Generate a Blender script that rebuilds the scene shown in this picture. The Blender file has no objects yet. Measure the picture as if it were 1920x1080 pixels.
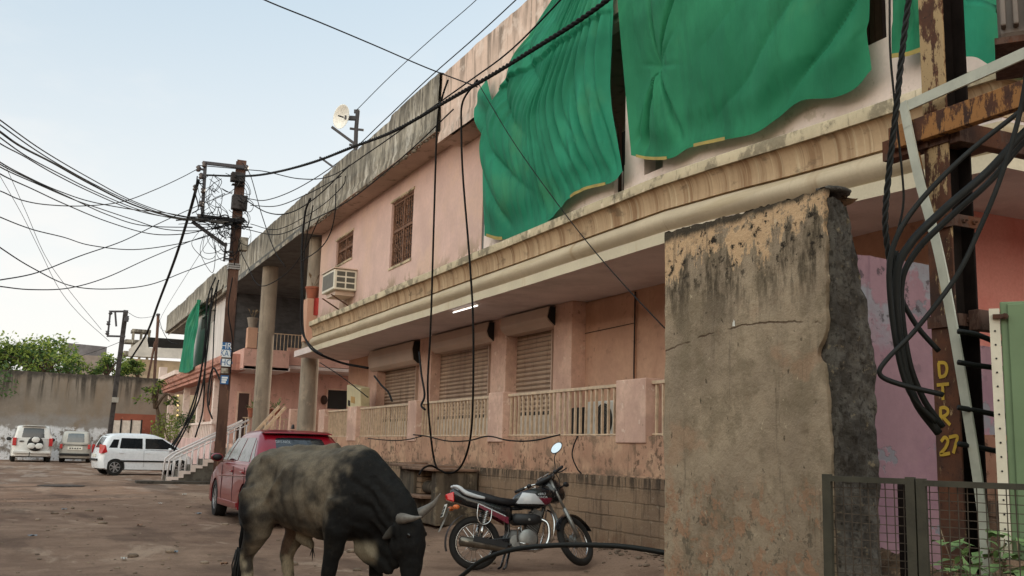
import bpy, bmesh, math, random
from mathutils import Vector, Matrix, noise as mn
random.seed(7)
R = math.radians
sc = bpy.context.scene
COL = sc.collection
V = Vector

# ------------------------------------------------------------------ camera
H = 1.35
TH, PI_, RO, FPX = R(25.2), R(9.3), R(1.6), 1872.0
CF = V((math.sin(TH)*math.cos(PI_), math.cos(TH)*math.cos(PI_), math.sin(PI_)))
_r0 = V((math.cos(TH), -math.sin(TH), 0)); _u0 = _r0.cross(CF)
CR = _r0*math.cos(RO) + _u0*math.sin(RO)
CU = _u0*math.cos(RO) - _r0*math.sin(RO)
CC = V((0, 0, H))
cd = bpy.data.cameras.new('camera'); cam = bpy.data.objects.new('camera', cd); COL.objects.link(cam)
cd.sensor_width = 36; cd.lens = 36*FPX/1920; cd.clip_end = 3000; cd.clip_start = 0.05
cam.matrix_world = Matrix(((CR.x, CU.x, -CF.x, 0), (CR.y, CU.y, -CF.y, 0), (CR.z, CU.z, -CF.z, H), (0, 0, 0, 1)))
sc.camera = cam

def at(px, py, X=None, Y=None, Z=None, d=None):
    v = CF + CR*((px-960)/FPX) + CU*((540-py)/FPX)
    if X is not None: k = X/v.x
    elif Y is not None: k = Y/v.y
    elif Z is not None: k = (Z-H)/v.z
    else: k = d
    return CC + v*k

# ------------------------------------------------------------------ mesh builder
class MB:
    def __init__(s): s.v = []; s.f = []; s.m = []
    def add(s, vs, fs, m=0):
        o = len(s.v); s.v += [tuple(p) for p in vs]
        for f in fs: s.f.append(tuple(i+o for i in f)); s.m.append(m)
        return s
    def box(s, x0, x1, y0, y1, z0, z1, m=0):
        vs = [(x, y, z) for z in (z0, z1) for y in (y0, y1) for x in (x0, x1)]
        return s.add(vs, [(0,2,3,1), (4,5,7,6), (0,1,5,4), (2,6,7,3), (0,4,6,2), (1,3,7,5)], m)
    def bar(s, a, b, w, h=None, up=(0,0,1), m=0):
        a, b = V(a), V(b); h = w if h is None else h
        d = (b-a).normalized(); u = V(up)
        if abs(d.dot(u)) > .98: u = V((1, 0, 0))
        x = d.cross(u).normalized(); y = x.cross(d).normalized()
        vs = [p + x*(i*w/2) + y*(j*h/2) for p in (a, b) for j in (-1, 1) for i in (-1, 1)]
        return s.add(vs, [(0,2,3,1), (4,5,7,6), (0,1,5,4), (2,6,7,3), (0,4,6,2), (1,3,7,5)], m)
    def tube(s, pts, r, n=8, m=0, caps=True, closed=False):
        pts = [V(p) for p in pts]; N = len(pts)
        if N < 2: return s
        rs = r if isinstance(r, (list, tuple)) else [r]*N
        vs = []; t0 = None; x = None
        for i, p in enumerate(pts):
            if closed: t = pts[(i+1) % N]-pts[i-1]
            else: t = pts[min(i+1, N-1)]-pts[max(i-1, 0)]
            if t.length < 1e-9: t = V((0, 0, 1))
            t.normalize()
            if x is None:
                x = t.orthogonal().normalized()
            else:
                x = (x - t*x.dot(t))
                x = x.normalized() if x.length > 1e-6 else t.orthogonal().normalized()
            y = t.cross(x)
            for k in range(n):
                a = 2*math.pi*k/n
                vs.append(p + (x*math.cos(a)+y*math.sin(a))*rs[i])
        fs = []
        L = N if closed else N-1
        for i in range(L):
            j = (i+1) % N
            for k in range(n):
                k2 = (k+1) % n
                fs.append((i*n+k, i*n+k2, j*n+k2, j*n+k))
        if caps and not closed:
            fs.append(tuple(reversed(range(n)))); fs.append(tuple(range((N-1)*n, N*n)))
        return s.add(vs, fs, m)
    def loft(s, rings, caps=True, m=0, closed=True):
        n = len(rings[0]); vs = [p for r in rings for p in r]; fs = []
        for i in range(len(rings)-1):
            for k in range(n if closed else n-1):
                k2 = (k+1) % n
                fs.append((i*n+k, i*n+k2, (i+1)*n+k2, (i+1)*n+k))
        if caps and closed:
            fs.append(tuple(reversed(range(n)))); fs.append(tuple(range((len(rings)-1)*n, len(rings)*n)))
        return s.add(vs, fs, m)
    def grid(s, fn, nu, nv, m=0):
        vs = [fn(i/nu, j/nv) for i in range(nu+1) for j in range(nv+1)]
        fs = [(i*(nv+1)+j, (i+1)*(nv+1)+j, (i+1)*(nv+1)+j+1, i*(nv+1)+j+1) for i in range(nu) for j in range(nv)]
        return s.add(vs, fs, m)
    def lathe(s, c, axis, prof, n=20, m=0):
        c = V(c); a = V(axis).normalized(); x = a.orthogonal().normalized(); y = a.cross(x)
        rings = [[c + a*h + (x*math.cos(2*math.pi*k/n)+y*math.sin(2*math.pi*k/n))*max(r, 1e-4) for k in range(n)] for r, h in prof]
        return s.loft(rings, True, m)
    def torus(s, c, axis, R0, r0, n=32, k=8, m=0, fl=1.0):
        c = V(c); a = V(axis).normalized(); x = a.orthogonal().normalized(); y = a.cross(x)
        vs = []; fs = []
        for i in range(n):
            t = 2*math.pi*i/n; d = x*math.cos(t)+y*math.sin(t)
            for j in range(k):
                u = 2*math.pi*j/k
                vs.append(c + d*(R0+r0*math.cos(u)*fl) + a*(r0*math.sin(u)))
        for i in range(n):
            for j in range(k):
                i2, j2 = (i+1) % n, (j+1) % k
                fs.append((i*k+j, i2*k+j, i2*k+j2, i*k+j2))
        return s.add(vs, fs, m)
    def ball(s, c, r, n=10, k=8, m=0):
        c = V(c); r = V(r) if not isinstance(r, (int, float)) else V((r, r, r))
        rings = []
        for j in range(1, k):
            t = math.pi*j/k
            rings.append([c + V((r.x*math.sin(t)*math.cos(2*math.pi*i/n), r.y*math.sin(t)*math.sin(2*math.pi*i/n), -r.z*math.cos(t))) for i in range(n)])
        return s.loft(rings, True, m)
    def prism(s, poly, axis, a, b, m=0):
        # poly of 2D points extruded along axis from a to b
        def P(p, t):
            if axis == 'x': return (t, p[0], p[1])
            if axis == 'y': return (p[0], t, p[1])
            return (p[0], p[1], t)
        n = len(poly)
        vs = [P(p, a) for p in poly]+[P(p, b) for p in poly]
        fs = [(i, (i+1) % n, n+(i+1) % n, n+i) for i in range(n)] + [tuple(reversed(range(n))), tuple(range(n, 2*n))]
        return s.add(vs, fs, m)
    def mesh(s, name, mats, off=V((0, 0, 0)), smooth=False):
        me = bpy.data.meshes.new(name)
        me.from_pydata([tuple(V(p)-off) for p in s.v], [], s.f); me.update()
        for mt in (mats if isinstance(mats, (list, tuple)) else [mats]): me.materials.append(mt)
        me.polygons.foreach_set('material_index', s.m)
        bm = bmesh.new(); bm.from_mesh(me); bmesh.ops.recalc_face_normals(bm, faces=bm.faces); bm.to_mesh(me); bm.free()
        if smooth: me.polygons.foreach_set('use_smooth', [True]*len(me.polygons))
        return me
    def base(s):
        xs, ys, zs = zip(*s.v)
        return V(((min(xs)+max(xs))/2, (min(ys)+max(ys))/2, min(zs)))
    def build(s, name, mats, parent=None, smooth=False, bevel=0, origin=None, autos=None):
        if parent is None:
            off = s.base() if origin is None else V(origin)
        else:
            off = V((0, 0, 0)); p = parent
            while p is not None: off = off + p.location; p = p.parent
        me = s.mesh(name, mats, off, smooth)
        o = bpy.data.objects.new(name, me); COL.objects.link(o)
        if parent is None: o.location = off
        else: o.parent = parent
        if bevel:
            b = o.modifiers.new('bevel', 'BEVEL'); b.width = bevel; b.segments = 2; b.limit_method = 'ANGLE'; b.angle_limit = R(40)
            b.harden_normals = False
        if autos:
            import numpy as np
            try: me.set_sharp_from_angle(angle=R(autos))
            except Exception: pass
        return o

def tag(o, label=None, cat=None, group=None, kind=None):
    if label: o['label'] = label
    if cat: o['category'] = cat
    if group: o['group'] = group
    if kind: o['kind'] = kind
    return o
def empty(name, loc, label, cat, group=None):
    o = bpy.data.objects.new(name, None); COL.objects.link(o); o.location = V(loc); o.empty_display_size = .2
    return tag(o, label, cat, group)
def copy_tree(o, parent=None):
    c = o.copy(); COL.objects.link(c); c.parent = parent
    for ch in [x for x in o.children]: copy_tree(ch, c)
    return c
def cr(pts, n=8):
    # Catmull-Rom through points
    pts = [V(p) for p in pts]
    if len(pts) < 3:
        return [pts[0].lerp(pts[1], i/n) for i in range(n+1)]
    P = [pts[0]*2-pts[1]]+pts+[pts[-1]*2-pts[-2]]; out = []
    for i in range(1, len(P)-2):
        for k in range(n):
            t = k/n; a, b, c, d = P[i-1], P[i], P[i+1], P[i+2]
            out.append(0.5*((2*b)+(c-a)*t+(2*a-5*b+4*c-d)*t*t+(3*b-a-3*c+d)*t**3))
    out.append(pts[-1]); return out
def evalmesh(o):
    dg = bpy.context.evaluated_depsgraph_get(); dg.update()
    return bpy.data.meshes.new_from_object(o.evaluated_get(dg), preserve_all_data_layers=True, depsgraph=dg)
def apply_mods(o):
    me = evalmesh(o); mats = [m for m in o.data.materials]
    o.modifiers.clear(); o.data = me
    if len(me.materials) == 0:
        for m in mats: me.materials.append(m)
def fbm(p, s=1.0, o=4):
    return mn.fractal(V(p)*s, 1.0, 2.0, o)
def text_mesh(txt, size=1.0, ext=0.0):
    cu = bpy.data.curves.new('lettering', 'FONT'); cu.body = txt; cu.size = size; cu.extrude = ext; cu.align_x = 'CENTER'; cu.align_y = 'CENTER'
    o = bpy.data.objects.new('lettering', cu); COL.objects.link(o)
    me = evalmesh(o); bpy.data.objects.remove(o); bpy.data.curves.remove(cu); return me
def lettering(name, txt, size, mat_, parent, o, xdir, ydir, sx=1.0):
    # text as a flat mesh part, origin o, local axes xdir,ydir (in parent/world space as builder)
    me = text_mesh(txt, size); mb = MB()
    o, xd, yd = V(o), V(xdir).normalized(), V(ydir).normalized()
    mb.add([o+xd*(v.co.x*sx)+yd*v.co.y for v in me.vertices], [tuple(p.vertices) for p in me.polygons])
    return mb.build(name, mat_, parent)

# ------------------------------------------------------------------ materials
def S(r, g, b):
    f = lambda c: ((c/255+.055)/1.055)**2.4 if c > 10 else c/255/12.92
    return (f(r), f(g), f(b), 1)
class NT:
    def __init__(s, name):
        s.m = bpy.data.materials.new(name); s.m.use_nodes = True; s.t = s.m.node_tree
        s.b = s.t.nodes['Principled BSDF']; s.out = s.t.nodes['Material Output']
    def n(s, ty, **kw):
        nd = s.t.nodes.new(ty)
        for k, v in kw.items(): setattr(nd, k, v)
        return nd
    def l(s, a, b): s.t.links.new(a, b)
    def sv(s, sock, val):
        if isinstance(val, bpy.types.NodeSocket): s.l(val, sock)
        else: sock.default_value = val
    def coord(s, kind='pos'):
        if kind in ('pos', 'along'):
            p = s.n('ShaderNodeNewGeometry').outputs['Position']
            if kind == 'pos': return p
            q = s.sep(p); cb = s.n('ShaderNodeCombineXYZ')
            s.l(s.math('ADD', q[1], s.math('MAXIMUM', s.math('SUBTRACT', q[0], 6.62), 0)), cb.inputs[0]); s.l(q[2], cb.inputs[2])
            return cb.outputs[0]
        return s.n('ShaderNodeTexCoord').outputs['Object']
    def scale(s, vec, sc_):
        mp = s.n('ShaderNodeMapping'); s.l(vec, mp.inputs['Vector'])
        mp.inputs['Scale'].default_value = sc_ if isinstance(sc_, (tuple, list)) else (sc_,)*3
        return mp.outputs[0]
    def noise(s, vec, sc_, detail=5, rough=.6, dist=0, off=0):
        mp = s.n('ShaderNodeMapping'); s.l(vec, mp.inputs['Vector'])
        mp.inputs['Scale'].default_value = sc_ if isinstance(sc_, (tuple, list)) else (sc_,)*3
        mp.inputs['Location'].default_value = (off*7.3, off*3.1, off*5.7)
        nd = s.n('ShaderNodeTexNoise'); s.l(mp.outputs[0], nd.inputs['Vector'])
        nd.inputs['Scale'].default_value = 1; nd.inputs['Detail'].default_value = detail
        nd.inputs['Roughness'].default_value = rough; nd.inputs['Distortion'].default_value = dist
        return nd.outputs['Fac']
    def mr(s, val, a, b, c=0., d=1., smooth=True):
        nd = s.n('ShaderNodeMapRange'); nd.interpolation_type = 'SMOOTHSTEP' if smooth else 'LINEAR'
        s.sv(nd.inputs[0], val)
        for i, x in zip((1, 2, 3, 4), (a, b, c, d)): nd.inputs[i].default_value = x
        return nd.outputs[0]
    def math(s, op, a, b=0.0):
        nd = s.n('ShaderNodeMath', operation=op); s.sv(nd.inputs[0], a); s.sv(nd.inputs[1], b); return nd.outputs[0]
    def mix(s, fac, a, b, bl='MIX'):
        nd = s.n('ShaderNodeMix', data_type='RGBA', blend_type=bl); s.sv(nd.inputs[0], fac); s.sv(nd.inputs[6], a); s.sv(nd.inputs[7], b); return nd.outputs[2]
    def sep(s, vec):
        nd = s.n('ShaderNodeSeparateXYZ'); s.l(vec, nd.inputs[0]); return nd.outputs
    def bump(s, h, strength=.4, dist=.02, prev=None):
        nd = s.n('ShaderNodeBump'); s.l(h, nd.inputs['Height']); nd.inputs['Strength'].default_value = strength; nd.inputs['Distance'].default_value = dist
        if prev is not None: s.l(prev, nd.inputs['Normal'])
        return nd.outputs[0]
    def fin(s, col, rough=.8, nrm=None, metal=0., spec=.3):
        s.sv(s.b.inputs['Base Color'], col); s.sv(s.b.inputs['Roughness'], rough); s.b.inputs['Metallic'].default_value = metal
        s.b.inputs['Specular IOR Level'].default_value = spec
        if nrm is not None: s.l(nrm, s.b.inputs['Normal'])
        return s.m
def weather(name, base, layers=(), bump=(30, .3, .01), rough=.85, vary=.12, kind='pos', spec=.2, metal=0., vscale=1.3):
    t = NT(name); c = t.coord(kind); z = t.sep(c)[2]
    big = t.noise(c, vscale, 5, .6)
    dk = tuple(x*(1-vary*1.6) for x in base[:3])+(1,); lt = tuple(min(1, x*(1+vary)) for x in base[:3])+(1,)
    col = t.mix(t.mr(big, .3, .7), dk, lt)
    acc = None
    for i, L in enumerate(layers):
        f = t.mr(t.noise(c, L.get('s', 3), L.get('d', 6), L.get('r', .65), L.get('dist', 0), i+1), L.get('lo', .5), L.get('hi', .6))
        if 's2' in L: f = t.math('MULTIPLY', f, t.mr(t.noise(c, L['s2'], 4, .6, 0, i+31), L.get('lo2', .45), L.get('hi2', .6)))
        if 'z' in L:
            zz = z
            if L.get('wob'): zz = t.math('ADD', z, t.math('MULTIPLY', t.math('SUBTRACT', t.noise(c, L.get('wobs', (3, 3, .6)), 5, .7, 0, i+11), .5), L['wob']))
            f = t.math('MULTIPLY', f, t.mr(zz, L['z'][0], L['z'][1]))
        if 'z2' in L: f = t.math('MULTIPLY', f, t.mr(z, L['z2'][0], L['z2'][1]))
        f = t.math('MULTIPLY', f, L.get('a', 1.0))
        col = t.mix(f, col, L['c'])
        if L.get('bump'):
            acc = f if acc is None else t.math('ADD', acc, f)
    fine = t.noise(c, bump[0], 6, .7)
    col = t.mix(t.mr(fine, .3, .75, .0, .35), col, tuple(x*.72 for x in base[:3])+(1,))
    nr = t.bump(fine, bump[1], bump[2])
    if acc is not None: nr = t.bump(acc, .5, -.01, nr)
    return t.fin(col, rough, nr, metal, spec)
def plain(name, col, rough=.6, metal=0., spec=.4, var=.15, sc_=6, kind='obj', bump=0, coat=0):
    t = NT(name); c = t.coord(kind); f = t.mr(t.noise(c, sc_, 5, .65), .3, .7)
    co = t.mix(f, tuple(x*(1-var) for x in col[:3])+(1,), tuple(min(1, x*(1+var)) for x in col[:3])+(1,))
    if coat: t.b.inputs['Coat Weight'].default_value = coat; t.b.inputs['Coat Roughness'].default_value = .06
    return t.fin(co, t.mr(t.noise(c, sc_*2, 4), .3, .7, max(.03, rough-.1), min(1, rough+.1)), t.bump(t.noise(c, sc_*8, 4), bump, .005) if bump else None, metal, spec)
# ------------------------------------------------------------------ light and sky
SUN_EL, SUN_AZ = 17.0, 62.0
w = bpy.data.worlds.new('World'); sc.world = w; w.use_nodes = True
wt = w.node_tree; bg = wt.nodes['Background']; wo = wt.nodes['World Output']
sky = wt.nodes.new('ShaderNodeTexSky'); sky.sky_type = 'NISHITA'; sky.sun_disc = False
sky.sun_elevation = R(SUN_EL); sky.sun_rotation = R(SUN_AZ); sky.air_density = 1.2; sky.dust_density = 2.0; sky.ozone_density = 1.2
tc = wt.nodes.new('ShaderNodeTexCoord')
def wn(ty, **kw):
    n = wt.nodes.new(ty)
    for k, v in kw.items(): setattr(n, k, v)
    return n
def wl(a, b): wt.links.new(a, b)
nm = wn('ShaderNodeVectorMath', operation='NORMALIZE'); wl(tc.outputs['Generated'], nm.inputs[0])
mp = wn('ShaderNodeMapping'); wl(nm.outputs[0], mp.inputs[0]); mp.inputs['Scale'].default_value = (2.6, 2.6, 6.5); mp.inputs['Location'].default_value = (3.4, 1.7, .3)
nz = wn('ShaderNodeTexNoise'); wl(mp.outputs[0], nz.inputs['Vector']); nz.inputs['Scale'].default_value = 1.5; nz.inputs['Detail'].default_value = 7; nz.inputs['Roughness'].default_value = .55
sx = wn('ShaderNodeSeparateXYZ'); wl(nm.outputs[0], sx.inputs[0])
def wmr(s, a, b, c=0., d=1.):
    n = wn('ShaderNodeMapRange'); n.interpolation_type = 'SMOOTHSTEP'; wl(s, n.inputs[0])
    for i, x in zip((1, 2, 3, 4), (a, b, c, d)): n.inputs[i].default_value = x
    return n.outputs[0]
def wm(op, a, b):
    n = wn('ShaderNodeMath', operation=op)
    for i, x in enumerate((a, b)):
        if isinstance(x, (int, float)): n.inputs[i].default_value = x
        else: wl(x, n.inputs[i])
    return n.outputs[0]
def wmix(f, a, b, bl='MIX'):
    n = wn('ShaderNodeMix', data_type='RGBA', blend_type=bl)
    for i, x in zip((0, 6, 7), (f, a, b)):
        if isinstance(x, bpy.types.NodeSocket): wl(x, n.inputs[i])
        else: n.inputs[i].default_value = x
    return n.outputs[2]
skc = wmix(1.0, sky.outputs[0], (.13, .125, .115, 1), 'MULTIPLY')
hz = wmr(sx.outputs[2], .0, .70, 1.0, .62)          # haze veil, thick low down
veil = wmix(wmr(sx.outputs[2], .05, .55), (1.06, 1.05, 1.02, 1), (.69, .87, 1.02, 1))
c1 = wmix(wm('MULTIPLY', hz, .92), skc, veil)
cl = wm('MULTIPLY', wmr(nz.outputs['Fac'], .5, .66), wmr(sx.outputs[2], .0, .40, .85, .10))
c2 = wmix(cl, c1, (1.04, 1.0, .96, 1))
# unseen half of the sky brightened and warmed to fill the shaded facade
dt = wn('ShaderNodeVectorMath', operation='DOT_PRODUCT'); wl(nm.outputs[0], dt.inputs[0]); dt.inputs[1].default_value = V((-.72, -.52, .46)).normalized()
br = wmr(dt.outputs['Value'], .15, .85)
wl(wmix(1.0, c2, wmix(br, (1, 1, 1, 1), (3.9, 3.3, 2.65, 1)), 'MULTIPLY'), bg.inputs['Color']); bg.inputs['Strength'].default_value = 1.0
sl = bpy.data.lights.new('sun', 'SUN'); so = bpy.data.objects.new('sun', sl); COL.objects.link(so)
sl.energy = 3.0; sl.angle = R(.6); sl.color = (1, .86, .68)
sd = V((math.sin(R(SUN_AZ))*math.cos(R(SUN_EL)), math.cos(R(SUN_AZ))*math.cos(R(SUN_EL)), math.sin(R(SUN_EL))))
so.rotation_euler = sd.to_track_quat('Z', 'Y').to_euler(); so.location = (30, 20, 30)
sc.view_settings.view_transform = 'Standard'; sc.view_settings.look = 'None'; sc.view_settings.exposure = 0; sc.view_settings.gamma = 1

# ------------------------------------------------------------------ palette
GREY = S(150, 142, 126)
M = {}
M['plaster_pink'] = weather('pink_plaster', S(204, 174, 165), [
    dict(c=S(208, 177, 156), s=.7, lo=.45, hi=.65, a=.6),
    dict(c=S(182, 148, 138), s=(6, 6, .5), lo=.55, hi=.75, a=.35),
    dict(c=S(232, 208, 200), s=1.6, lo=.60, hi=.66, a=.7, z=(5.6, 4.7), wob=.8),
    dict(c=S(150, 132, 112), s=2.2, lo=.46, hi=.52, z=(5.25, 4.8), wob=1.1, wobs=(1.2, 1.2, .6), a=.95, bump=1),
    dict(c=S(120, 108, 92), s=9, lo=.5, hi=.62, z=(4.95, 4.7), wob=.2, a=.8),
    dict(c=S(84, 70, 66), s=(3, 3, .4), lo=.6, hi=.72, z=(6.9, 7.5), a=.6)], bump=(14, .22, .01), vary=.07)
M['plaster_porch'] = weather('porch_orange_plaster', S(192, 152, 130), [
    dict(c=S(208, 168, 142), s=.9, lo=.45, hi=.65, a=.7),
    dict(c=S(160, 110, 90), s=(5, 5, .6), lo=.58, hi=.75, a=.4),
    dict(c=S(140, 110, 95), s=7, lo=.6, hi=.68, a=.5)], bump=(12, .2, .01), vary=.06)
M['plaster_pier'] = weather('pier_peach_plaster', S(200, 164, 148), [
    dict(c=S(228, 192, 172), s=1.5, lo=.45, hi=.62, a=.7),
    dict(c=S(150, 112, 96), s=(8, 8, 1), lo=.60, hi=.72, a=.5),
    dict(c=S(235, 214, 196), s=4, lo=.62, hi=.66, a=.6),
    dict(c=S(120, 96, 84), s=11, lo=.62, hi=.68, a=.6)], bump=(16, .28, .01), vary=.08)
M['plinth_pink'] = weather('plinth_peach_plaster', S(184, 144, 120), [
    dict(c=S(202, 166, 138), s=1.7, lo=.46, hi=.6, a=.8),
    dict(c=S(176, 120, 100), s=1.1, lo=.52, hi=.68, a=.55),
    dict(c=S(112, 96, 80), s=4, lo=.52, hi=.62, a=.75, s2=.9, lo2=.42, hi2=.56),
    dict(c=S(90, 74, 60), s=11, lo=.53, hi=.60, a=.85, s2=1.0, lo2=.44, hi2=.56, bump=1),
    dict(c=S(100, 80, 66), s=(7, 7, .8), lo=.55, hi=.7, a=.55),
    dict(c=S(96, 84, 72), s=4, lo=.4, hi=.6, z=(1.22, 1.08), wob=.12, a=.8)], bump=(18, .45, .015), vary=.1)
M['white_wash'] = weather('pale_parapet_paint', S(226, 208, 200), [
    dict(c=S(200, 176, 164), s=1.2, lo=.5, hi=.7, a=.5),
    dict(c=S(176, 160, 140), s=6, lo=.55, hi=.65, z=(5.0, 4.66), wob=.25, a=.7)], bump=(14, .2, .01), vary=.05)
M['cream_wall'] = weather('cream_wall_paint', S(214, 200, 184), [dict(c=S(170, 158, 140), s=(4, 4, .7), lo=.5, hi=.7, a=.5)], vary=.06)
M['ledge'] = weather('weathered_ledge', S(190, 174, 146), [
    dict(c=S(104, 94, 78), s=3.2, lo=.48, hi=.58, a=.8),
    dict(c=S(222, 204, 178), s=2, lo=.55, hi=.62, a=.6),
    dict(c=S(60, 54, 46), s=(16, 16, 2), lo=.6, hi=.7, a=.7)], bump=(20, .4, .01), vary=.1)
M['cove'] = weather('brown_streaked_cove', S(184, 157, 126), [
    dict(c=S(120, 84, 56), s=(4.2, 1, .3), lo=.46, hi=.63, a=.78, d=7),
    dict(c=S(216, 200, 168), s=(17, 1, .6), lo=.54, hi=.66, a=.45, d=5), dict(c=S(88, 74, 58), s=(2.2, 1, 5), lo=.56, hi=.66, a=.6),
    dict(c=S(96, 70, 50), s=(26, 1, .4), lo=.60, hi=.70, a=.6, d=3),
    dict(c=S(122, 92, 68), s=(.8, 1, .15), lo=.55, hi=.72, a=.6)], bump=(26, .15, .006), vary=.06, kind='along')
M['torus'] = weather('cream_moulding', S(188, 172, 148), [
    dict(c=S(146, 114, 80), s=(1.6, 1, .2), lo=.58, hi=.72, a=.7, d=5),
    dict(c=S(164, 146, 116), s=(.7, 1, 9), lo=.48, hi=.68, a=.6),
    dict(c=S(112, 90, 66), s=(15, 1, .5), lo=.64, hi=.74, a=.5, d=3)], bump=(26, .15, .006), vary=.07, kind='along')
M['fascia_cream'] = weather('cream_fascia', S(206, 194, 170), [dict(c=S(180, 150, 104), s=(5, 5, 1), lo=.58, hi=.72, a=.5)], vary=.05)
M['ceil'] = weather('porch_ceiling', S(214, 200, 196), [dict(c=S(180, 164, 160), s=1.2, lo=.5, hi=.7, a=.6)], vary=.07)
M['concrete'] = weather('stained_parapet_concrete', S(158, 151, 138), [
    dict(c=S(202, 196, 186), s=(2.5, 2.5, 1.2), lo=.50, hi=.60, a=.7),
    dict(c=S(84, 78, 70), s=(4.5, 4.5, 1.0), lo=.44, hi=.60, a=.75),
    dict(c=S(50, 47, 44), s=(6, 6, .42), lo=.43, hi=.56, z=(7.8, 8.7), wob=.9, wobs=(5, 5, .6), a=.85), dict(c=S(58, 54, 50), s=(9, 9, 2.4), lo=.52, hi=.62, a=.7),
    dict(c=S(92, 74, 52), s=6, lo=.52, hi=.62, z=(7.85, 7.45), wob=.3, a=.55),
    dict(c=S(60, 55, 50), s=20, lo=.57, hi=.65, a=.6, z=(8.1, 7.5), wob=.4)], bump=(14, .35, .012), vary=.14)
M['parapet_pink'] = weather('pale_pink_parapet', S(206, 182, 168), [
    dict(c=S(112, 102, 92), s=(7, 7, .5), lo=.50, hi=.62, a=.7),
    dict(c=S(84, 78, 70), s=(4, 4, .4), lo=.46, hi=.60, z=(7.7, 8.6), wob=.8, a=.7),
    dict(c=S(226, 210, 200), s=2, lo=.52, hi=.62, a=.5)], bump=(18, .3, .01), vary=.07)
M['soffit'] = weather('peach_soffit', S(178, 154, 140), [dict(c=S(110, 96, 84), s=3, lo=.55, hi=.65, a=.7)], vary=.08)
M['dark_gap'] = plain('dark_parts_and_shade', S(40, 38, 36), .9, var=.3, sc_=2)  # shade painted inside openings and niche; plain dark colour on bars, posts, crate
M['grey_int'] = weather('unpainted_grey_render', S(104, 104, 102), [dict(c=S(78, 78, 76), s=(3, 3, .8), lo=.45, hi=.65, a=.8)], bump=(10, .3, .01))
M['pale_int'] = weather('pale_terrace_wall', S(190, 172, 156), [dict(c=S(140, 128, 116), s=1.4, lo=.5, hi=.7, a=.6)])
M['wood'] = weather('dark_brown_wood', S(74, 52, 42), [dict(c=S(48, 34, 28), s=(12, 12, 1), lo=.45, hi=.6)], rough=.6)
M['grille'] = plain('rusty_brown_grille', S(112, 80, 62), .75, var=.35, sc_=14, bump=.4)
M['shutter_box'] = plain('grey_beige_shutter_box', S(190, 168, 152), .55, var=.08, sc_=2)
M['rail'] = plain('worn_cream_railing', S(196, 172, 146), .5, var=.2, sc_=9)
M['black_cable'] = plain('black_cable_rubber', S(15, 14, 14), .75, spec=.15, var=.25, sc_=5)
M['wire'] = plain('dark_wire', S(26, 26, 28), .75, spec=.15, var=.2, sc_=3)
M['rust'] = None

def shutter_mat(name, col, dark):
    t = NT(name); c = t.coord('pos'); z = t.sep(c)[2]
    ph = t.math('SINE', t.math('MULTIPLY', z, 2*math.pi/.085))
    n1 = t.noise(c, (1.2, 1.2, .5), 5)
    co = t.mix(t.mr(n1, .3, .7), col, dark)
    co = t.mix(t.mr(t.noise(c, (9, 9, 2), 5), .58, .7, 0, .5), co, S(120, 92, 76))
    co = t.mix(t.mr(t.noise(c, (3, 3, .35), 6, .7, 0, 4), .5, .66, 0, .5), co, S(132, 108, 92))
    co = t.mix(t.mr(ph, -1, -.72, .75, 0), co, S(70, 54, 46))
    return t.fin(co, .5, t.bump(ph, .9, .02), .0, .35)
M['shutter'] = shutter_mat('pinkish_roller_shutter', S(198, 172, 150), S(172, 146, 126))

def block_mat():
    t = NT('grey_block_plinth'); c = t.coord('pos'); mpn = t.n('ShaderNodeMapping'); t.l(c, mpn.inputs[0]); mpn.inputs['Rotation'].default_value = (R(90), 0, R(90))
    sp = t.sep(c); cb = t.n('ShaderNodeCombineXYZ')
    wob = t.noise(c, 5, 4)
    t.l(t.math('ADD', sp[1], t.math('MULTIPLY', wob, .05)), cb.inputs[0]); t.l(t.math('ADD', sp[2], t.math('MULTIPLY', wob, .03)), cb.inputs[1])
    br = t.n('ShaderNodeTexBrick'); t.l(cb.outputs[0], br.inputs['Vector'])
    br.inputs['Scale'].default_value = 1; br.inputs['Brick Width'].default_value = .40; br.inputs['Row Height'].default_value = .19; br.inputs['Mortar Size'].default_value = .014; br.inputs['Mortar Smooth'].default_value = .6
    br.inputs['Color1'].default_value = S(140, 116, 96); br.inputs['Color2'].default_value = S(120, 100, 84); br.inputs['Mortar'].default_value = S(100, 84, 70)
    co = t.mix(t.mr(t.noise(c, 1.3, 6), .35, .65, 0, .75), br.outputs['Color'], S(144, 120, 98))
    co = t.mix(t.mr(t.noise(c, (7, 7, 1.6), 6), .52, .68, 0, .65), co, S(84, 70, 58))
    co = t.mix(t.math('MULTIPLY', t.mr(t.noise(c, (12, 12, 1), 5, .6, 0, 3), .45, .55), t.mr(sp[2], .82, 1.02, 0, .8)), co, S(60, 52, 46))
    co = t.mix(t.math('MULTIPLY', t.mr(t.noise(c, 4, 5), .4, .6), t.mr(sp[2], .42, .2, 0, .7)), co, S(112, 84, 66))
    co = t.mix(t.mr(t.noise(c, 14, 6, .7), .55, .7, 0, .5), co, S(160, 146, 128))
    n2 = t.bump(br.outputs['Fac'], .5, -.012, t.bump(t.noise(c, 22, 6, .75), .55, .02))
    return t.fin(co, .9, n2, 0, .15)
M['block'] = block_mat()

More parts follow.
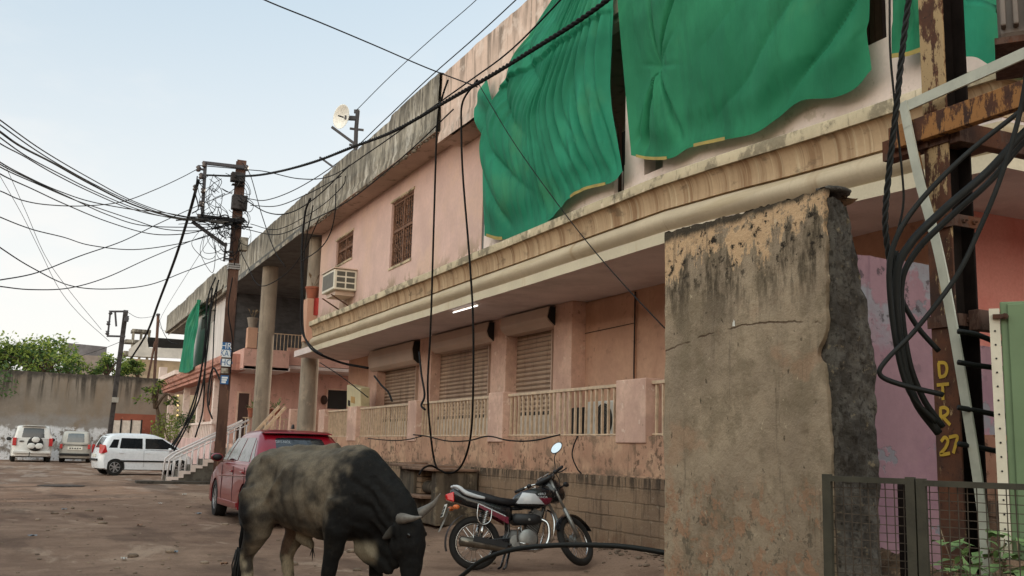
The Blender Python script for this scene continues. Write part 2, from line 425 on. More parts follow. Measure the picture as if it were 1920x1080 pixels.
# ------------------------------------------------------------------ ground
def sstep(a, b, x):
    t = max(0., min(1., (x-a)/(b-a))); return t*t*(3-2*t)
def gz(x, y):
    z = .0033*max(0, min(y, 60)-15)
    z += .19*sstep(5.9, 7.0, x)*sstep(31, 26, y)
    if -14 < x < 12 and y < 60:
        z += .035*(fbm((x*.35, y*.35, 0), 1, 3)) + .010*fbm((x*1.7, y*1.7, 3), 1, 3)
        z += .035*math.exp(-((x-1.2-.03*y)**2)/.12)*0 
    return z
def ground_mat():
    t = NT('dry_brown_dirt'); c = t.coord('pos')
    a = t.mr(t.noise(c, .22, 6, .6), .35, .65); b = t.mr(t.noise(c, 1.4, 7, .68), .38, .66)
    co = t.mix(a, S(122, 98, 84), S(146, 121, 104))
    co = t.mix(t.math('MULTIPLY', b, .5), co, S(94, 73, 61))
    co = t.mix(t.mr(t.noise(c, (.9, .45, 1), 6, .7, .6, 5), .56, .68, 0, .6), co, S(168, 146, 128))
    co = t.mix(t.mr(t.noise(c, 26, 5, .7, 0, 2), .56, .66, 0, .55), co, S(84, 64, 54))
    co = t.mix(t.mr(t.noise(c, 60, 3, .7, 0, 8), .64, .70, 0, .7), co, S(176, 156, 138))
    sp = t.sep(c)
    co = t.mix(t.math('MULTIPLY', t.mr(t.noise(c, (1.3, .35, 1), 5, .6, 0, 9), .5, .58), t.mr(sp[1], 24, 34, 0, .55)), co, S(162, 146, 134))
    co = t.mix(t.math('MULTIPLY', t.mr(t.noise(c, (.7, .22, 1), 5, .6, 0, 4), .54, .62), .5), co, S(78, 62, 54))
    n = t.bump(t.noise(c, 3.2, 8, .72), .55, .06, t.bump(t.noise(c, 45, 4, .7), .45, .012))
    return t.fin(co, .93, n, 0, .12)
M['ground'] = ground_mat()
def lines(a, b, n): return [a+(b-a)*i/n for i in range(n+1)]
xs = [-900, -300, -100, -50, -30, -20] + lines(-14, 9, 115) + [12, 20, 40, 100, 300, 900]
ys = [-300, -80, -30, -10, -3] + lines(0, 30, 150) + lines(30.6, 62, 52) + [70, 90, 130, 250, 600, 1500]
gb = MB(); nY = len(ys)
gb.add([(x, y, gz(x, y)) for x in xs for y in ys], [(i*nY+j, (i+1)*nY+j, (i+1)*nY+j+1, i*nY+j+1) for i in range(len(xs)-1) for j in range(nY-1)])
tag(gb.build('ground', M['ground'], None, True, origin=(0, 0, 0)), kind='structure')
# ------------------------------------------------------------------ main pink house
house = empty('pink_house', (7.5, 16, 0), 'long two storey pink house with roller shutters, moulded cornice and cloth hung balcony', 'house')
XP, XC, XB, XW = 7.0, 6.5, 8.05, 7.05
YN, YF = 5.05, 26.3
mb = MB()
# lower plinth with a slightly rough face
def plf(u, v):
    y = 5.6+(28.4-5.6)*u; z = -.1+1.16*v
    return V((XP-.06+.012*fbm((0, y*2.2, z*2.2)), y, z+(.012*fbm((0, y*1.3, 5)) if v == 1 else 0)))
mb.grid(plf, 220, 12); mb.box(XP-.05, XP+.2, 5.6, 28.4, 1.05, 1.068)
mb.box(XP, XP+.3, 5.62, 28.4, -.1, 1.0)
mb.build('block_plinth', M['block'], house, True, autos=40)
mb = MB()
def plf2(u, v):
    y = 5.6+(28.4-5.6)*u; z = 1.06+.53*v
    return V((XP+.006*fbm((3, y*2.5, z*2.5)), y, z))
mb.grid(plf2, 160, 6); mb.box(XP+.002, XP+.22, 5.6, 28.4, 1.55, 1.588); mb.box(XP-.045, XP, 5.6, 28.4, 1.068, 1.086)
mb.build('plinth_wall', M['plinth_pink'], house)
MB().box(XP+.22, 8.6, 5.6, 28.2, 1.2, 1.4).build('porch_floor', M['ceil'], house)
# piers and railings of the porch
piers = [(26.95, 26.35), (24.18, 23.42), (19.74, 19.23), (15.66, 15.07), (11.49, 10.77), (7.6, 7.0)]
for i, (y1, y0) in enumerate(piers):
    mb = MB(); mb.box(XP-.02, XP+.27, y0, y1, 1.50, 2.325)
    mb.build('porch_pier', M['plaster_pier'], house, bevel=.012)
for i in range(len(piers)-1):
    a, b = piers[i+1][0], piers[i][1]
    r_ = MB(); n = max(4, int(round((b-a)/.158)))
    for k in range(n):
        y = a+(b-a)*(k+.5)/n
        x = XP+.1+random.uniform(-.004, .004)
        r_.bar((x, y, 1.585), (x+random.uniform(-.006, .006), y+random.uniform(-.012, .012), 2.245), .026, .034)
    ro = r_.build('railing', M['rail'], house)
    MB().box(XP+.07, XP+.135, a, b, 2.245, 2.29).box(XP+.08, XP+.12, a, b, 1.60, 1.625).build('top_rail', M['rail'], ro, bevel=.006)
# porch back wall (openings behind the shutters are recessed), pilasters
def yx(px, X, py=680): return at(px, py, X=X).y
YK = at(1782, 450, X=8.11).y
mb = MB(); mb.box(XB+.06, XB+.4, YK, 28.2, 1.4, 3.83)
mb.build('back_wall', M['plaster_porch'], house)
XPi = 7.82
pil = [(yx(692, XPi), yx(708, XPi)), (yx(786, XPi), yx(808, XPi)), (yx(920, XPi), yx(948, XPi)), (yx(1037, XPi), yx(1071, XPi))]
for y1, y0 in pil:
    MB().box(XPi, XB+.06, y0, y1, 1.4, 3.83).build('pilaster', M['plaster_pier'], house, bevel=.01)
# pale sill wall under the shutters
sh = [(yx(708, XB), yx(785, XB), 3.36), (yx(815, XB), yx(921, XB), 3.46), (yx(952, XB), yx(1040, XB), 3.5)]
for y1, y0, zt in sh:
    MB().box(XB-.02, XB+.06, y0, y1, 1.4, 2.0).build('sill_wall', M['cream_wall'], house)
    s_ = MB(); n = 60
    s_.box(XB+.0, XB+.058, y0+.03, y1-.03, 2.06, zt+.02)
    so_ = s_.build('roller_shutter', M['shutter'], house)
    MB().box(XB-.03, XB+.05, y0+.03, y1-.03, 2.0, 2.062).build('bottom_bar', M['dark_gap'], so_)
    MB().box(XB-.06, XB+.055, y0, y0+.03, 2.0, zt).build('guide_rail', M['shutter_box'], so_); MB().box(XB-.06, XB+.055, y1-.03, y1, 2.0, zt).build('guide_rail', M['shutter_box'], so_)
boxes = [(yx(693, 7.72), yx(776, 7.72), 3.28), (yx(808, 7.72), yx(916, 7.72), 3.42), (yx(940, 7.72), yx(1030, 7.72), 3.47)]
for k, (y1, y0, zb) in enumerate(boxes):
    b_ = MB(); pr = [(7.70, 3.80), (7.66, 3.62), (7.70, zb+.08), (7.80, zb), (8.04, zb), (8.04, 3.80)]
    b_.prism([(p[0], p[1]) for p in pr], 'y', y0+.03, y1)
    bo = b_.build('shutter_box', M['shutter_box'], house, bevel=.012)
    MB().prism([(p[0]+(.02 if p[0] < 7.9 else 0), p[1]-.01 if p[1] > 3.6 else p[1]+.01) for p in pr], 'y', y0, y0+.028).build('end_plate', M['dark_gap'], bo)
# recessed panel on the right of the porch with a thin seam, corner return wall
MB().box(XB+.03, XB+.058, yx(1187, XB), yx(1083, XB), 1.4, 3.80).build('wall_panel', M['plaster_porch'], house)
sm = MB(); yy = yx(1187, XB); sm.tube([(XB+.02, yy, 1.4), (XB+.015, yy, 2.7), (XB+.02, yy-.01, 3.8)], .012, 5)
sm.tube([(XB+.02, yy, 3.32), (XB+.02, yx(1083, XB), 3.30)], .006, 4)
sm.build('wall_conduit', M['dark_gap'], house)
MB().box(8.12, 16, YK-.2, YK-.002, 1.2, 3.83).build('side_wall', weather('red_pink_plaster', S(206, 132, 122), [dict(c=S(216, 150, 140), s=.8, lo=.45, hi=.65)], vary=.06), house)
# ceiling slab and moulded cornice
MB().box(6.52, 16, 5.07, 28.3, 3.831, 4.0).box(7.0, 16, 5.5, 28.3, 4.0, 4.58).build('porch_ceiling', M['ceil'], house)
def cornice(prof, name, mat_, parent=house, smooth=True):
    m_ = MB(); rings = []
    ysamp = [YF]+[YF-(YF-YN)*i/60 for i in range(1, 60)]
    sag = lambda y: -.05*max(0, 9.7-y)
    for y in ysamp: rings.append([V((XC-o+.006*fbm((o*3, y*.8, z)), y, z+sag(y)+.012*fbm((1, y*.5, 2), 1, 2))) for o, z in prof])
    rings.append([V((XC-o, YN-o, z+sag(YN))) for o, z in prof])
    for x in (9, 12, 16): rings.append([V((x, YN-o, z+sag(YN))) for o, z in prof])
    m_.loft(rings, False, 0, False)
    # end cap toward the far side
    n = len(prof); cap = [V((XC-o, YF, z)) for o, z in prof]+[V((7.0, YF, prof[-1][1])), V((7.0, YF, prof[0][1]))]
    m_.add(cap, [tuple(range(len(cap)))])
    return m_.build(name, mat_, parent, smooth, autos=50)
fas = [(0, 3.82), (0.0, 3.955), (-.03, 3.957)]
tor = [(-.03, 3.956)]+[(-.03+.085*math.sin(math.pi*t/10), 3.957+.255*t/10) for t in range(1, 10)]+[(-.03, 4.213), (-.05, 4.215), (-.05, 4.228)]
cov = [(-.05, 4.229), (-.01, 4.231)]+[(-.015+.085*(1-math.cos(math.pi/2*t/10)), 4.233+.262*math.sin(math.pi/2*t/10)**1.0) for t in range(1, 11)]
led = [(.062, 4.497), (.092, 4.50), (.095, 4.615), (.08, 4.63), (-.60, 4.67)]
cornice(fas, 'cornice_fascia', M['fascia_cream']); cornice(tor, 'cornice_roll', M['torus'])
cornice(cov, 'cornice_cove', M['cove']); cornice(led, 'cornice_ledge', M['ledge'])
# upper wall with two grilled windows
def wall_holes(x0, x1, y0, y1, z0, z1, holes, mat_, name, parent):
    m_ = MB(); ys_ = sorted({y0, y1, *[h[0] for h in holes], *[h[1] for h in holes]}); zs_ = sorted({z0, z1, *[h[2] for h in holes], *[h[3] for h in holes]})
    for i in range(len(ys_)-1):
        for j in range(len(zs_)-1):
            yc, zc = (ys_[i]+ys_[i+1])/2, (zs_[j]+zs_[j+1])/2
            if any(h[0] < yc < h[1] and h[2] < zc < h[3] for h in holes): continue
            m_.box(x0, x1, ys_[i], ys_[i+1], zs_[j], zs_[j+1])
    bm = bmesh.new(); me = m_.mesh(name, mat_, parent.location); bm.from_mesh(me)
    bmesh.ops.remove_doubles(bm, verts=bm.verts, dist=1e-4)
    # drop inner faces shared by two boxes
    seen = {}
    for f in bm.faces:
        seen.setdefault(tuple(sorted(v.index for v in f.verts)), []).append(f)
    dele = [f for fs in seen.values() if len(fs) > 1 for f in fs]
    bmesh.ops.delete(bm, geom=dele, context='FACES'); bmesh.ops.recalc_face_normals(bm, faces=bm.faces); bm.to_mesh(me); bm.free()
    o = bpy.data.objects.new(name, me); COL.objects.link(o); o.parent = parent; return o
W1 = (24.75, 26.35, 6.2, 6.9); W2 = (20.15, 21.65, 5.42, 6.95)
wall_holes(XW, XW+.24, 16.35, 28.0, 4.62, 7.5, [W1, W2], M['plaster_pink'], 'upper_wall', house)
MB().box(XW+.241, 16, 27.7, 27.95, 4.62, 7.45).build('end_wall', M['plaster_pink'], house)
def grille_window(y0, y1, z0, z1, parent):
    f = MB(); t = .06; x0 = XW+.05
    f.box(x0, x0+.07, y0, y0+t, z0, z1).box(x0, x0+.07, y1-t, y1, z0, z1).box(x0, x0+.07, y0+t, y1-t, z0, z0+t).box(x0, x0+.07, y0+t, y1-t, z1-t, z1)
    mid = (y0+y1)/2; f.box(x0, x0+.07, mid-.035, mid+.035, z0+t, z1-t); zm = z0+(z1-z0)*.55; f.box(x0+.002, x0+.068, y0+t, mid-.035, zm-.03, zm+.03); f.box(x0+.002, x0+.068, mid+.035, y1-t, zm-.03, zm+.03)
    wd = f.build('window', M['grille'], parent)
    MB().box(x0+.11, x0+.13, y0, y1, z0, z1).build('pane', plain('dusty_dark_glass', S(62, 52, 46), .35, sc_=3), wd)
    g = MB()
    for h0, h1 in ((y0+t, mid-.035), (mid+.035, y1-t)):
        n = 5
        for k in range(1, n): g.tube([(x0+.02, h0+(h1-h0)*k/n, z0+t), (x0+.02, h0+(h1-h0)*k/n, z1-t)], .011, 5)
        for zz in [z0+.2+.24*i for i in range(int((z1-z0-.25)/.24)+1)]:
            for q in range(2):
                yc = h0+(h1-h0)*(.27+.46*q)
                g.torus((x0+.015, yc, zz), (1, 0, 0), .085, .012, 14, 5)
            g.tube([(x0+.02, h0, zz), (x0+.02, h1, zz)], .009, 5)
    g.build('grille', M['grille'], wd)
    MB().box(XW-.02, XW+.06, y0-.02, y1+.02, z0-.05, z0).build('sill', M['ledge'], wd)
    c_ = MB()   # chipped lintel mortar
    pts = [V((XW-.004, y0-.05+(y1-y0+.1)*k/14, z1+.03+.03*fbm((k*.9, 1, y0)))) for k in range(15)]
    c_.tube(pts, [.028+.014*abs(fbm((k, 2, y0))) for k in range(15)], 6); c_.build('lintel', M['ledge'], wd)
for W in (W1, W2): grille_window(*W, house)
# roof slab with parapet: stained length and pale painted length
def fascia(y0, y1, zb, xf, mat_, name, steps=0, parent=house, z1=8.55, seed=0):
    m_ = MB(); n = int((y1-y0)/.12)
    def f(u, v):
        y = y0+(y1-y0)*u; s_ = 0
        zt = z1+.03*fbm((y*.6, seed, 0), 1, 3)+.02*fbm((y*3, seed, 0), 1, 3)
        if steps:
            q = int((y-y0)/2.9); rq = random.Random(q+seed); zt += rq.uniform(-.06, .07)
        zb_ = zb+.015*fbm((y*.8, 4, seed), 1, 3)
        z = zb_+(zt-zb_)*v
        return V((xf+.012*fbm((1, y*1.4, z*1.4))+(-.04 if v < .2 else 0), y, z))
    m_.grid(f, n, 10)
    def g(u, v):
        p = f(u, 1); return V((p.x+.14*v, p.y, p.z))
    m_.grid(g, n, 1)
    def h(u, v):
        p = f(u, 1); return V((p.x+.14, p.y, p.z-(p.z-7.5)*v))
    m_.grid(h, n, 2)
    return m_.build(name, mat_, parent, True, autos=40)
fascia(17.4, 28.0, 7.38, 6.50, M['concrete'], 'roof_parapet', 1)
fascia(5.0, 17.4, 7.16, 6.56, M['parapet_pink'], 'roof_parapet', 0, seed=5)
MB().box(6.56, 16, 5.0, 5.14, 7.16, 8.55).build('roof_parapet', M['parapet_pink'], house)
MB().box(6.46, XW+.3, 17.4, 28.0, 7.385, 7.392).box(6.60, 9, 5.14, 17.4, 7.17, 7.18).build('soffit', M['soffit'], house)
MB().box(6.66, 16, 5.14, 28.0, 7.5, 7.7).build('roof', M['concrete'], house)
# chipped slab edge: broken lumps under the stained fascia
ch = MB()
for k in range(70):
    y = 17.5+k*.15; r_ = .03+.05*abs(fbm((y*2, 7, 1)))
    ch.ball((6.50+random.uniform(-.01, .03), y, 7.375+random.uniform(-.02, .015)), (r_*.8, r_*1.9, r_*.7), 6, 5)
ch.build('chipped_edge', M['concrete'], house, True)
# balcony behind the cloth: parapet, piers, recess
Yp1 = yx(1176, 7.03, 300); Yp2 = yx(1667, 7.03, 60)
XQ = 6.60
wall_holes(XQ, XQ+.17, 5.2, yx(907, XQ, 450), 4.35, 7.3, [
    (yx(1172, XQ, 300), yx(925, XQ, 400), 5.05, 7.1), (yx(1172, XQ, 300)+.02, yx(1152, XQ, 300), 4.72, 5.05), (yx(1662, XQ, 60), yx(1190, XQ, 250), 5.12, 7.1),
    (yx(1243, XQ, 300), yx(1208, XQ, 300), 4.80, 5.10), (5.35, yx(1676, XQ, 60), 5.4, 7.1)], M['white_wash'], 'balcony_wall', house)
MB().box(XQ+.002, 16, 5.1, 5.198, 4.3, 5.7).build('balcony_wall', weather('lavender_white_paint', S(222, 214, 224), [dict(c=S(196, 186, 196), s=1.2, lo=.5, hi=.7, a=.5)], vary=.04), house)
MB().box(9.0, 9.2, 5.7, 16.35, 4.62, 7.5).build('balcony_back_wall', M['pale_int'], house)
MB().box(7.06, 9.0, 16.21, 16.34, 4.62, 7.5).build('balcony_end_wall', M['grey_int'], house)
MB().box(6.78, 9.0, 5.7, 16.2, 4.585, 4.62).build('balcony_floor', M['grey_int'], house)
# dark wooden door leaves and frames seen between the cloths
yd0, yd1 = yx(1664, 6.75, 60), yx(1622, 6.75, 60)
d_ = MB(); d_.box(6.69, 6.75, yd0, yd0+.09, 5.12, 7.1).box(6.69, 6.75, yd1-.08, yd1, 5.12, 7.1).box(6.70, 6.74, (yd0+yd1)/2-.03, (yd0+yd1)/2+.03, 5.12, 7.1)
do_ = d_.build('window_frame', M['wood'], house)
MB().box(6.755, 6.765, yd0, yd1, 5.12, 7.1).build('window_leaf', plain('grey_brown_board', S(120, 108, 98), .6), do_)
yd0, yd1 = yx(1171, 6.75, 290), yx(1152, 6.75, 290)
d_ = MB(); d_.box(6.66, 6.71, yd0, yd0+.05, 4.72, 5.7).box(6.66, 6.71, yd1-.05, yd1, 4.72, 5.7); do_ = d_.build('window_frame', M['wood'], house)
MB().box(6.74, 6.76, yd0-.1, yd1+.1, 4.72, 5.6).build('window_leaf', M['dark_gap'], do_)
# rear of the house
MB().box(15.9, 16.1, 5.2, 28, 0, 8.4).build('rear_wall', M['plaster_pink'], house)
# tube light under the porch ceiling
tp0, tp1 = at(850, 586, Z=3.79), at(895, 573, Z=3.79)
tl = empty('tube_light', (tp0+tp1)/2, 'lit white fluorescent tube light fixed under the porch ceiling', 'tube light')
em = NT('lit_tube'); em.b.inputs['Emission Color'].default_value = (1, .97, .92, 1); em.b.inputs['Emission Strength'].default_value = 2.2; em.fin((.8, .8, .8, 1), .4)
MB().tube([tp0, tp1], .012, 8).build('tube', em.m, tl)
MB().bar(tp0+V((0.02, 0, .034)), tp1+V((0.02, 0, .034)), .05, .018).build('fitting', M['cream_wall'], tl)
# ------------------------------------------------------------------ green shade cloths on the balcony
def cloth_mat(name, c1, c2, tr=.22):
    t = NT(name); c = t.coord('pos')
    co = t.mix(t.mr(t.noise(c, .9, 5, .6), .35, .65), c1, c2)
    co = t.mix(t.mr(t.noise(c, (2.2, 2.2, .5), 6, .65, 0, 3), .52, .68, 0, .5), co, tuple(x*.62 for x in c1[:3])+(1,))
    co = t.mix(t.mr(t.noise(c, .8, 4, .6, 0, 6), .56, .70, 0, .3), co, S(80, 146, 98))
    n = t.bump(t.noise(c, (7, 7, 2), 5, .6), .3, .025, t.bump(t.noise(c, (16, 16, 1.6), 4, .6, .4, 9), .5, .012, t.bump(t.noise(c, 120, 2), .25, .003)))
    t.fin(co, .62, n, 0, .25)
    ts = t.n('ShaderNodeBsdfTranslucent'); t.l(co, ts.inputs[0]); mx = t.n('ShaderNodeMixShader'); mx.inputs[0].default_value = tr
    t.l(t.b.outputs[0], mx.inputs[1]); t.l(ts.outputs[0], mx.inputs[2]); t.l(mx.outputs[0], t.out.inputs[0])
    return t.m
M['cloth'] = cloth_mat('green_shade_cloth', S(26, 114, 78), S(42, 134, 94))
M['cloth_teal'] = cloth_mat('teal_green_shade_cloth', S(22, 118, 88), S(36, 138, 106))
M['hem'] = plain('yellow_hem', S(150, 132, 70), .7)
def poly_at(P, t):
    # arc-length point on polyline of 2D vectors
    L = [(P[i+1]-P[i]).length for i in range(len(P)-1)]; s_ = t*sum(L)
    for i, l in enumerate(L):
        if s_ <= l or i == len(L)-1: return P[i].lerp(P[i+1], min(1, max(0, s_/max(l, 1e-6))))
        s_ -= l
def smoothpoly(pts, n=8):
    return [p.to_2d() for p in cr([V((p.x, p.y, 0)) for p in pts], n)]
def cloth(name, left, right, bottom, ztop, disp, label, mat_, nu=150, nv=110, Xp=6.42, plane='X', hem=(), extra=None):
    # outlines are given on the hanging plane, in (along, z)
    if plane == 'X': cv = lambda p: V((at(p[0], p[1], X=Xp).y, at(p[0], p[1], X=Xp).z))
    else: cv = lambda p: V((at(p[0], p[1], Y=Xp).x, at(p[0], p[1], Y=Xp).z))
    Lf = [cv(p) for p in left]; Rg = [cv(p) for p in right]; Bt = [cv(p) for p in bottom]
    if ztop:
        Lf = [V((Lf[0].x, ztop))]+Lf; Rg = [V((Rg[0].x, ztop))]+Rg
    Lf, Rg, Bt = smoothpoly(Lf), smoothpoly(Rg), smoothpoly(Bt)
    c00, c10, c01, c11 = Lf[0], Rg[0], Lf[-1], Rg[-1]
    def P(u, v):
        T = c00.lerp(c10, u); B = poly_at(Bt, u); L_ = poly_at(Lf, v); R_ = poly_at(Rg, v)
        return T*(1-v)+B*v+L_*(1-u)+R_*u-(c00*(1-u)*(1-v)+c10*u*(1-v)+c01*(1-u)*v+c11*u*v)
    def Q(u, v):
        p = P(u, v); dx = disp(u, v, p.x, p.y)*(.10+.90*sstep(1, .90, v))*(.15+.85*sstep(0, .07, u)*sstep(1, .93, u))
        return V((Xp+dx, p.x, p.y)) if plane == 'X' else V((p.x, Xp+dx, p.y))
    m_ = MB(); m_.grid(Q, nu, nv)
    if extra: extra(m_, cv)
    root = m_.base(); e = empty(name, root, label, 'cloth', 'green cloths hung over the balcony')
    m_.build('sheet', mat_, e, True)
    for a, b in hem:
        h = MB(); n = 40
        def hf(u, v):
            uu = a+(b-a)*u; q = Q(uu, 1); q0 = Q(uu, .985); o = V((-.006, 0, 0)) if plane == 'X' else V((0, -.006, 0))
            return q.lerp(q0, v*.55)+o+V((0, 0, -.008*(1-v)))
        h.grid(hf, n, 2); h.build('hem', M['hem'], e, True)
    return e
def d1(u, v, y, z):
    q_ = math.sin(60*(u-.06*v*v)+1.6*math.sin(3*v+u*9)); f = .12*(.5-abs(q_)**.55)*min(1, .15+v*1.3)*(.12+.88*sstep(.3, .6, u))
    f += .022*math.sin(u*105+3*fbm((u*4, v*.9, 1)))*min(1, v*2)*(.3+.7*sstep(.25, .6, u))
    f += .05*fbm((u*5, v*.9, 3), 1, 3)*min(1, v*2)
    # swags sweeping down from the tied corner on the far side
    s_ = v-.42-.85*u*(1-.55*u)
    wgt = math.exp(-((u-.14)/.24)**2)*sstep(.2, .45, v)
    f += .15*(.5-abs(math.sin(s_*17))**.55)*wgt
    bulge = -.12*math.sin(math.pi*min(1, max(0, (v-.25)/.78)))**1.3
    if v > .86: f += .09*((v-.86)/.14)**2
    return (f+bulge)*1.15+(-.03 if z > 7.15 else .03)
def tail(m_, cv):
    a, b, c_, d_ = [cv(p) for p in ((913, 140), (930, 196), (912, 262), (890, 203))]
    def q(u, v):
        p = a.lerp(b, u).lerp(d_.lerp(c_, u), v); return V((6.40-.05*math.sin(u*3.1)+.03*math.sin(v*9+u*4), p.x, p.y))
    m_.grid(q, 12, 14)
cloth('shade_cloth', [(1056, -40), (1010, 38), (970, 105), (942, 165), (912, 222), (903, 262), (906, 340), (908, 442)],
      [(1153, -40), (1150, 90), (1147, 180), (1159, 260), (1167, 322)],
      [(908, 442), (940, 449), (985, 437), (1020, 420), (1048, 392), (1066, 372), (1100, 354), (1146, 342), (1167, 322)], 8.75, d1,
      'pleated teal green cloth hanging lowest, at the far end of the balcony', M['cloth_teal'], hem=((.02, .17), (.68, .9)), extra=tail)
pin = at(1232, 122, X=6.42)
def d2(u, v, y, z):
    dy, dz = y-pin.y, z-pin.z; r = math.hypot(dy, dz)+1e-4; th = math.atan2(dz, dy)
    f = .13*math.exp(-r/.22)
    wr = math.exp(-((r-.25)/.75)**2)*min(1, r/.08)
    dn = max(0, -math.sin(th))**2; up = max(0, math.sin(th))**4
    for a0, am, wd, ln in ((-1.98, .11, .055, 1.2), (-1.62, -.05, .10, 1.0), (-1.28, .13, .05, 1.25), (-1.12, -.05, .07, 1.1), (-1.02, .10, .045, 1.2), (1.45, .09, .05, 1.4), (2.12, .11, .05, 1.4), (2.6, .03, .08, .4), (.35, .02, .09, .35), (-2.8, .025, .07, .4)):
        da = (th-a0+math.pi) % (2*math.pi)-math.pi
        f += am*math.exp(-(da/wd)**2)*sstep(0, .2, r)*math.exp(-(r/ln)**2)*1.1
    f += wr*.004*fbm((th*3, r*4, 2), 1, 3)
    # long folds sweeping down from the near top to the lowest point of the hem
    q = (v-.98)+.62*(u-.28)**1.0 if u > .28 else (v-.98)
    wgt = sstep(.3, .55, u)*sstep(.35, .8, v)
    ph = (v-.75*(1-(u-.3)**1.4 if u > .3 else 1))*14
    f += .14*(.45-abs(math.sin(ph))**.5)*wgt*(.6+.4*math.sin(u*5+v*3))
    f += .06*fbm((u*3, v*2, 8), 1, 3)+.02*fbm((u*12, v*3, 9), 1, 3)
    f -= .12*math.sin(math.pi*min(1, max(0, (v-.1)/.95)))**1.2*sstep(0, .3, u)*(1-.4*sstep(.8, 1, u))
    if v > .88: f += .12*((v-.88)/.12)**2
    return f+.04
cloth('shade_cloth', [(1156, -40), (1160, 40), (1168, 130), (1176, 220), (1183, 291)], [(1632, -40), (1626, 60), (1634, 130)],
      [(1183, 291), (1215, 298), (1258, 296), (1290, 277), (1350, 263), (1412, 250), (1452, 224), (1500, 189), (1560, 183), (1600, 166), (1634, 130)], 8.75, d2,
      'widest green cloth, pinched into a knot near its far edge', M['cloth'], nu=240, nv=140, hem=((.03, .2), (.33, .47)))
def d3(u, v, y, z): return .03*math.sin(u*14+v*3)+.03*fbm((u*3, v*2, 4))+.08*v*math.sin(u*9-v*8)*.5
cloth('shade_cloth', [(1673, -40), (1672, 60), (1672, 108)], [(1760, -40), (1762, 40), (1764, 84)], [(1672, 108), (1700, 104), (1735, 94), (1764, 84)], 8.75, d3,
      'narrow green cloth strip hanging behind the rusty pole', M['cloth'], nu=60, nv=60, hem=((0, 1),))
def d4(u, v, y, z): return .03*math.sin(u*18+v*3)+.05*fbm((u*3, v*2, 14))
cloth('shade_cloth', [(1806, -60), (1806, 0), (1806, 106)], [(2200, -60), (2200, 80), (2200, 215)], [(1806, 106), (1830, 108), (1860, 125), (1920, 143), (2050, 172), (2200, 215)], 8.75, d4,
      'green cloth on the right of the rusty pole, beside the transformer', M['cloth_teal'], nu=80, nv=60, Xp=4.85, plane='Y')
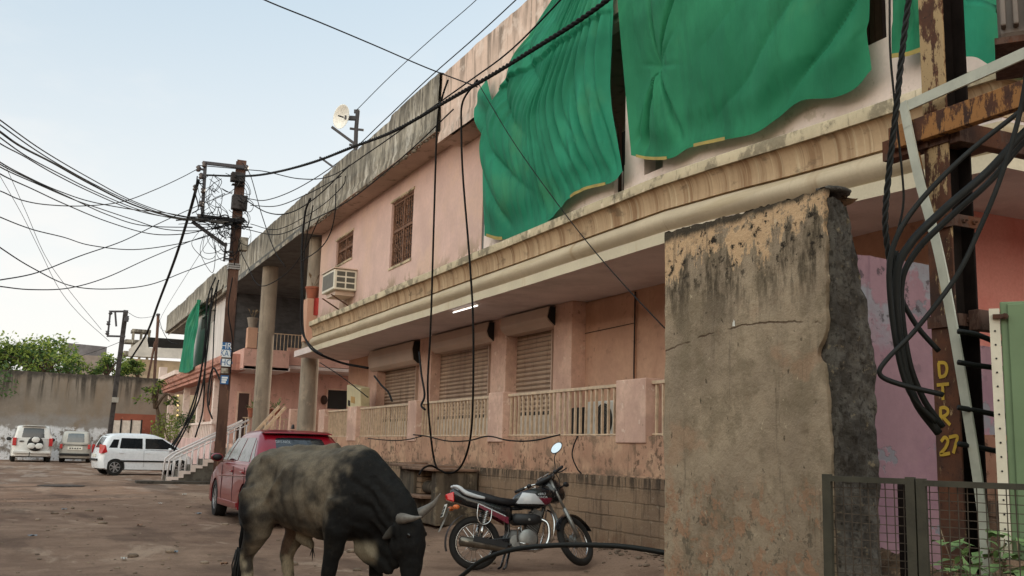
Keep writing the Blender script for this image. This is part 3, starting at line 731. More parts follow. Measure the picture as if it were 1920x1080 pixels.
# ------------------------------------------------------------------ broken compound wall in the foreground
def fgwall_mat():
    t = NT('peeling_cement_plaster'); c = t.coord('pos'); sp = t.sep(c); z = sp[2]
    big = t.noise(c, 1.1, 6, .62)
    co = t.mix(t.mr(big, .34, .66), S(146, 129, 110), S(172, 153, 130))
    co = t.mix(t.mr(t.noise(c, 2.6, 7, .7, 0, 2), .46, .6, 0, .6), co, S(124, 110, 90))
    # peach limewash left near the top and in low patches
    wob = t.math('MULTIPLY', t.math('SUBTRACT', t.noise(c, (3.2, 3.2, 1.3), 7, .75, 0, 4), .5), 1.5)
    zt = t.math('ADD', z, wob)
    co = t.mix(t.math('MULTIPLY', t.mr(zt, 2.86, 2.90, 0, .95), t.mr(t.noise(c, 4.5, 7, .75, 0, 21), .40, .46)), co, S(204, 170, 134))
    # soot below the limewash, in streaks
    st = t.noise(c, (5, 5, 1.2), 7, .75, 0, 7)
    co = t.mix(t.math('MULTIPLY', t.math('MULTIPLY', t.mr(st, .42, .58), t.mr(zt, 2.92, 2.80)), t.mr(z, 2.15, 2.75, 0, .9)), co, S(62, 54, 44))
    co = t.mix(t.math('MULTIPLY', t.mr(t.noise(c, 9, 7, .75, 0, 9), .54, .6), t.mr(z, 2.5, 2.8)), co, S(50, 44, 38))
    # top crust of black lichen
    co = t.mix(t.mr(t.math('ADD', z, t.math('MULTIPLY', wob, .12)), 3.07, 3.13), co, S(72, 64, 54))
    # faint pinkish repairs
    co = t.mix(t.math('MULTIPLY', t.mr(t.noise(c, (1.5, 1.5, 2.2), 5, .6, 0, 12), .56, .64, 0, .45), t.mr(z, 2.6, 2.2)), co, S(172, 136, 110))
    # rough low zone: peach flakes and grey
    lowm = t.mr(t.math('ADD', z, t.math('MULTIPLY', wob, .5)), 1.30, 1.0)
    co = t.mix(t.math('MULTIPLY', t.mr(t.noise(c, 6, 7, .75, 0, 14), .52, .56, 0, .75), lowm), co, S(162, 124, 98))
    co = t.mix(t.math('MULTIPLY', t.mr(t.noise(c, 8, 7, .75, 0, 15), .56, .60, 0, .8), lowm), co, S(108, 98, 84))
    # scratches, dark chips and soft vertical runs
    co = t.mix(t.mr(t.noise(c, (13, 13, 1.2), 5, .65, 0, 16), .58, .70, 0, .5), co, S(104, 92, 78))
    chips = t.mr(t.noise(c, (15, 15, 9), 5, .6, .3, 17), .66, .69)
    co = t.mix(t.math('MULTIPLY', chips, .8), co, S(82, 72, 60))
    lt = t.mr(t.noise(c, (10, 10, 7), 5, .6, .2, 18), .68, .71)
    co = t.mix(t.math('MULTIPLY', lt, .6), co, S(206, 188, 160))
    # curved hairline crack
    cy = t.math('SUBTRACT', sp[1], 5.75)
    cz = t.math('ADD', t.math('SUBTRACT', z, 2.30), t.math('MULTIPLY', t.math('MULTIPLY', cy, cy), .10))
    cz = t.math('ADD', cz, t.math('MULTIPLY', t.math('SUBTRACT', t.noise(c, 9, 4), .5), .05))
    ck = t.math('MULTIPLY', t.mr(t.math('ABSOLUTE', cz), .010, .003), t.mr(t.noise(c, 2.5, 3, .5, 0, 22), .42, .5))
    co = t.mix(t.math('MULTIPLY', ck, .85), co, S(92, 74, 60))
    n = t.bump(t.noise(c, 2.4, 6, .6), .6, .06, t.bump(t.noise(c, 30, 6, .75), .7, .018))
    n = t.bump(t.math('ADD', chips, ck), .6, -.012, n)
    n = t.bump(t.math('MULTIPLY', t.mr(t.noise(c, 6, 7, .75, 0, 14), .50, .54), lowm), .5, .012, n)
    return t.fin(co, .92, n, 0, .12)
M['fgwall'] = fgwall_mat()
M['rubble'] = weather('dark_rubble_core', S(104, 98, 90), [
    dict(c=S(66, 60, 54), s=5, lo=.45, hi=.6, a=.9), dict(c=S(160, 142, 112), s=13, lo=.6, hi=.68, a=.6),
    dict(c=S(50, 44, 38), s=22, lo=.52, hi=.62, a=.8, bump=1)], bump=(26, 1.0, .035), vary=.15, rough=.95)
XF = 4.6
fw = empty('compound_wall', (XF+.2, 5.8, 0), 'tall broken compound wall end with peeling peach limewash and crumbling dark edge', 'wall')
yL = lambda z: 6.815+.012*fbm((1, 2, z*3))
def yR(z):      # broken near edge of the plaster
    b = 4.945+.02*abs(fbm((5, 1, z*1.6), 1, 4))+.022*fbm((9, 1, z*6), 1, 4)
    b += .075*math.exp(-((z-2.02)/.09)**2)+.02*math.exp(-((z-1.9)/.3)**2)
    return b
ztop = lambda y: 3.125+.03*(y-5)+.02*fbm((y*2.5, 3, 0), 1, 4)+.012*fbm((y*9, 3, 0), 1, 3)
m_ = MB()
def pf(u, v):
    zr = -.1+v*(3.2); y1 = yR(zr); y = yL(zr)+(y1-yL(zr))*u
    z = -.1+v*(ztop(y)+.1)
    x = XF+.010*fbm((1, y*1.5, z*1.5), 1, 3)+.004*fbm((2, y*8, z*8), 1, 3)
    return V((x, y, z))
m_.grid(pf, 110, 170)
def pe(u, v):  # plaster thickness at the broken edge
    p = pf(1, v); return V((p.x+.045*u, p.y+.012*u*fbm((1, 3, p.z*12)), p.z))
m_.grid(pe, 2, 170)
def pt(u, v):
    p = pf(u, 1); return V((p.x+.30*v, p.y, p.z+.03*fbm((p.y*6, v*4, 2), 1, 3)-.05*v))
m_.grid(pt, 110, 6)
def pl(u, v):
    p = pf(0, v); return V((p.x+.34*u, p.y, p.z))
m_.grid(pl, 3, 100)
m_.build('plaster_face', M['fgwall'], fw, True, autos=60)
m_ = MB()
def wend(z): return .13+.24*sstep(3.2, 1.9, z)**.7
def core(u, v):   # near end, rough
    z = -.1+v*3.17; wd = (wend(z))*u
    y = 4.895+.018*fbm((u*1.5, 2, z*2.6), 1, 4)+.022*fbm((u*5+3, 2, z*9), 1, 4)+.05*u*u
    return V((XF+.03+wd+.014*fbm((u*3, 9, z*7), 1, 3)*(u*.9+.1), y, z-(.05*u if v > .97 else 0)))
m_.grid(core, 26, 170)
def corefront(u, v):   # exposed face where plaster has come off
    p = core(0, v); return V((p.x+.012*fbm((2, u*3, p.z*9), 1, 3)*math.sin(math.pi*u), p.y+.32*u, p.z))
m_.grid(corefront, 14, 170)
def coretop(u, v):
    p = core(u, 1); return V((p.x, p.y+v*1.0, p.z+.03*fbm((u*4, v*9, 7), 1, 3)))
m_.grid(coretop, 14, 30)
def coreback(u, v):
    p = core(1, v); return V((p.x, p.y+(6.8-p.y)*u, p.z))
m_.grid(coreback, 20, 60)
m_.build('rubble_core', M['rubble'], fw, True, autos=70)
cap = MB()
def capf(th_, ph):
    return None
cap.ball((XF+.13, 5.0, 3.135), (.12, .115, .035), 14, 8)
for i, v_ in enumerate(cap.v):
    p = V(v_); cap.v[i] = tuple(p+V((.02*fbm(p*9), .02*fbm(p*9+V((5, 0, 0))), .015*fbm(p*12))))
cap.build('top_stone', M['rubble'], fw, True)
nb = at(1376, 606, X=XF-.006); tb = MB()
tb.add([nb+V((0, .018, -.02)), nb+V((0, -.012, -.024)), nb+V((-.004, -.016, .012)), nb+V((0, .004, .03)), nb+V((0, .015, .008))], [(0, 1, 2, 3, 4)])
tag(tb.build('paper_scrap', plain('white_paper', S(225, 222, 214), .8)), 'tiny white paper scrap stuck on the tall plastered wall', 'paper')

# mauve side wall behind
mauve = weather('flaking_mauve_paint', S(142, 112, 120), [
    dict(c=S(124, 94, 108), s=1.1, lo=.45, hi=.65, a=.8),
    dict(c=S(136, 142, 148), s=1.5, lo=.5, hi=.56, z=(2.0, 2.7), wob=1.0, a=.85, bump=1),
    dict(c=S(112, 118, 124), s=1.7, lo=.56, hi=.59, a=.85, bump=1),
    dict(c=S(54, 54, 56), s=7, lo=.58, hi=.63, z=(1.8, 2.6), a=.8),
    dict(c=S(96, 70, 84), s=(8, 8, .7), lo=.56, hi=.7, a=.45)], bump=(16, .3, .012), vary=.08)
YM = 5.9
mw = MB()
def mwf(u, v):
    x = 4.98+4.6*u; zt = 2.98 if x < 7.05 else 2.34
    return V((x, YM+.008*fbm((x*2, 1, v*4)), -.1+v*(zt+.1+.02*fbm((x*4, 2, 2)))))
mw.grid(mwf, 90, 40); mw.box(4.98, 7.03, YM+.02, YM+.2, 0, 2.97); mw.box(7.03, 9.6, YM+.02, YM+.2, 0, 2.33)
tag(mw.build('side_wall', mauve, None, True, autos=40), 'mauve painted side wall with flaking grey patches behind the rusty pole', 'wall')

# ------------------------------------------------------------------ rusty joist pole with brackets
def rust_mat(name, paint, amt, zshift=False):
    t = NT(name); c = t.coord('pos')
    r1 = t.noise(c, (14, 14, 5), 6, .7); r2 = t.noise(c, 3, 5, .6, 0, 3)
    ru = t.mix(t.mr(r2, .35, .65), S(96, 58, 38), S(60, 40, 32))
    pv = t.math('ADD', r1, t.math('MULTIPLY', r2, .3))
    if zshift: pv = t.math('ADD', pv, t.mr(t.sep(c)[2], 1.9, 3.2, -.09, .045))
    co = t.mix(t.mr(pv, amt, amt+.07), ru, paint)
    co = t.mix(t.mr(t.noise(c, 40, 4, .7, 0, 5), .58, .68, 0, .7), co, S(44, 30, 26))
    return t.fin(co, .8, t.bump(r1, .4, .006, t.bump(t.noise(c, 60, 4), .4, .004)), .0, .3)
M['rust_cream'] = rust_mat('rusted_cream_paint', S(164, 138, 102), .64, True)
M['rust_shade_black'] = plain('black_rust_and_shade', S(30, 24, 22), .85, spec=.1, var=.4, sc_=9, kind='pos', bump=.3)  # recess shade painted into the joist web and back flange; post's own black
M['rust_orange'] = rust_mat('orange_rust', S(150, 104, 60), .62)
M['rust_dark'] = rust_mat('dark_rust', S(84, 62, 52), .66)
M['flat_white'] = plain('grey_white_flat_bar', S(176, 176, 162), .5, var=.12, sc_=8, kind='pos')
M['thick_cable'] = plain('thick_black_cable', S(22, 23, 22), .6, spec=.25, var=.3, sc_=4, kind='pos')
pb = at(1757, 890, d=4.9)      # near-left edge of the flange
XA, YA = pb.x, pb.y            # flange face at X = XA, its far edge at Y = YA
FWD, DEP = .15, .165
rp = empty('rusty_pole', (XA+DEP/2, YA-FWD/2, 0), 'rusty cream steel joist pole painted DTR 27, carrying brackets and thick cables', 'pole')
m_ = MB(); y1, y0 = YA, YA-FWD; t_ = .012
zs_ = [i*.25 for i in range(0, 30)]
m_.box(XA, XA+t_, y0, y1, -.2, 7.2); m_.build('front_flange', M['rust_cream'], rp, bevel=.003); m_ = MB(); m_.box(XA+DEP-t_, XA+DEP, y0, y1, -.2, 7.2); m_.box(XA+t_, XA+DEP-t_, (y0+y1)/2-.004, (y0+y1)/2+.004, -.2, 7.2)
m_.build('joist', M['rust_shade_black'], rp, bevel=.003)
# brackets
arm = MB(); a0 = at(1672, 262, X=XA-.03); arm.box(XA-.055, XA-.004, a0.y-2.3, a0.y, a0.z-.065, a0.z+.06)
arm.build('cross_arm', M['rust_orange'], rp, bevel=.004)
a1 = at(1722, 268, X=XA-.01)
arm = MB(); arm.box(XA+.0, XA+2.0, y0-.075, y0-.07+.06, a1.z-.055, a1.z+.05)
arm.build('side_arm', M['rust_dark'], rp, bevel=.004)
a2 = at(1673, 300, X=XA+.05)
arm = MB(); z2 = a2.z
yE = a2.y
arm.box(XA-.02, XA-.012, yE-.3, yE, z2-.02, z2+.09).box(XA-.012, XA+.06, yE-.3, yE, z2+.082, z2+.09).box(XA-.012, XA+.06, yE-.3, yE, z2-.02, z2-.012)
arm.box(XA-.008, XA+.3, yE-.42, yE-.3, z2-.02, z2+.085)
arm.build('channel_bracket', M['rust_dark'], rp)
for zz in (at(1790, 600, X=XA).z, at(1790, 412, X=XA).z):
    s_ = MB(); s_.box(XA-.012, XA-.002, y0-.02, y1+.012, zz-.03, zz+.03).box(XA-.012, XA+DEP+.02, y0-.03, y0-.02, zz-.03, zz+.03)
    for k in (.05, .12): s_.lathe((XA+k, y0-.03, zz), (0, -1, 0), [(.014, 0), (.014, .014), (.006, .015), (.006, .03)], 6)
    s_.build('clamp_strap', M['rust_dark'], rp)
zc = at(1815, 605, X=XA+.1).z
MB().box(XA+.04, XA+.75, y0-.1, y0-.04, zc-.05, zc+.05).build('cabinet_arm', M['rust_dark'], rp, bevel=.004)
fb = MB(); q0, q1 = at(1690, 204, X=XA-.07), at(2010, 60, X=XA-.07); fb.bar(q0, q1, .012, .055, up=(0, 0, 1)); fb.build('flat_brace', M['flat_white'], rp)
fb = MB(); pts = cr([at(1693, 192, X=XA-.075), at(1722, 330, X=XA-.075), at(1757, 460, X=XA-.07), at(1783, 590, X=XA-.055), at(1812, 760, X=XA-.035), at(1842, 960, X=XA-.02), at(1850, 1080, X=XA-.02)], 6)
for i in range(len(pts)-1): fb.bar(pts[i], pts[i+1]+(pts[i+1]-pts[i])*.08, .052, .010, up=(1, 0, 0))
fb.build('flat_brace', M['flat_white'], rp)
br_ = MB(); br_.bar(at(1712, 265, X=XA-.02), at(1740, 400, X=XA+.01), .03, .03); br_.build('angle_brace', M['rust_orange'], rp)
# hand painted DTR 27
kx = [0]
pm = plain('yellow_brush_paint', S(176, 142, 46), .6, kind='pos')
def stroke(nm_, lines_):
    s_ = MB()
    for ln in lines_:
        pts_ = [at(x, y, X=XA-.0025) for x, y in ln]
        pts_ = cr(pts_, 6) if len(pts_) > 2 else pts_
        row = []; kx[0] += 1
        for i, p in enumerate(pts_):
            d_ = (pts_[min(i+1, len(pts_)-1)]-pts_[max(0, i-1)]).normalized(); n_ = V((0, -d_.z, d_.y))*.0085; o_ = V((-.0007*(kx[0] % 5), 0, 0))
            row.append([p-n_+o_, p+n_+o_])
        s_.loft(row, False, 0, False)
    return s_.build(nm_, pm, rp)
stroke('painted_letter', [[(1760, 680), (1762, 706)], [(1759, 680), (1772, 681), (1776, 692), (1772, 704), (1761, 707)]])
stroke('painted_letter', [[(1757, 722), (1780, 720)]])
stroke('painted_letter', [[(1768, 722), (1769, 750)]])
stroke('painted_letter', [[(1763, 766), (1765, 798)]])
stroke('painted_letter', [[(1762, 766), (1770, 764), (1777, 768), (1777, 775), (1771, 780), (1765, 781)]])
stroke('painted_letter', [[(1768, 781), (1782, 797)]])
stroke('painted_digit', [[(1765, 828), (1772, 820), (1778, 827), (1773, 840), (1764, 852), (1782, 850)]])
stroke('painted_digit', [[(1780, 820), (1795, 818), (1793, 832), (1788, 850)]])
# cables round the pole
def cable(name, pts, r, d=None, label='', cat='cable', group=None, mat_=None, n=7, twist=0, X=None):
    if isinstance(pts[0], Vector): P3 = pts
    elif X is not None: P3 = [at(p[0], p[1], X=X if len(p) < 3 else p[2]) for p in pts]
    else: P3 = [at(p[0], p[1], d=d if len(p) < 3 else p[2]) for p in pts]
    c_ = cr(P3, n) if len(P3) > 2 else P3
    m_ = MB()
    if twist:
        # resample finely
        L = [0]
        for i in range(1, len(c_)): L.append(L[-1]+(c_[i]-c_[i-1]).length)
        step = twist/8; out = []; j = 0; s_ = 0
        while s_ < L[-1]:
            while j < len(L)-2 and L[j+1] < s_: j += 1
            out.append(c_[j].lerp(c_[j+1], (s_-L[j])/max(1e-6, L[j+1]-L[j]))); s_ += step
        for ph in (0, math.pi*2/3, math.pi*4/3):
            pp = []
            for i, p in enumerate(out):
                t = (out[min(i+1, len(out)-1)]-out[max(0, i-1)]).normalized(); x = t.cross(V((.3, .2, .93))).normalized(); y = t.cross(x)
                a = i/8*2*math.pi+ph; pp.append(p+(x*math.cos(a)+y*math.sin(a))*r*.55)
            m_.tube(pp, r*.55, 5)
    else: m_.tube(c_, r, 6)
    o = m_.build(name, mat_ or M['thick_cable'], None, True)
    return tag(o, label, cat, group)
cable('power_cable', [(1990, 150), (1901, 218), (1811, 290), (1728, 374), (1681, 446), (1667, 520), (1681, 650), (1707, 738), (1756, 792)], .0135, 4.62, 'thick black cable, outermost of the bundle looping left of the rusty pole', group='thick cables at the rusty pole')
cable('power_cable', [(2000, 180), (1920, 249), (1852, 322), (1769, 394), (1707, 457), (1681, 520), (1690, 660), (1716, 750), (1760, 812)], .020, 4.66, 'thickest black cable sweeping from the right to the pole foot', group='thick cables at the rusty pole')
cable('power_cable', [(1995, 195), (1918, 268), (1856, 340), (1776, 412), (1716, 474), (1690, 540), (1702, 665), (1730, 745), (1768, 800)], .0155, 4.72, 'black cable running just under the thickest cable', group='thick cables at the rusty pole')
cable('power_cable', [(1935, 60), (1920, 171), (1904, 244), (1873, 342), (1836, 431), (1792, 520), (1717, 618), (1662, 675), (1650, 702), (1686, 720), (1768, 740)], .0125, 4.55, 'black cable crossing the pole diagonally with a sharp bend at left', group='thick cables at the rusty pole')
cable('power_cable', [(1680, 470), (1683, 540), (1717, 608), (1760, 658)], .014, 4.76, 'short black cable entering the pole above the letters', group='thick cables at the rusty pole')
cable('twisted_cable', [(1712, -60), (1704, 0), (1691, 104), (1681, 197), (1668, 311), (1660, 415), (1668, 493), (1672, 560)], .0145, 4.68, 'twisted black cable bundle hanging straight down beside the rusty pole', twist=.16)
cable('thin_cable', [(1668, -60), (1668, 0), (1669, 93), (1676, 176), (1692, 330), (1693, 390), (1678, 455), (1672, 520)], .006, 4.70, 'thin black cable hanging between twisted bundle and rusty pole')
for k, (ya, yb) in enumerate(((627, 642), (685, 690), (770, 778), (838, 846))):
    cable('stub_cable', [(1796, ya-6), (1830, ya), (1870, yb), (1886, yb+2)], .013, 4.72, 'black cable entering the left side of the green cabinet', group='cables into the green cabinet')
# ------------------------------------------------------------------ green cabinet
gp = plain('faded_green_paint', S(102, 122, 90), .55, var=.10, sc_=3, kind='pos', bump=.1)
gc = empty('electrical_cabinet', at(2000, 1080, d=4.45), 'green painted metal cabinet with cream perforated edge strip', 'cabinet')
A0, A1 = at(1874, 566, d=4.5), at(2200, 560, d=4.2); B0 = at(1888, 1000, d=4.5)
ex = (A1-A0); ex.z = 0; ex = ex.normalized(); ey = V((-ex.y, ex.x, 0))
zb_, zt_ = B0.z-.1, A0.z
def cb(m_, a, b, c0, c1, z0, z1):
    vs = [A0.to_2d().to_3d()+ex*i+ey*j+V((0, 0, z)) for z in (z0, z1) for j in (c0, c1) for i in (a, b)]
    return m_.add(vs, [(0,2,3,1), (4,5,7,6), (0,1,5,4), (2,6,7,3), (0,4,6,2), (1,3,7,5)])
cb(MB(), 0, .95, .0, .4, zb_, zt_).build('cabinet_body', gp, gc, bevel=.006)
cb(MB(), .03, .92, -.012, .0, zb_+.04, zt_-.012).build('door', gp, gc, bevel=.004)
st = MB(); cb(st, -.045, -.002, -.004, .004, zb_, zt_-.03); so_ = st.build('edge_strip', plain('cream_strip', S(204, 196, 178), .6, var=.1, kind='pos'), gc)
z = zt_-.07
while z > zb_:
    c0 = A0.to_2d().to_3d()+ex*-.024+ey*-.0045+V((0, 0, z)); MB().lathe(c0, -ey, [(.0045, 0), (.0045, .002)], 8).build('bolt_hole', M['dark_gap'], so_); z -= .062
tag_b = MB(); c0 = A0.to_2d().to_3d()+ex*.02+ey*-.012+V((0, 0, at(1885, 595, d=4.5).z)); tag_b.lathe(c0, -ey, [(.014, 0), (.014, .014), (.008, .016), (.008, .03)], 8); tag_b.bar(c0+ex*-.05, c0, .02, .02); tag_b.build('hinge_bolt', M['rust_dark'], gc)
# transformer underside with cooling fins
tf = empty('transformer', at(2050, 40, d=4.6), 'grey brown finned transformer tank hung at the top right', 'transformer')
T0 = at(1864, 62, d=4.9); tx = V((.62, -.785, 0)); ty = V((.785, .62, 0))
tm = plain('grimy_grey_brown_enamel', S(108, 96, 88), .5, var=.2, sc_=5, kind='pos', bump=.2)
def tb_(m_, a, b, c0, c1, z0, z1):
    vs = [T0.to_2d().to_3d()+tx*i+ty*j+V((0, 0, T0.z+z)) for z in (z0, z1) for j in (c0, c1) for i in (a, b)]
    return m_.add(vs, [(0,2,3,1), (4,5,7,6), (0,1,5,4), (2,6,7,3), (0,4,6,2), (1,3,7,5)])
tb_(MB(), .02, 1.0, .02, .5, -.03, 1.0).build('tank', tm, tf, bevel=.03)
for k in range(8): tb_(MB(), .03+k*.055, .055+k*.055, -.03, .03, .02, .9).build('cooling_fin', tm, tf, bevel=.008)
tb_(MB(), .0, 1.0, .0, .52, -.06, -.028).build('base_channel', M['rust_dark'], tf)
# ------------------------------------------------------------------ mesh gate
gm = plain('grey_green_angle_iron', S(58, 55, 45), .7, var=.25, sc_=12, kind='pos', bump=.3)
wm_ = plain('rusty_mesh_wire', S(70, 60, 50), .7, var=.3, sc_=20, kind='pos')
G0, G1 = at(1543, 890, d=4.05), at(1930, 901, d=3.62)
gx = (G1-G0); gx.z = 0; GL = gx.length; gx = gx.normalized(); gy = V((-gx.y, gx.x, 0)); zt_ = (G0.z+G1.z)/2
def gpt(s, z, o=0): return V((G0.x, G0.y, 0))+gx*s+gy*o+V((0, 0, z))
def spx(px):  # distance along gate for a photo column
    best = min(range(2001), key=lambda i: abs(projx(gpt(i*GL*1.3/2000, 1.1))-px)); return best*GL*1.3/2000
def projx(P):
    v = P-CC; return 960+FPX*v.dot(CR)/v.dot(CF)
def panel(s0, s1, label, z0=.12, zt=zt_):
    e = empty('mesh_gate', gpt((s0+s1)/2, 0), label, 'gate', 'wire mesh gate panels')
    f = MB(); w_ = .034
    f.bar(gpt(s0+w_/2, z0), gpt(s0+w_/2, zt), w_, .03, up=gy); f.bar(gpt(s1-w_/2, z0), gpt(s1-w_/2, zt), w_, .03, up=gy)
    f.bar(gpt(s0+w_, zt-w_/2), gpt(s1-w_, zt-w_/2), .03, w_-.012); f.bar(gpt(s0+w_, z0+w_/2), gpt(s1-w_, z0+w_/2), .03, w_)
    f.build('frame', gm, e)
    h = MB(); sp_ = .033; s = s0+w_+.01
    while s < s1-w_: 
        j = random.uniform(-.003, .003); h.tube([gpt(s+j, z0+.02, .012), gpt(s+j+random.uniform(-.004, .004), (z0+zt)/2, .014), gpt(s-j, zt-.02, .012)], .0021, 4); s += sp_
    z = z0+w_
    while z < zt-w_:
        j = random.uniform(-.003, .003); h.tube([gpt(s0+.02, z+j, .015), gpt((s0+s1)/2, z+random.uniform(-.005, .003), .017), gpt(s1-.02, z-j, .015)], .0021, 4); z += sp_
    h.build('wire_mesh', wm_, e); return e
panel(0, spx(1719), 'narrow left panel of the wire mesh gate against the broken wall')
panel(spx(1722), spx(1722)+1.25, 'wide right panel of the wire mesh gate before the pole', zt=zt_-.004)

sp_ = spx(1684); m_ = MB(); m_.bar(gpt(sp_, .0, .09), gpt(sp_, zt_-.02, .09), .034, .034, up=gy)
tag(m_.build('fence_post', M['rust_shade_black'], None), 'dark thin post standing just behind the narrow gate panel', 'post')
# ------------------------------------------------------------------ weeds, rubble and ground litter
def leaf(m_, p, d, L, wd, up=V((0, 0, 1)), m=0):
    d = d.normalized(); s = d.cross(up)
    s = s.normalized() if s.length > 1e-3 else V((1, 0, 0)); n = s.cross(d)
    a = p; b = p+d*L*.45+s*wd*.5+n*L*.06; c = p+d*L-n*L*.12; e = p+d*L*.45-s*wd*.5+n*L*.06; f = p+d*L*.5
    m_.add([a, b, c, e, f], [(0, 1, 4), (1, 2, 4), (2, 3, 4), (3, 0, 4)], m)
lf = plain('dull_green_leaf', S(104, 128, 78), .6, var=.3, sc_=9, kind='pos')
lf2 = plain('dry_leaf', S(132, 112, 78), .7, var=.3, sc_=9, kind='pos')
stm = plain('dry_stem', S(112, 96, 76), .8, var=.2, kind='pos')
def weed(loc, h, n, label, seed, leaves=40, spread=.3, group='weeds behind the mesh gate', L=.06, mats=(None,)):
    rg = random.Random(seed); e = empty('weed', loc, label, 'weed', group); s_ = MB(); l_ = MB()
    for k in range(n):
        a = rg.uniform(0, 6.28); tip = V(loc)+V((math.cos(a)*spread*rg.uniform(.3, 1), math.sin(a)*spread*rg.uniform(.3, 1), h*rg.uniform(.6, 1)))
        mid = V(loc).lerp(tip, .5)+V((rg.uniform(-.08, .08), rg.uniform(-.08, .08), .06)); c_ = cr([V(loc), mid, tip], 8)
        s_.tube(c_, [.007*(1-.7*i/len(c_)) for i in range(len(c_))], 5)
        for q in range(leaves//n):
            i = rg.randint(len(c_)//4, len(c_)-1); d_ = V((rg.uniform(-1, 1), rg.uniform(-1, 1), rg.uniform(-.4, .6)))
            leaf(l_, c_[i]+d_*.02, d_, L*rg.uniform(.6, 1.2), L*.62, V((0, 0, 1)))
    s_.build('stem', stm, e, True); l_.build('foliage', mats[0] or lf, e); return e
w1 = at(1866, 1110, d=4.15); w2 = at(1800, 1130, d=4.6); w3 = at(1745, 1100, d=4.9); w4 = at(1640, 1090, d=5.1)
weed((w1.x, w1.y, .1), 1.0, 8, 'leafy green weed growing behind the right gate panel', 3, 260, .30, L=.10)
weed((w2.x, w2.y, .1), .75, 6, 'sparse weed with small leaves at the foot of the rusty pole', 5, 60, .32)
weed((w3.x, w3.y, .1), .8, 7, 'dry twiggy weed between the two gate panels', 8, 36, .42, mats=(lf2,))
weed((w4.x, w4.y, .1), .55, 6, 'brown dead weed behind the narrow gate panel', 11, 30, .4, mats=(lf2,))
w5 = at(1905, 1090, d=4.3); w6 = at(1790, 1090, d=4.5)
weed((w5.x, w5.y, .1), .95, 6, 'leafy weed at the right edge under the green cabinet', 31, 130, .26, L=.085)
weed((w6.x, w6.y, .1), .6, 6, 'low bushy weed between rusty pole and gate post', 33, 110, .26, L=.07)
# earth bank at the foot of the walls behind the gate
eb = MB()
def ebf(u, v):
    x = 4.2+2.4*u; y = 4.0+1.85*v
    return V((x, y, -.05+.75*sstep(0, .75, v)*sstep(-.05, .3, u)*(.8+.3*fbm((x*2, y*2, 4)))+.06*fbm((x*6, y*6, 2))))
eb.grid(ebf, 50, 44)
tag(eb.build('earth_bank', weather('brown_earth', S(104, 84, 66), [dict(c=S(66, 54, 44), s=4, lo=.45, hi=.6), dict(c=S(140, 118, 96), s=14, lo=.58, hi=.64, a=.7)], bump=(24, .9, .03), vary=.2), None, True), kind='structure')
# loose stones and litter on the dirt
sm_ = weather('pebble', S(140, 122, 106), [dict(c=S(90, 76, 66), s=3, lo=.45, hi=.6)], kind='pos', vary=.3)
gr = MB(); rg = random.Random(4)
for k in range(900):
    if k < 620: y = rg.uniform(5.5, 26); x = rg.uniform(-5, 6.4) 
    else: y = rg.uniform(8, 14); x = 6.9-abs(rg.gauss(0, .25))
    r_ = rg.choice((.008, .012, .012, .018, .025, .035 if k > 620 else .02))
    gr.ball((x, y, gz(x, y)+r_*.2), (r_*rg.uniform(.8, 1.5), r_*rg.uniform(.8, 1.4), r_*.6), 6, 4)
for k in range(46):
    y = rg.uniform(6, 22); x = rg.uniform(-2.5, 5.5); r_ = rg.uniform(.03, .06)
    gr.ball((x, y, gz(x, y)+r_*.25), (r_*rg.uniform(.8, 1.6), r_*rg.uniform(.8, 1.4), r_*.55), 7, 5)
tag(gr.build('gravel', sm_, None, origin=(0, 0, 0)), kind='stuff')
lt = MB(); 
for k in range(260):
    y = rg.uniform(6, 30); x = rg.uniform(-5, 6); a = rg.uniform(0, 6.28); L = rg.uniform(.03, .09)
    leaf(lt, V((x, y, gz(x, y)+.012)), V((math.cos(a), math.sin(a), .08)), L, L*.5)
tag(lt.build('dry_leaf_litter', lf2, None, origin=(0, 0, 0)), kind='stuff')
# black hose arching off the ground in front of the motorcycle
cable('hose', [(840, 1100, 9.2), (868, 1078, 9.15), (905, 1050, 9.0), (960, 1031, 8.8), (1030, 1023, 8.6), (1110, 1022, 8.4), (1180, 1026, 8.25), (1262, 1040, 8.1), (1300, 1056, 8.0)], .022, None, 'thick black hose arching off the ground in front of the motorcycle', 'hose')

# scraps of paper and plastic on the street
scm = [plain('dirty_white_plastic', S(196, 192, 186), .6, kind='pos'), plain('brown_wrapper', S(128, 92, 66), .6, kind='pos'), plain('grey_blue_wrapper', S(120, 130, 140), .5, kind='pos')]
rg = random.Random(21)
for k, (px, py) in enumerate(((346, 931), (372, 966), (262, 985), (300, 948), (120, 960), (60, 1010), (420, 1060), (232, 1048), (330, 1040), (180, 925))):
    c = at(px, py, Z=.0); c.z = gz(c.x, c.y)+.012; m_ = MB(); a = rg.uniform(0, 6.28); L = rg.uniform(.04, .09)
    m_.grid(lambda u, v: V((c.x+(u-.5)*L*2*math.cos(a)-(v-.5)*L*math.sin(a), c.y+(u-.5)*L*2*math.sin(a)+(v-.5)*L*math.cos(a), c.z+.025*abs(math.sin(u*5+v*4+k)))), 5, 5)
    tag(m_.build('litter_scrap', scm[(k*2+(k > 4)) % 3], None, True), ['crumpled white scrap lying on the dirt near the red car', 'brown wrapper on the dirt left of the red car wheel', 'pale blue wrapper on the open dirt left of the bull', 'crumpled pale scrap on the dirt below the stairs', 'white scrap on the dirt at far left', 'brown scrap nearest the lower left corner', 'wrapper on the dirt just left of the bull tail', 'pale scrap on the dirt at the bottom edge', 'brown scrap on the dirt between stairs and bull', 'grey scrap on the far dirt below the hatchback'][k], 'litter', 'scraps on the street')
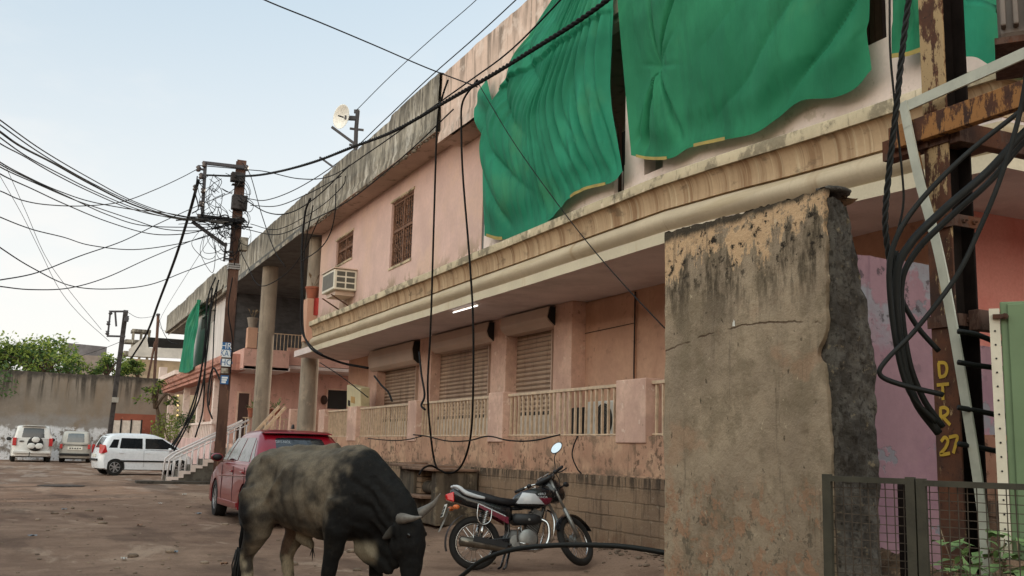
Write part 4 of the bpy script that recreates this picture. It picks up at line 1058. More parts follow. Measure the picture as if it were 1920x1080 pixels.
# shallow round manhole patch
c = at(115, 911, Z=.05); m_ = MB(); m_.lathe((c.x, c.y, gz(c.x, c.y)+.0), (0, 0, 1), [(.62, -.02), (.62, .022), (.5, .03), (.02, .03)], 26)
tag(m_.build('manhole_cover', weather('dark_manhole', S(84, 74, 68), [dict(c=S(56, 50, 46), s=5, lo=.45, hi=.6)]), None), 'dark round manhole cover in the street at far left', 'manhole')
# ------------------------------------------------------------------ neighbouring house with the open two storey porch
nh = empty('porch_house', (8, 36, 0), 'house with tall round columns, open upper porch and pink balcony beyond the long pink house', 'house')
fascia(28.0, 41.5, 7.40, 6.50, M['concrete'], 'roof_parapet', 1, nh, seed=9)
MB().box(6.46, 14, 28.02, 41.0, 7.405, 7.6).build('porch_roof', M['grey_int'], nh)
MB().box(6.52, 13, 28.0, 41.2, 7.62, 8.2).build('roof', M['concrete'], nh)
col_m = weather('grey_cement_column', S(150, 138, 124), [dict(c=S(112, 102, 92), s=(4, 4, .6), lo=.5, hi=.65, a=.7), dict(c=S(178, 160, 142), s=2, lo=.55, hi=.65, a=.5)], bump=(18, .3, .01))
c1 = at(497, 660, Y=34.3)
m_ = MB(); m_.lathe((c1.x, 34.3, .2), (0, 0, 1), [(.27, 0), (.27, 3), (.265, 7.22)], 20); m_.build('column', col_m, nh, True, autos=50)
c2 = at(580, 700, Y=28.6)
m_ = MB(); m_.lathe((c2.x, 28.6, 1.3), (0, 0, 1), [(.27, 0), (.25, 3.2), (.22, 6.1)], 20); m_.build('column', col_m, nh, True, autos=50)
MB().box(6.95, 14, 41.0, 41.25, 4.38, 7.4).build('upper_wall', weather('dark_grey_brick_render', S(84, 84, 86), [dict(c=S(62, 62, 64), s=(2, 2, 5), lo=.45, hi=.6, a=.7)], bump=(9, .5, .02)), nh)
MB().box(6.88, 6.96, 40.95, 41.3, 4.4, 7.4).build('corner_post', M['white_wash'], nh)
pk = weather('dull_pink_plaster', S(206, 164, 152), [dict(c=S(178, 132, 120), s=(3, 3, .5), lo=.5, hi=.7, a=.6), dict(c=S(130, 112, 102), s=6, lo=.58, hi=.66, a=.5)], vary=.08)
MB().box(6.95, 14, 41.0, 41.25, .1, 4.38).build('ground_wall', pk, nh)
# balcony
MB().box(7.0, 8.75, 38.5, 41.0, 4.16, 4.28).box(8.75, 13, 38.9, 41.0, 4.3, 4.42).build('balcony_slab', M['ceil'], nh)
MB().box(6.96, 8.7, 38.5, 38.65, 4.165, 4.95).box(8.7, 12.6, 38.9, 39.05, 4.44, 5.12).build('balcony_parapet', pk, nh, bevel=.01)
MB().box(6.96, 7.1, 38.65, 41, 4.2, 4.95).build('balcony_parapet', pk, nh)
for xa, xb, zt in ((7.05, 7.42, 5.75), (9.4, 9.85, 5.72)):
    MB().box(xa, xb, 38.46 if xa < 8 else 38.85, 38.80 if xa < 8 else 39.15, 4.96, zt).build('balcony_pillar', M['plaster_porch'], nh, bevel=.015)
r_ = MB()
for k in range(14): x = 7.5+k*.14; r_.bar((x, 38.6, 4.95), (x+random.uniform(-.01, .01), 38.6, 5.58), .022)
r_.box(7.42, 9.4, 38.585, 38.62, 5.58, 5.61); r_.build('balcony_railing', M['rail'], nh)
# doors, window on the ground floor
def door(px0, px1, py0, py1, name, col):
    a, b = at(px0, py0, Y=40.98), at(px1, py1, Y=40.98)
    o = MB().box(a.x, b.x, 40.96, 40.99, min(a.z, b.z)-1.2 if name == 'door' else b.z, a.z).build(name, col, nh)
    f = MB(); f.box(a.x-.07, a.x, 40.94, 40.99, b.z-1.2 if name == 'door' else b.z, a.z+.07).box(b.x, b.x+.07, 40.94, 40.99, b.z-1.2 if name == 'door' else b.z, a.z+.07).box(a.x, b.x, 40.94, 40.99, a.z, a.z+.07)
    f.build('frame', M['plaster_pier'], o)
door(448, 464, 737, 787, 'door', plain('dark_red_brown_door', S(66, 44, 40), .6))
door(615, 656, 731, 768, 'window', M['dark_gap'])
a = at(607, 750, Y=40.98); MB().ball((a.x, 40.93, a.z), (.15, .06, .2), 12, 8).build('wall_lamp', M['wood'], nh, True)
fwall = MB(); fwall.box(6.75, 8.6, 29.3, 29.5, .1, 2.4).box(6.75, 6.95, 29.5, 41, .1, 1.35); fwall.build('front_wall', M['plaster_pier'], nh, bevel=.015)
sr = MB(); sr.bar((5.9, 31.5, 1.35), (6.9, 31.5, 2.55), .05, .09); sr.bar((5.9, 30.6, 1.3), (6.9, 30.6, 2.5), .05, .09)
for k in range(4):
    for y in (31.5, 30.6): sr.bar((6.0+.25*k, y, .3), (6.0+.25*k, y, 1.42+.3*k), .035)
sr.build('stair_rail', M['rail'], nh)
pf_ = MB(); 
for k in range(12): pf_.bar((7.1+k*.16, 38.0, 1.35), (7.1+k*.16, 38.0, 2.3), .03)
pf_.box(7.0, 9.0, 37.98, 38.02, 2.3, 2.34); pf_.build('porch_fence', M['rail'], nh)
terr = plain('terracotta', S(140, 82, 62), .85, var=.2, kind='pos')
def pot(p, r, h, label, mat_=terr, plant=0, seed=1):
    e = empty('flower_pot', p, label, 'pot'); p = V(p)
    MB().lathe(p, (0, 0, 1), [(r*.7, 0), (r, h*.85), (r*1.1, h*.86), (r*1.1, h), (r*.9, h), (r*.85, h*.9)], 14).build('pot', mat_, e, True, autos=40)
    rg = random.Random(seed); l_ = MB()
    for k in range(26 if plant else 8):
        a = rg.uniform(0, 6.28); el = rg.uniform(.2, 1.4); d_ = V((math.cos(a)*math.cos(el), math.sin(a)*math.cos(el), math.sin(el)))
        L = h*rg.uniform(.5, 1.3)
        l_.tube([p+V((0, 0, h*.9)), p+V((0, 0, h*.9))+d_*L], .006, 4); leaf(l_, p+V((0, 0, h*.9))+d_*L*.7, d_, L*.5, L*.22)
    l_.build('plant', lf if plant else stm, e)
pot((7.23, 38.62, 5.75), .2, .38, 'grey pot with a dry stem on the left balcony pillar', plain('grey_pot', S(128, 118, 108), .8, kind='pos'), 0, 3)
pot((6.93, 28.0+.25, at(584, 545, Y=28.2).z-.25), .2, .36, 'terracotta pot on the high ledge by the air conditioner', terr, 0, 4)
MB().box(6.75, 7.25, 28.02, 28.5, 4.3, at(584, 545, Y=28.2).z-.25).build('ledge_pillar', M['plaster_porch'], nh)
for k, x in enumerate((7.35, 7.85, 8.25)): pot((x, 38.0, 2.34), .2, .34, ('leftmost pot on the ground floor fence under the balcony', 'middle pot on the ground floor fence under the balcony', 'rightmost pot on the ground floor fence under the balcony')[k], terr, 1, k+9)
# red cloth near the AC
rc = MB()
q = at(590, 566, Y=28.1)
rc.grid(lambda u, v: V((q.x-.05+.28*u, 27.97+.04*math.sin(u*9), q.z+.1-.5*v)), 10, 8)
tag(rc.build('red_cloth', plain('red_cloth', S(160, 52, 46), .8, kind='pos'), None, True), 'small red cloth hanging left of the air conditioner', 'cloth')
# ------------------------------------------------------------------ far white house in the row
wh = empty('white_house', (8, 50, 0), 'far white house with stained parapet, pink band and hanging green cloth', 'house')
fascia(41.5, 61.2, 7.62, 6.50, M['concrete'], 'roof_parapet', 1, wh, z1=8.62, seed=21)
MB().box(6.52, 16, 61.15, 61.3, 7.62, 8.6).build('roof_parapet', M['concrete'], wh)
wwh = weather('greyed_white_wall', S(206, 200, 198), [dict(c=S(168, 162, 160), s=(3, 3, .5), lo=.45, hi=.65, a=.7), dict(c=S(120, 114, 112), s=(7, 7, .5), lo=.6, hi=.7, a=.5)], vary=.05)
wn0 = [(at(405, 580, X=6.9).y, at(397, 580, X=6.9).y, 6.75, 7.35), (at(386, 590, X=6.9).y, at(379, 590, X=6.9).y, 6.7, 7.3)]
wall_holes(6.9, 7.1, 41.26, 53.5, 4.75, 7.62, wn0, wwh, 'upper_wall', wh)
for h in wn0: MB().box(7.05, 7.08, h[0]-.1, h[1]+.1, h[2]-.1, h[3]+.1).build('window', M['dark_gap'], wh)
MB().box(8.4, 8.6, 53.5, 61.0, 4.75, 7.62).build('balcony_back_wall', M['grey_int'], wh)
MB().box(6.52, 15, 41.3, 61.1, 7.63, 7.9).build('roof', M['concrete'], wh)
m_ = MB()
pr = [(7.2, 4.15), (6.62, 4.15), (6.62, 4.28), (6.54, 4.3), (6.5, 4.42), (6.54, 4.45), (6.44, 4.5), (6.40, 4.66), (6.40, 4.76), (7.2, 4.78)]
m_.prism(pr, 'y', 39.2, 61.2); m_.build('pink_band', weather('pink_brown_moulding', S(190, 140, 126), [dict(c=S(120, 84, 76), s=(1, 1, 9), lo=.5, hi=.62, a=.7), dict(c=S(150, 110, 100), s=(6, 6, .6), lo=.5, hi=.7)]), wh)
MB().box(7.2, 15, 41.3, 61, 4.1, 4.5).build('floor_slab', M['ceil'], wh)
MB().box(8.6, 8.8, 41.3, 61, .1, 4.1).build('ground_wall', pk, wh)
for y in (44.5, 49.0, 54.0, 60.5): MB().box(6.9, 7.2, y, y+.35, .1, 4.15).build('porch_pillar', M['white_wash'], wh)
MB().box(6.72, 6.9, 43.4, 61, .1, 1.55).build('front_wall', weather('pale_pink_wall', S(208, 178, 176), [dict(c=S(170, 140, 136), s=(4, 4, .6), lo=.5, hi=.7)]), wh)
b_ = MB()
for k in range(36): b_.bar((6.8, 43.6+k*.48, 1.55), (6.8, 43.6+k*.48, 2.15), .12)
b_.box(6.72, 6.88, 43.4, 61, 2.15, 2.25); b_.build('balustrade', M['white_wash'], wh)
MB().box(6.3, 6.7, 60.6, 61.2, 4.78, 5.6).box(6.3, 6.5, 53.5, 60.6, 4.78, 5.0).build('balcony_post', M['white_wash'], wh)
def d5(u, v, y, z): return .05*math.sin(u*26+v*2)+.06*fbm((u*4, v*2, 2), 1, 3)
cloth('shade_cloth', [(372, 562), (350, 600), (344, 640), (335, 697)], [(374, 562), (371, 610), (364, 650), (362, 692)], [(335, 697), (350, 699), (362, 692)], None, d5,
      'long narrow green cloth hanging from the far white house', M['cloth_teal'], nu=30, nv=40, Xp=6.3)
# string of lit bulbs on the porch
sb = empty('string_light', at(333, 770, X=6.85), 'short vertical string of lit yellow bulbs on the far porch', 'lights')
eb_ = NT('lit_yellow_bulb'); eb_.b.inputs['Emission Color'].default_value = (1, .72, .30, 1); eb_.b.inputs['Emission Strength'].default_value = 1.3; eb_.fin((.8, .6, .3, 1), .4)
a, b = at(333.5, 742, X=6.85), at(332.5, 788, X=6.85)
for k in range(6): MB().ball(a.lerp(b, k/5), .055, 8, 6).build('bulb', eb_.m, sb, True)
MB().tube([a, b], .012, 5).build('cord', M['wire'], sb)
# ------------------------------------------------------------------ staircase with white railings
S0 = at(314, 905, Z=.07); y0 = S0.y-.1; x0 = S0.x
stc = empty('staircase', (x0+1.2, y0+.6, .05), 'outdoor staircase with white stepped edge and white slanting railings', 'staircase')
n = 6; run, rise = .36, .19
m_ = MB(); side = [(x0, .0)]
for k in range(n): side += [(x0+run*k, .07+rise*(k+1)), (x0+run*(k+1), .07+rise*(k+1))]
side += [(x0+run*n+.3, .07+rise*n), (x0+run*n+.3, 0)]
m_.prism(side, 'y', y0+.02, y0+1.3); m_.build('steps', weather('grey_cement_steps', S(108, 102, 94), [dict(c=S(78, 72, 66), s=3, lo=.45, hi=.6)], vary=.12), stc)
m_ = MB()
for k in range(n):
    xa = x0+run*k; z = .07+rise*k
    m_.box(xa-.05, xa+.10, y0-.02, y0+.018, z-.03, z+rise); m_.box(xa+.10, xa+run-.05, y0-.02, y0+.018, z+rise-.10, z+rise)
m_.build('stepped_edge', M['white_wash'], stc)
wp = plain('white_railing_paint', S(206, 200, 200), .5, var=.1, sc_=8, kind='pos')
for yy in (y0+.04, y0+1.2):
    rl = MB(); L = run*n+.25
    pb_ = [V((x0-.05, yy, .10)), V((x0-.0, yy, .80)), V((x0+.2, yy, .98)), V((x0+L, yy, .98+rise*(L-.2)/run))]
    rl.tube(pb_, .032, 6); rl.tube([V((x0+.08, yy, .78)), V((x0+L, yy, .78+rise*(L-.1)/run))], .022, 6)
    for k in range(13):
        xx = x0+.12+k*L/13; rl.tube([V((xx, yy, .08+rise*(xx-x0)/run)), V((xx, yy, .80+rise*(xx-x0-.1)/run))], .024, 5)
    rl.build('railing', wp, stc, True)
MB().box(x0-1.0, x0+3.2, y0-.7, y0-.1, 0, .14).build('kerb_slab', weather('dark_drain_kerb', S(84, 78, 72), [dict(c=S(54, 50, 46), s=3, lo=.45, hi=.6)]), stc)
# ------------------------------------------------------------------ far boundary wall, gate, houses and trees behind
bw = MB(); Yb = 62.0
def bwf(u, v):
    x = -40+47*u; zt = 5.03+.05*fbm((x*.4, 2, 0))
    return V((x, Yb+.02*fbm((x, 1, v*4)), -.1+(zt+.1)*v))
bw.grid(bwf, 140, 20); bw.box(-40, 7, Yb+.03, Yb+.35, 0, 4.95)
bwm = weather('stained_boundary_plaster', S(132, 122, 112), [
    dict(c=S(128, 112, 96), s=(1, 1, .3), lo=.45, hi=.65, a=.7),
    dict(c=S(50, 46, 42), s=(2.0, 2.0, .10), lo=.47, hi=.58, z=(3.1, 4.7), wob=2.2, wobs=(1.2, 1.2, .1), a=.9),
    dict(c=S(40, 38, 36), s=2, lo=.25, hi=.5, z=(4.55, 4.95), wob=.5, a=.9),
    dict(c=S(140, 138, 138), s=.9, lo=.36, hi=.56, z=(2.85, 2.5), wob=.3, a=.7),
    dict(c=S(214, 216, 222), s=1.7, lo=.42, hi=.50, z=(2.1, 1.9), wob=.4, a=.95),
    dict(c=S(92, 84, 78), s=(3.2, 3.2, 4), lo=.54, hi=.60, z=(2.0, 1.6), wob=.5, a=.85)], bump=(6, .3, .03), vary=.08)
tag(bw.build('boundary_wall', bwm, None, True, autos=40), 'high stained boundary wall with whitewashed lower half at the street end', 'wall')
# gate and brick pier
gt = empty('site_gate', at(238, 815, Y=59.5), 'low white sheet metal gate in front of the boundary wall', 'gate')
for k, (pa, pb_) in enumerate(((212, 227), (228, 246), (247, 265))):
    a, b = at(pa, 788, Y=59.5), at(pb_, 812, Y=59.5)
    MB().box(a.x, b.x, 59.47, 59.5, .2, a.z).build('gate_sheet', plain('dirty_white_sheet', S(206, 196, 186), .6, kind='pos'), gt)
a, b = at(211, 787, Y=59.5), at(266, 787, Y=59.5)
for x in (a.x, at(227.5, 787, Y=59.5).x, at(246.5, 787, Y=59.5).x, b.x): MB().box(x-.04, x+.04, 59.42, 59.47, .1, a.z+.06).build('gate_post', M['dark_gap'], gt)
a, b = at(215, 775, Y=60.5), at(289, 812, Y=60.5)
tag(MB().box(a.x, b.x, 60.4, 60.7, .1, a.z).build('low_wall', weather('red_oxide_wall', S(142, 84, 68), [dict(c=S(200, 150, 130), s=2, lo=.55, hi=.65, a=.5)]), None), 'low red painted wall behind the white sheet gate', 'wall')
a, b = at(283, 796, Y=57), at(307, 815, Y=57)
tag(MB().box(a.x, b.x, 56.9, 57.1, .1, a.z).build('low_wall', weather('brown_low_wall', S(110, 88, 76))), 'small brown wall piece beside the far stairs', 'wall')
# far block and terrace house
fg_ = empty('grey_block', at(165, 690, Y=84), 'plain grey blank walled building behind the boundary wall', 'building')
a, b = at(128, 643, Y=84), at(196, 700, Y=84)
m_ = MB(); m_.prism([(a.x, 0), (b.x, 0), (b.x, at(196, 650, Y=84).z), (a.x, a.z)], 'y', 84, 92); m_.build('wall', weather('bluish_grey_render', S(122, 118, 120), [dict(c=S(98, 94, 96), s=.5, lo=.45, hi=.6)]), fg_)
MB().box(b.x-2.2, b.x+.05, 84.0-.25, 84.01, 0, at(190, 656, Y=84).z-.5).build('side_wall', weather('warm_grey_render', S(140, 128, 120)), fg_)
th = empty('terrace_house', at(290, 690, Y=76), 'beige house with roof terrace, dark railing and water tank frame behind the wall', 'house')
a, b = at(243, 672, Y=76), at(345, 710, Y=76); bg_ = weather('beige_render', S(186, 166, 140), [dict(c=S(150, 132, 112), s=.6, lo=.45, hi=.6)])
MB().box(a.x, b.x+3, 76, 86, 0, a.z).build('wall', bg_, th)
a1_, b1_ = at(241, 655, Y=75.2), at(276, 668, Y=75.2)
m_ = MB(); zt0, zt1 = at(276, 628, Y=75).z, at(241, 655, Y=75).z; zb0 = at(280, 668, Y=75).z
m_.prism([(a1_.x, at(241, 668, Y=75).z), (b1_.x+4.2, zb0), (b1_.x+4.2, at(340, 652, Y=75).z), (b1_.x, at(276, 652, Y=75).z), (b1_.x-.2, zt0), (a1_.x, zt1)], 'y', 74.8, 75.0); m_.build('terrace_parapet', weather('pale_grey_parapet', S(190, 184, 176)), th)
p0, p1 = at(277, 632, Y=75.5), at(345, 655, Y=75.5)
m_ = MB()
for k in range(8): m_.box(p0.x, p1.x, 75.4, 75.45, p1.z+(p0.z-p1.z)*k/8, p1.z+(p0.z-p1.z)*(k+.45)/8)
m_.box(p0.x, p1.x, 75.5, 75.55, p1.z, p0.z); m_.build('terrace_railing', M['dark_gap'], th)
m_ = MB(); q0, q1 = at(248, 622, Y=79), at(283, 622, Y=79); zb0 = at(250, 670, Y=79).z
for x in (q0.x+.1, (q0.x+q1.x)/2, q1.x-.1): m_.box(x-.09, x+.09, 79, 79.2, zb0-1, q0.z)
m_.box(q0.x, q1.x, 78.9, 80.5, q0.z, q0.z+.22); q2 = at(235, 639, Y=79); m_.box(q2.x, q0.x+2, 78.9, 80.5, q2.z-.12, q2.z+.12)
q3 = at(232, 658, Y=79); m_.box(q3.x, q0.x+2, 78.8, 80.5, q3.z-.3, q3.z); m_.build('water_tank_frame', M['concrete'], th)
# trees
lt1 = plain('sunlit_yellow_green_foliage', S(122, 138, 62), .6, var=.4, sc_=1.2, kind='pos'); lt2 = plain('deep_green_and_shaded_foliage', S(66, 92, 46), .6, var=.4, sc_=1.2, kind='pos')  # sunlit and shaded leaf copies for crowns; own leaf colour on the bushes
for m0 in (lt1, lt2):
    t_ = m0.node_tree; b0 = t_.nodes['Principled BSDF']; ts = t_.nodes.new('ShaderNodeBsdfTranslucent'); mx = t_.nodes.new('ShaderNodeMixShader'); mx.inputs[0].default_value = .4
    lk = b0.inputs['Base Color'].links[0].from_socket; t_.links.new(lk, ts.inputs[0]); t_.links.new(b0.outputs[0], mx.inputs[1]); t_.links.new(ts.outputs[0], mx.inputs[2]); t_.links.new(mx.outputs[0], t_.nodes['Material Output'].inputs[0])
bark = plain('grey_brown_bark', S(88, 74, 62), .9, var=.3, kind='pos')
def tree(loc, h, cw, ch, label, seed, n=5200, ls=.26, clumps=30, bare=False, dens=1.0):
    rg = random.Random(seed); loc = V(loc); e = empty('tree', loc, label, 'tree')
    tk = MB(); top = loc+V((rg.uniform(-.4, .4), 0, h-ch*.55)); tk.tube(cr([loc, loc.lerp(top, .5)+V((.2, .1, 0)), top], 6), [.20-.012*i for i in range(13)], 8)
    cl_ = []
    for k in range(clumps):
        a = rg.uniform(0, 6.28); el = rg.uniform(-.5, 1.4); rr = rg.uniform(.5, 1)
        c = loc+V((0, 0, h-ch*.55))+V((math.cos(a)*math.cos(el)*cw*rr, math.sin(a)*math.cos(el)*cw*rr*.8, math.sin(el)*ch*.55*rr))
        cl_.append((c, rg.uniform(.16, .34)*cw))
        if k % 2 == 0: tk.tube(cr([top-V((0, 0, ch*.25)), top.lerp(c, .5)+V((0, 0, .3)), c], 5), [.09-.006*i for i in range(11)], 5)
    tk.build('trunk', bark, e, True)
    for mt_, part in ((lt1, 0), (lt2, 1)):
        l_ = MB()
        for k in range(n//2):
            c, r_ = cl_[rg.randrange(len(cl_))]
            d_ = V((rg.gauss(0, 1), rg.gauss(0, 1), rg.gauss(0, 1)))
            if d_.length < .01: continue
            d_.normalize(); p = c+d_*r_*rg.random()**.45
            if part == 0 and d_.z < -.25 or part == 1 and d_.z > .55: continue  # bright leaves skip clump undersides, dark ones skip tops: painted sun and shade
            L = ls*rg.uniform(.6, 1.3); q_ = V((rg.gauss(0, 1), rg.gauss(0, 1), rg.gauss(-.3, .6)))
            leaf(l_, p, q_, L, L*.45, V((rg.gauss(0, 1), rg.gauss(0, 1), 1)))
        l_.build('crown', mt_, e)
    return e
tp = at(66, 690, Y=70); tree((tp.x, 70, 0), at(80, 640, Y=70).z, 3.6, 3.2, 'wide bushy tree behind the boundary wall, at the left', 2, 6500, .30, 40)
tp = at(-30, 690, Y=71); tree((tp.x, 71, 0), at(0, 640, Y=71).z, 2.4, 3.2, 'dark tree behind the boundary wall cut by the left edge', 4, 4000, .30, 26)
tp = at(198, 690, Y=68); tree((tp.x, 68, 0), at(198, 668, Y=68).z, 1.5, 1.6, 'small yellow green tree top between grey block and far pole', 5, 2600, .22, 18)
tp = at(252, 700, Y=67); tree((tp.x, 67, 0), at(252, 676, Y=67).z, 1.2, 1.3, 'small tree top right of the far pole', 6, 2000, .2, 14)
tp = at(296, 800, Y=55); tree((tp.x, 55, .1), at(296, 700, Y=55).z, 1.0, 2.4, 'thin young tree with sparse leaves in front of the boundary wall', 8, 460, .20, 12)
def bush(loc, r, h, label, seed, n=900, ls=.12, mats=None):
    rg = random.Random(seed); e = empty('bush', loc, label, 'bush'); s_ = MB(); loc = V(loc)
    for k in range(9):
        a = rg.uniform(0, 6.28); s_.tube([loc, loc+V((math.cos(a)*r*.7, math.sin(a)*r*.7, h*rg.uniform(.6, .95)))], .014, 5)
    s_.build('stem', bark, e)
    l_ = MB()
    for k in range(n):
        a = rg.uniform(0, 6.28); rr = r*math.sqrt(rg.random()); z = h*(.25+.75*rg.random()); L = ls*rg.uniform(.6, 1.3)
        leaf(l_, loc+V((math.cos(a)*rr, math.sin(a)*rr, z*(1-.35*(rr/r)**2))), V((rg.gauss(0, 1), rg.gauss(0, 1), rg.gauss(0, .6))), L, L*.45, V((rg.gauss(0, 1), rg.gauss(0, 1), 1)))
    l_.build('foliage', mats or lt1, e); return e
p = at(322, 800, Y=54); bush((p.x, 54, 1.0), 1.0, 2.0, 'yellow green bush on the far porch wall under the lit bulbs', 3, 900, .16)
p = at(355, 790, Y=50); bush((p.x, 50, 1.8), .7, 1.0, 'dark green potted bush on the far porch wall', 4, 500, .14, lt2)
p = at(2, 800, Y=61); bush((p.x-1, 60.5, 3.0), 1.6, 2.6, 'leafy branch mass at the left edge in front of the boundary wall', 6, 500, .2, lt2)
# ------------------------------------------------------------------ electricity poles
M['pole_rust'] = weather('rust_brown_pole_steel', S(96, 72, 62), [dict(c=S(66, 50, 46), s=(4, 4, 1), lo=.45, hi=.6, a=.8), dict(c=S(138, 104, 84), s=(6, 6, 1.5), lo=.58, hi=.68, a=.6)], bump=(20, .5, .01), vary=.15)
M['pole_dark'] = weather('dark_pole_steel', S(70, 66, 66), [dict(c=S(50, 46, 46), s=4, lo=.45, hi=.6)], bump=(20, .4, .01))
M['steel'] = plain('dark_steel_fitting', S(62, 60, 64), .6, var=.2, kind='pos')
mpx, mpy = 5.44, 33.0
mp_ = empty('electricity_pole', (mpx, mpy, 0), 'tall rust brown electricity pole with tangled wires and a blue lettered sign', 'pole')
m_ = MB(); w2_, d2_ = .15, .12; zT = 10.65
m_.box(mpx-w2_, mpx+w2_, mpy-d2_, mpy-d2_+.02, 0, zT); m_.box(mpx-w2_, mpx+w2_, mpy+d2_-.02, mpy+d2_, 0, zT); m_.box(mpx-.012, mpx+.012, mpy-d2_+.02, mpy+d2_-.02, 0, zT); m_.build('joist', M['pole_rust'], mp_)
P33 = lambda x, y, o=0: at(x, y, Y=mpy-.2+o)
def bars(name, segs, w_, mat_=M['steel'], o=0):
    for a, b in segs:
        m_ = MB(); m_.bar(P33(*a, o), P33(*b, o), w_); m_.build(name, mat_, mp_)
bars('bracket_bar', [((380, 305), (460, 314)), ((385, 305), (379, 410)), ((370, 404), (458, 415)), ((360, 415), (425, 462))], .1)
bars('bracket_bar', [((372, 316), (386, 319)), ((424, 455), (420, 490)), ((422, 472), (436, 473)), ((422, 485), (436, 486))], .06)
for x, y in ((383, 308), (377, 330), (381, 357), (377, 382), (374, 408), (388, 410), (372, 316), (366, 352), (462, 315)):
    m_ = MB(); c = P33(x, y, -.05); m_.lathe(c-V((0, 0, .1)), (0, 0, 1), [(.05, 0), (.085, .04), (.05, .09), (.085, .14), (.04, .2)], 10); m_.build('insulator', plain('brown_porcelain', S(70, 60, 58), .3, kind='pos'), mp_, True)
for x0_, y0_, x1_, y1_ in ((433, 324, 457, 344), (434, 346, 457, 350), (435, 366, 461, 396), (449, 446, 462, 472)):
    a, b = P33(x0_, y0_), P33(x1_, y1_); m_ = MB(); m_.box(a.x, b.x, mpy-.42, mpy-.125, b.z, a.z); m_.build('switch_box', M['pole_dark'] if y0_ < 440 else M['concrete'], mp_, bevel=.02)
for y in (496, 500, 504): m_ = MB(); c = at(437, y, Y=mpy); m_.box(mpx-.19, mpx+.19, mpy-.17, mpy+.14, c.z-.03, c.z+.02); m_.build('wire_binding', plain('grey_binding_wire', S(150, 150, 150), .5, kind='pos'), mp_)
# lettered signs wrapped on the pole
blue = plain('sign_blue', S(40, 96, 150), .5, var=.08, kind='pos'); whit = plain('sign_white', S(216, 222, 226), .5, var=.05, kind='pos')
def sgn(px, py, wpx, hpx, base):
    c = at(px, py, Y=mpy-.16); s_ = 31/FPX; w_, h_ = wpx*s_, hpx*s_
    return c, w_, h_, MB().box(c.x-w_/2, c.x+w_/2, mpy-.17, mpy-.15, c.z-h_/2, c.z+h_/2).build('sign_board', base, mp_)
for txt, py, bc, fc in (('HR', 649, blue, whit), ('KAT', 663, whit, blue), ('HO', 680, whit, blue)):
    c, w_, h_, o_ = sgn(424.5, py, 17, 14.5, bc); lettering('lettering', txt, h_*1.15, fc, o_, (c.x, mpy-.1725, c.z), (1, 0, 0), (0, 0, 1), .72 if len(txt) == 3 else .95)
c, w_, h_, o_ = sgn(421.5, 695, 13, 10, M['concrete'])
c, w_, h_, o_ = sgn(421, 712, 15, 17, blue)
for k in range(3):
    MB().box(c.x-w_*.38, c.x+w_*(.38-.1*k), mpy-.1735, mpy-.1715, c.z+h_*(.24-.26*k)-.03, c.z+h_*(.24-.26*k)+.03).build('worn_lettering', whit, o_)
# far pole
fy = 54.0; b0 = at(206, 830, Y=fy); t0 = at(236, 582, Y=fy)
fp = empty('electricity_pole', (b0.x, fy, .1), 'distant dark electricity pole leaning right in front of the boundary wall', 'pole')
MB().bar((b0.x-.1, fy, .0), t0, .26, .22).build('joist', M['pole_dark'], fp)
PF = lambda x, y: at(x, y, Y=fy-.1)
for a, b in (((206, 584), (238, 584)), ((207, 584), (202, 630)), ((200, 630), (235, 631)), ((216, 586), (218, 612))): MB().bar(PF(*a), PF(*b), .09).build('bracket_bar', M['steel'], fp)
for x, y in ((207, 590), (203, 610), (201, 628), (238, 600)): MB().lathe(PF(x, y), (0, 0, 1), [(.06, 0), (.11, .06), (.06, .12), (.1, .2)], 8).build('insulator', M['steel'], fp, True)
a, b = PF(210, 745), PF(221, 755); MB().box(a.x, b.x, fy-.4, fy-.15, b.z, a.z).build('junction_box', plain('grey_box', S(150, 146, 140), .6, kind='pos'), fp)
a, b = PF(233, 595), PF(240, 604); MB().box(a.x, b.x, fy-.4, fy-.15, b.z, a.z).build('junction_box', M['steel'], fp)
# thin far pole
a, b = at(294, 700, Y=66), at(297, 588, Y=66); tpz = empty('thin_pole', (a.x, 66, 0), 'thin distant rusty pole behind the boundary wall', 'pole')
MB().tube([(a.x, 66, 0), b], .09, 8).build('pole_tube', M['pole_rust'], tpz); c = at(282, 720, Y=66); MB().tube([(c.x-.4, 66.1, 3), at(291, 640, Y=66)], .07, 6).build('strut', M['pole_rust'], tpz); MB().bar(at(293, 590, Y=66), at(300, 590, Y=66), .2, .1).build('cap', M['steel'], tpz)
# ------------------------------------------------------------------ overhead wires
def lim(P):      # keep a wire in front of the house fronts
    if P.x > 6.2 and 4 < P.y < 62 and P.z < 8.75 and P.z > 3.6: P = CC+(P-CC)*(6.2/P.x)
    return P
WL = 'thin dark overhead wire of the sweep running left from the tall pole'
def wire(pts, r=.012, label='', group='overhead wires', kx_=True, **k): return cable('overhead_wire', [lim(at(p[0], p[1], d=p[2])) if kx_ else at(p[0], p[1], d=p[2]) for p in pts], r, None, label, 'wire', group, M['wire'], **k)
def swp(y0, pts, r=.013, d0=15): # from the left frame edge to the pole
    n_ = len(pts); full = [(-60, y0[0])]+[(0, y0[1])]+pts
    out = []
    for i, (x, y) in enumerate(full):
        t = (x+60)/(430+60); out.append((x, y, d0+(30.5-d0)*t**.8))
    return wire(out, r, WL, 'wires sweeping left from the tall pole')
swp((180, 225), [(80, 282), (170, 335), (250, 377), (330, 404), (400, 412)])
swp((188, 234), [(80, 290), (170, 342), (250, 380), (330, 407), (420, 415)])
swp((200, 247), [(40, 275), (100, 306), (170, 345), (250, 384), (330, 408), (415, 416)], .022)
swp((215, 258), [(50, 293), (110, 325), (180, 360), (260, 393), (330, 410), (420, 418)])
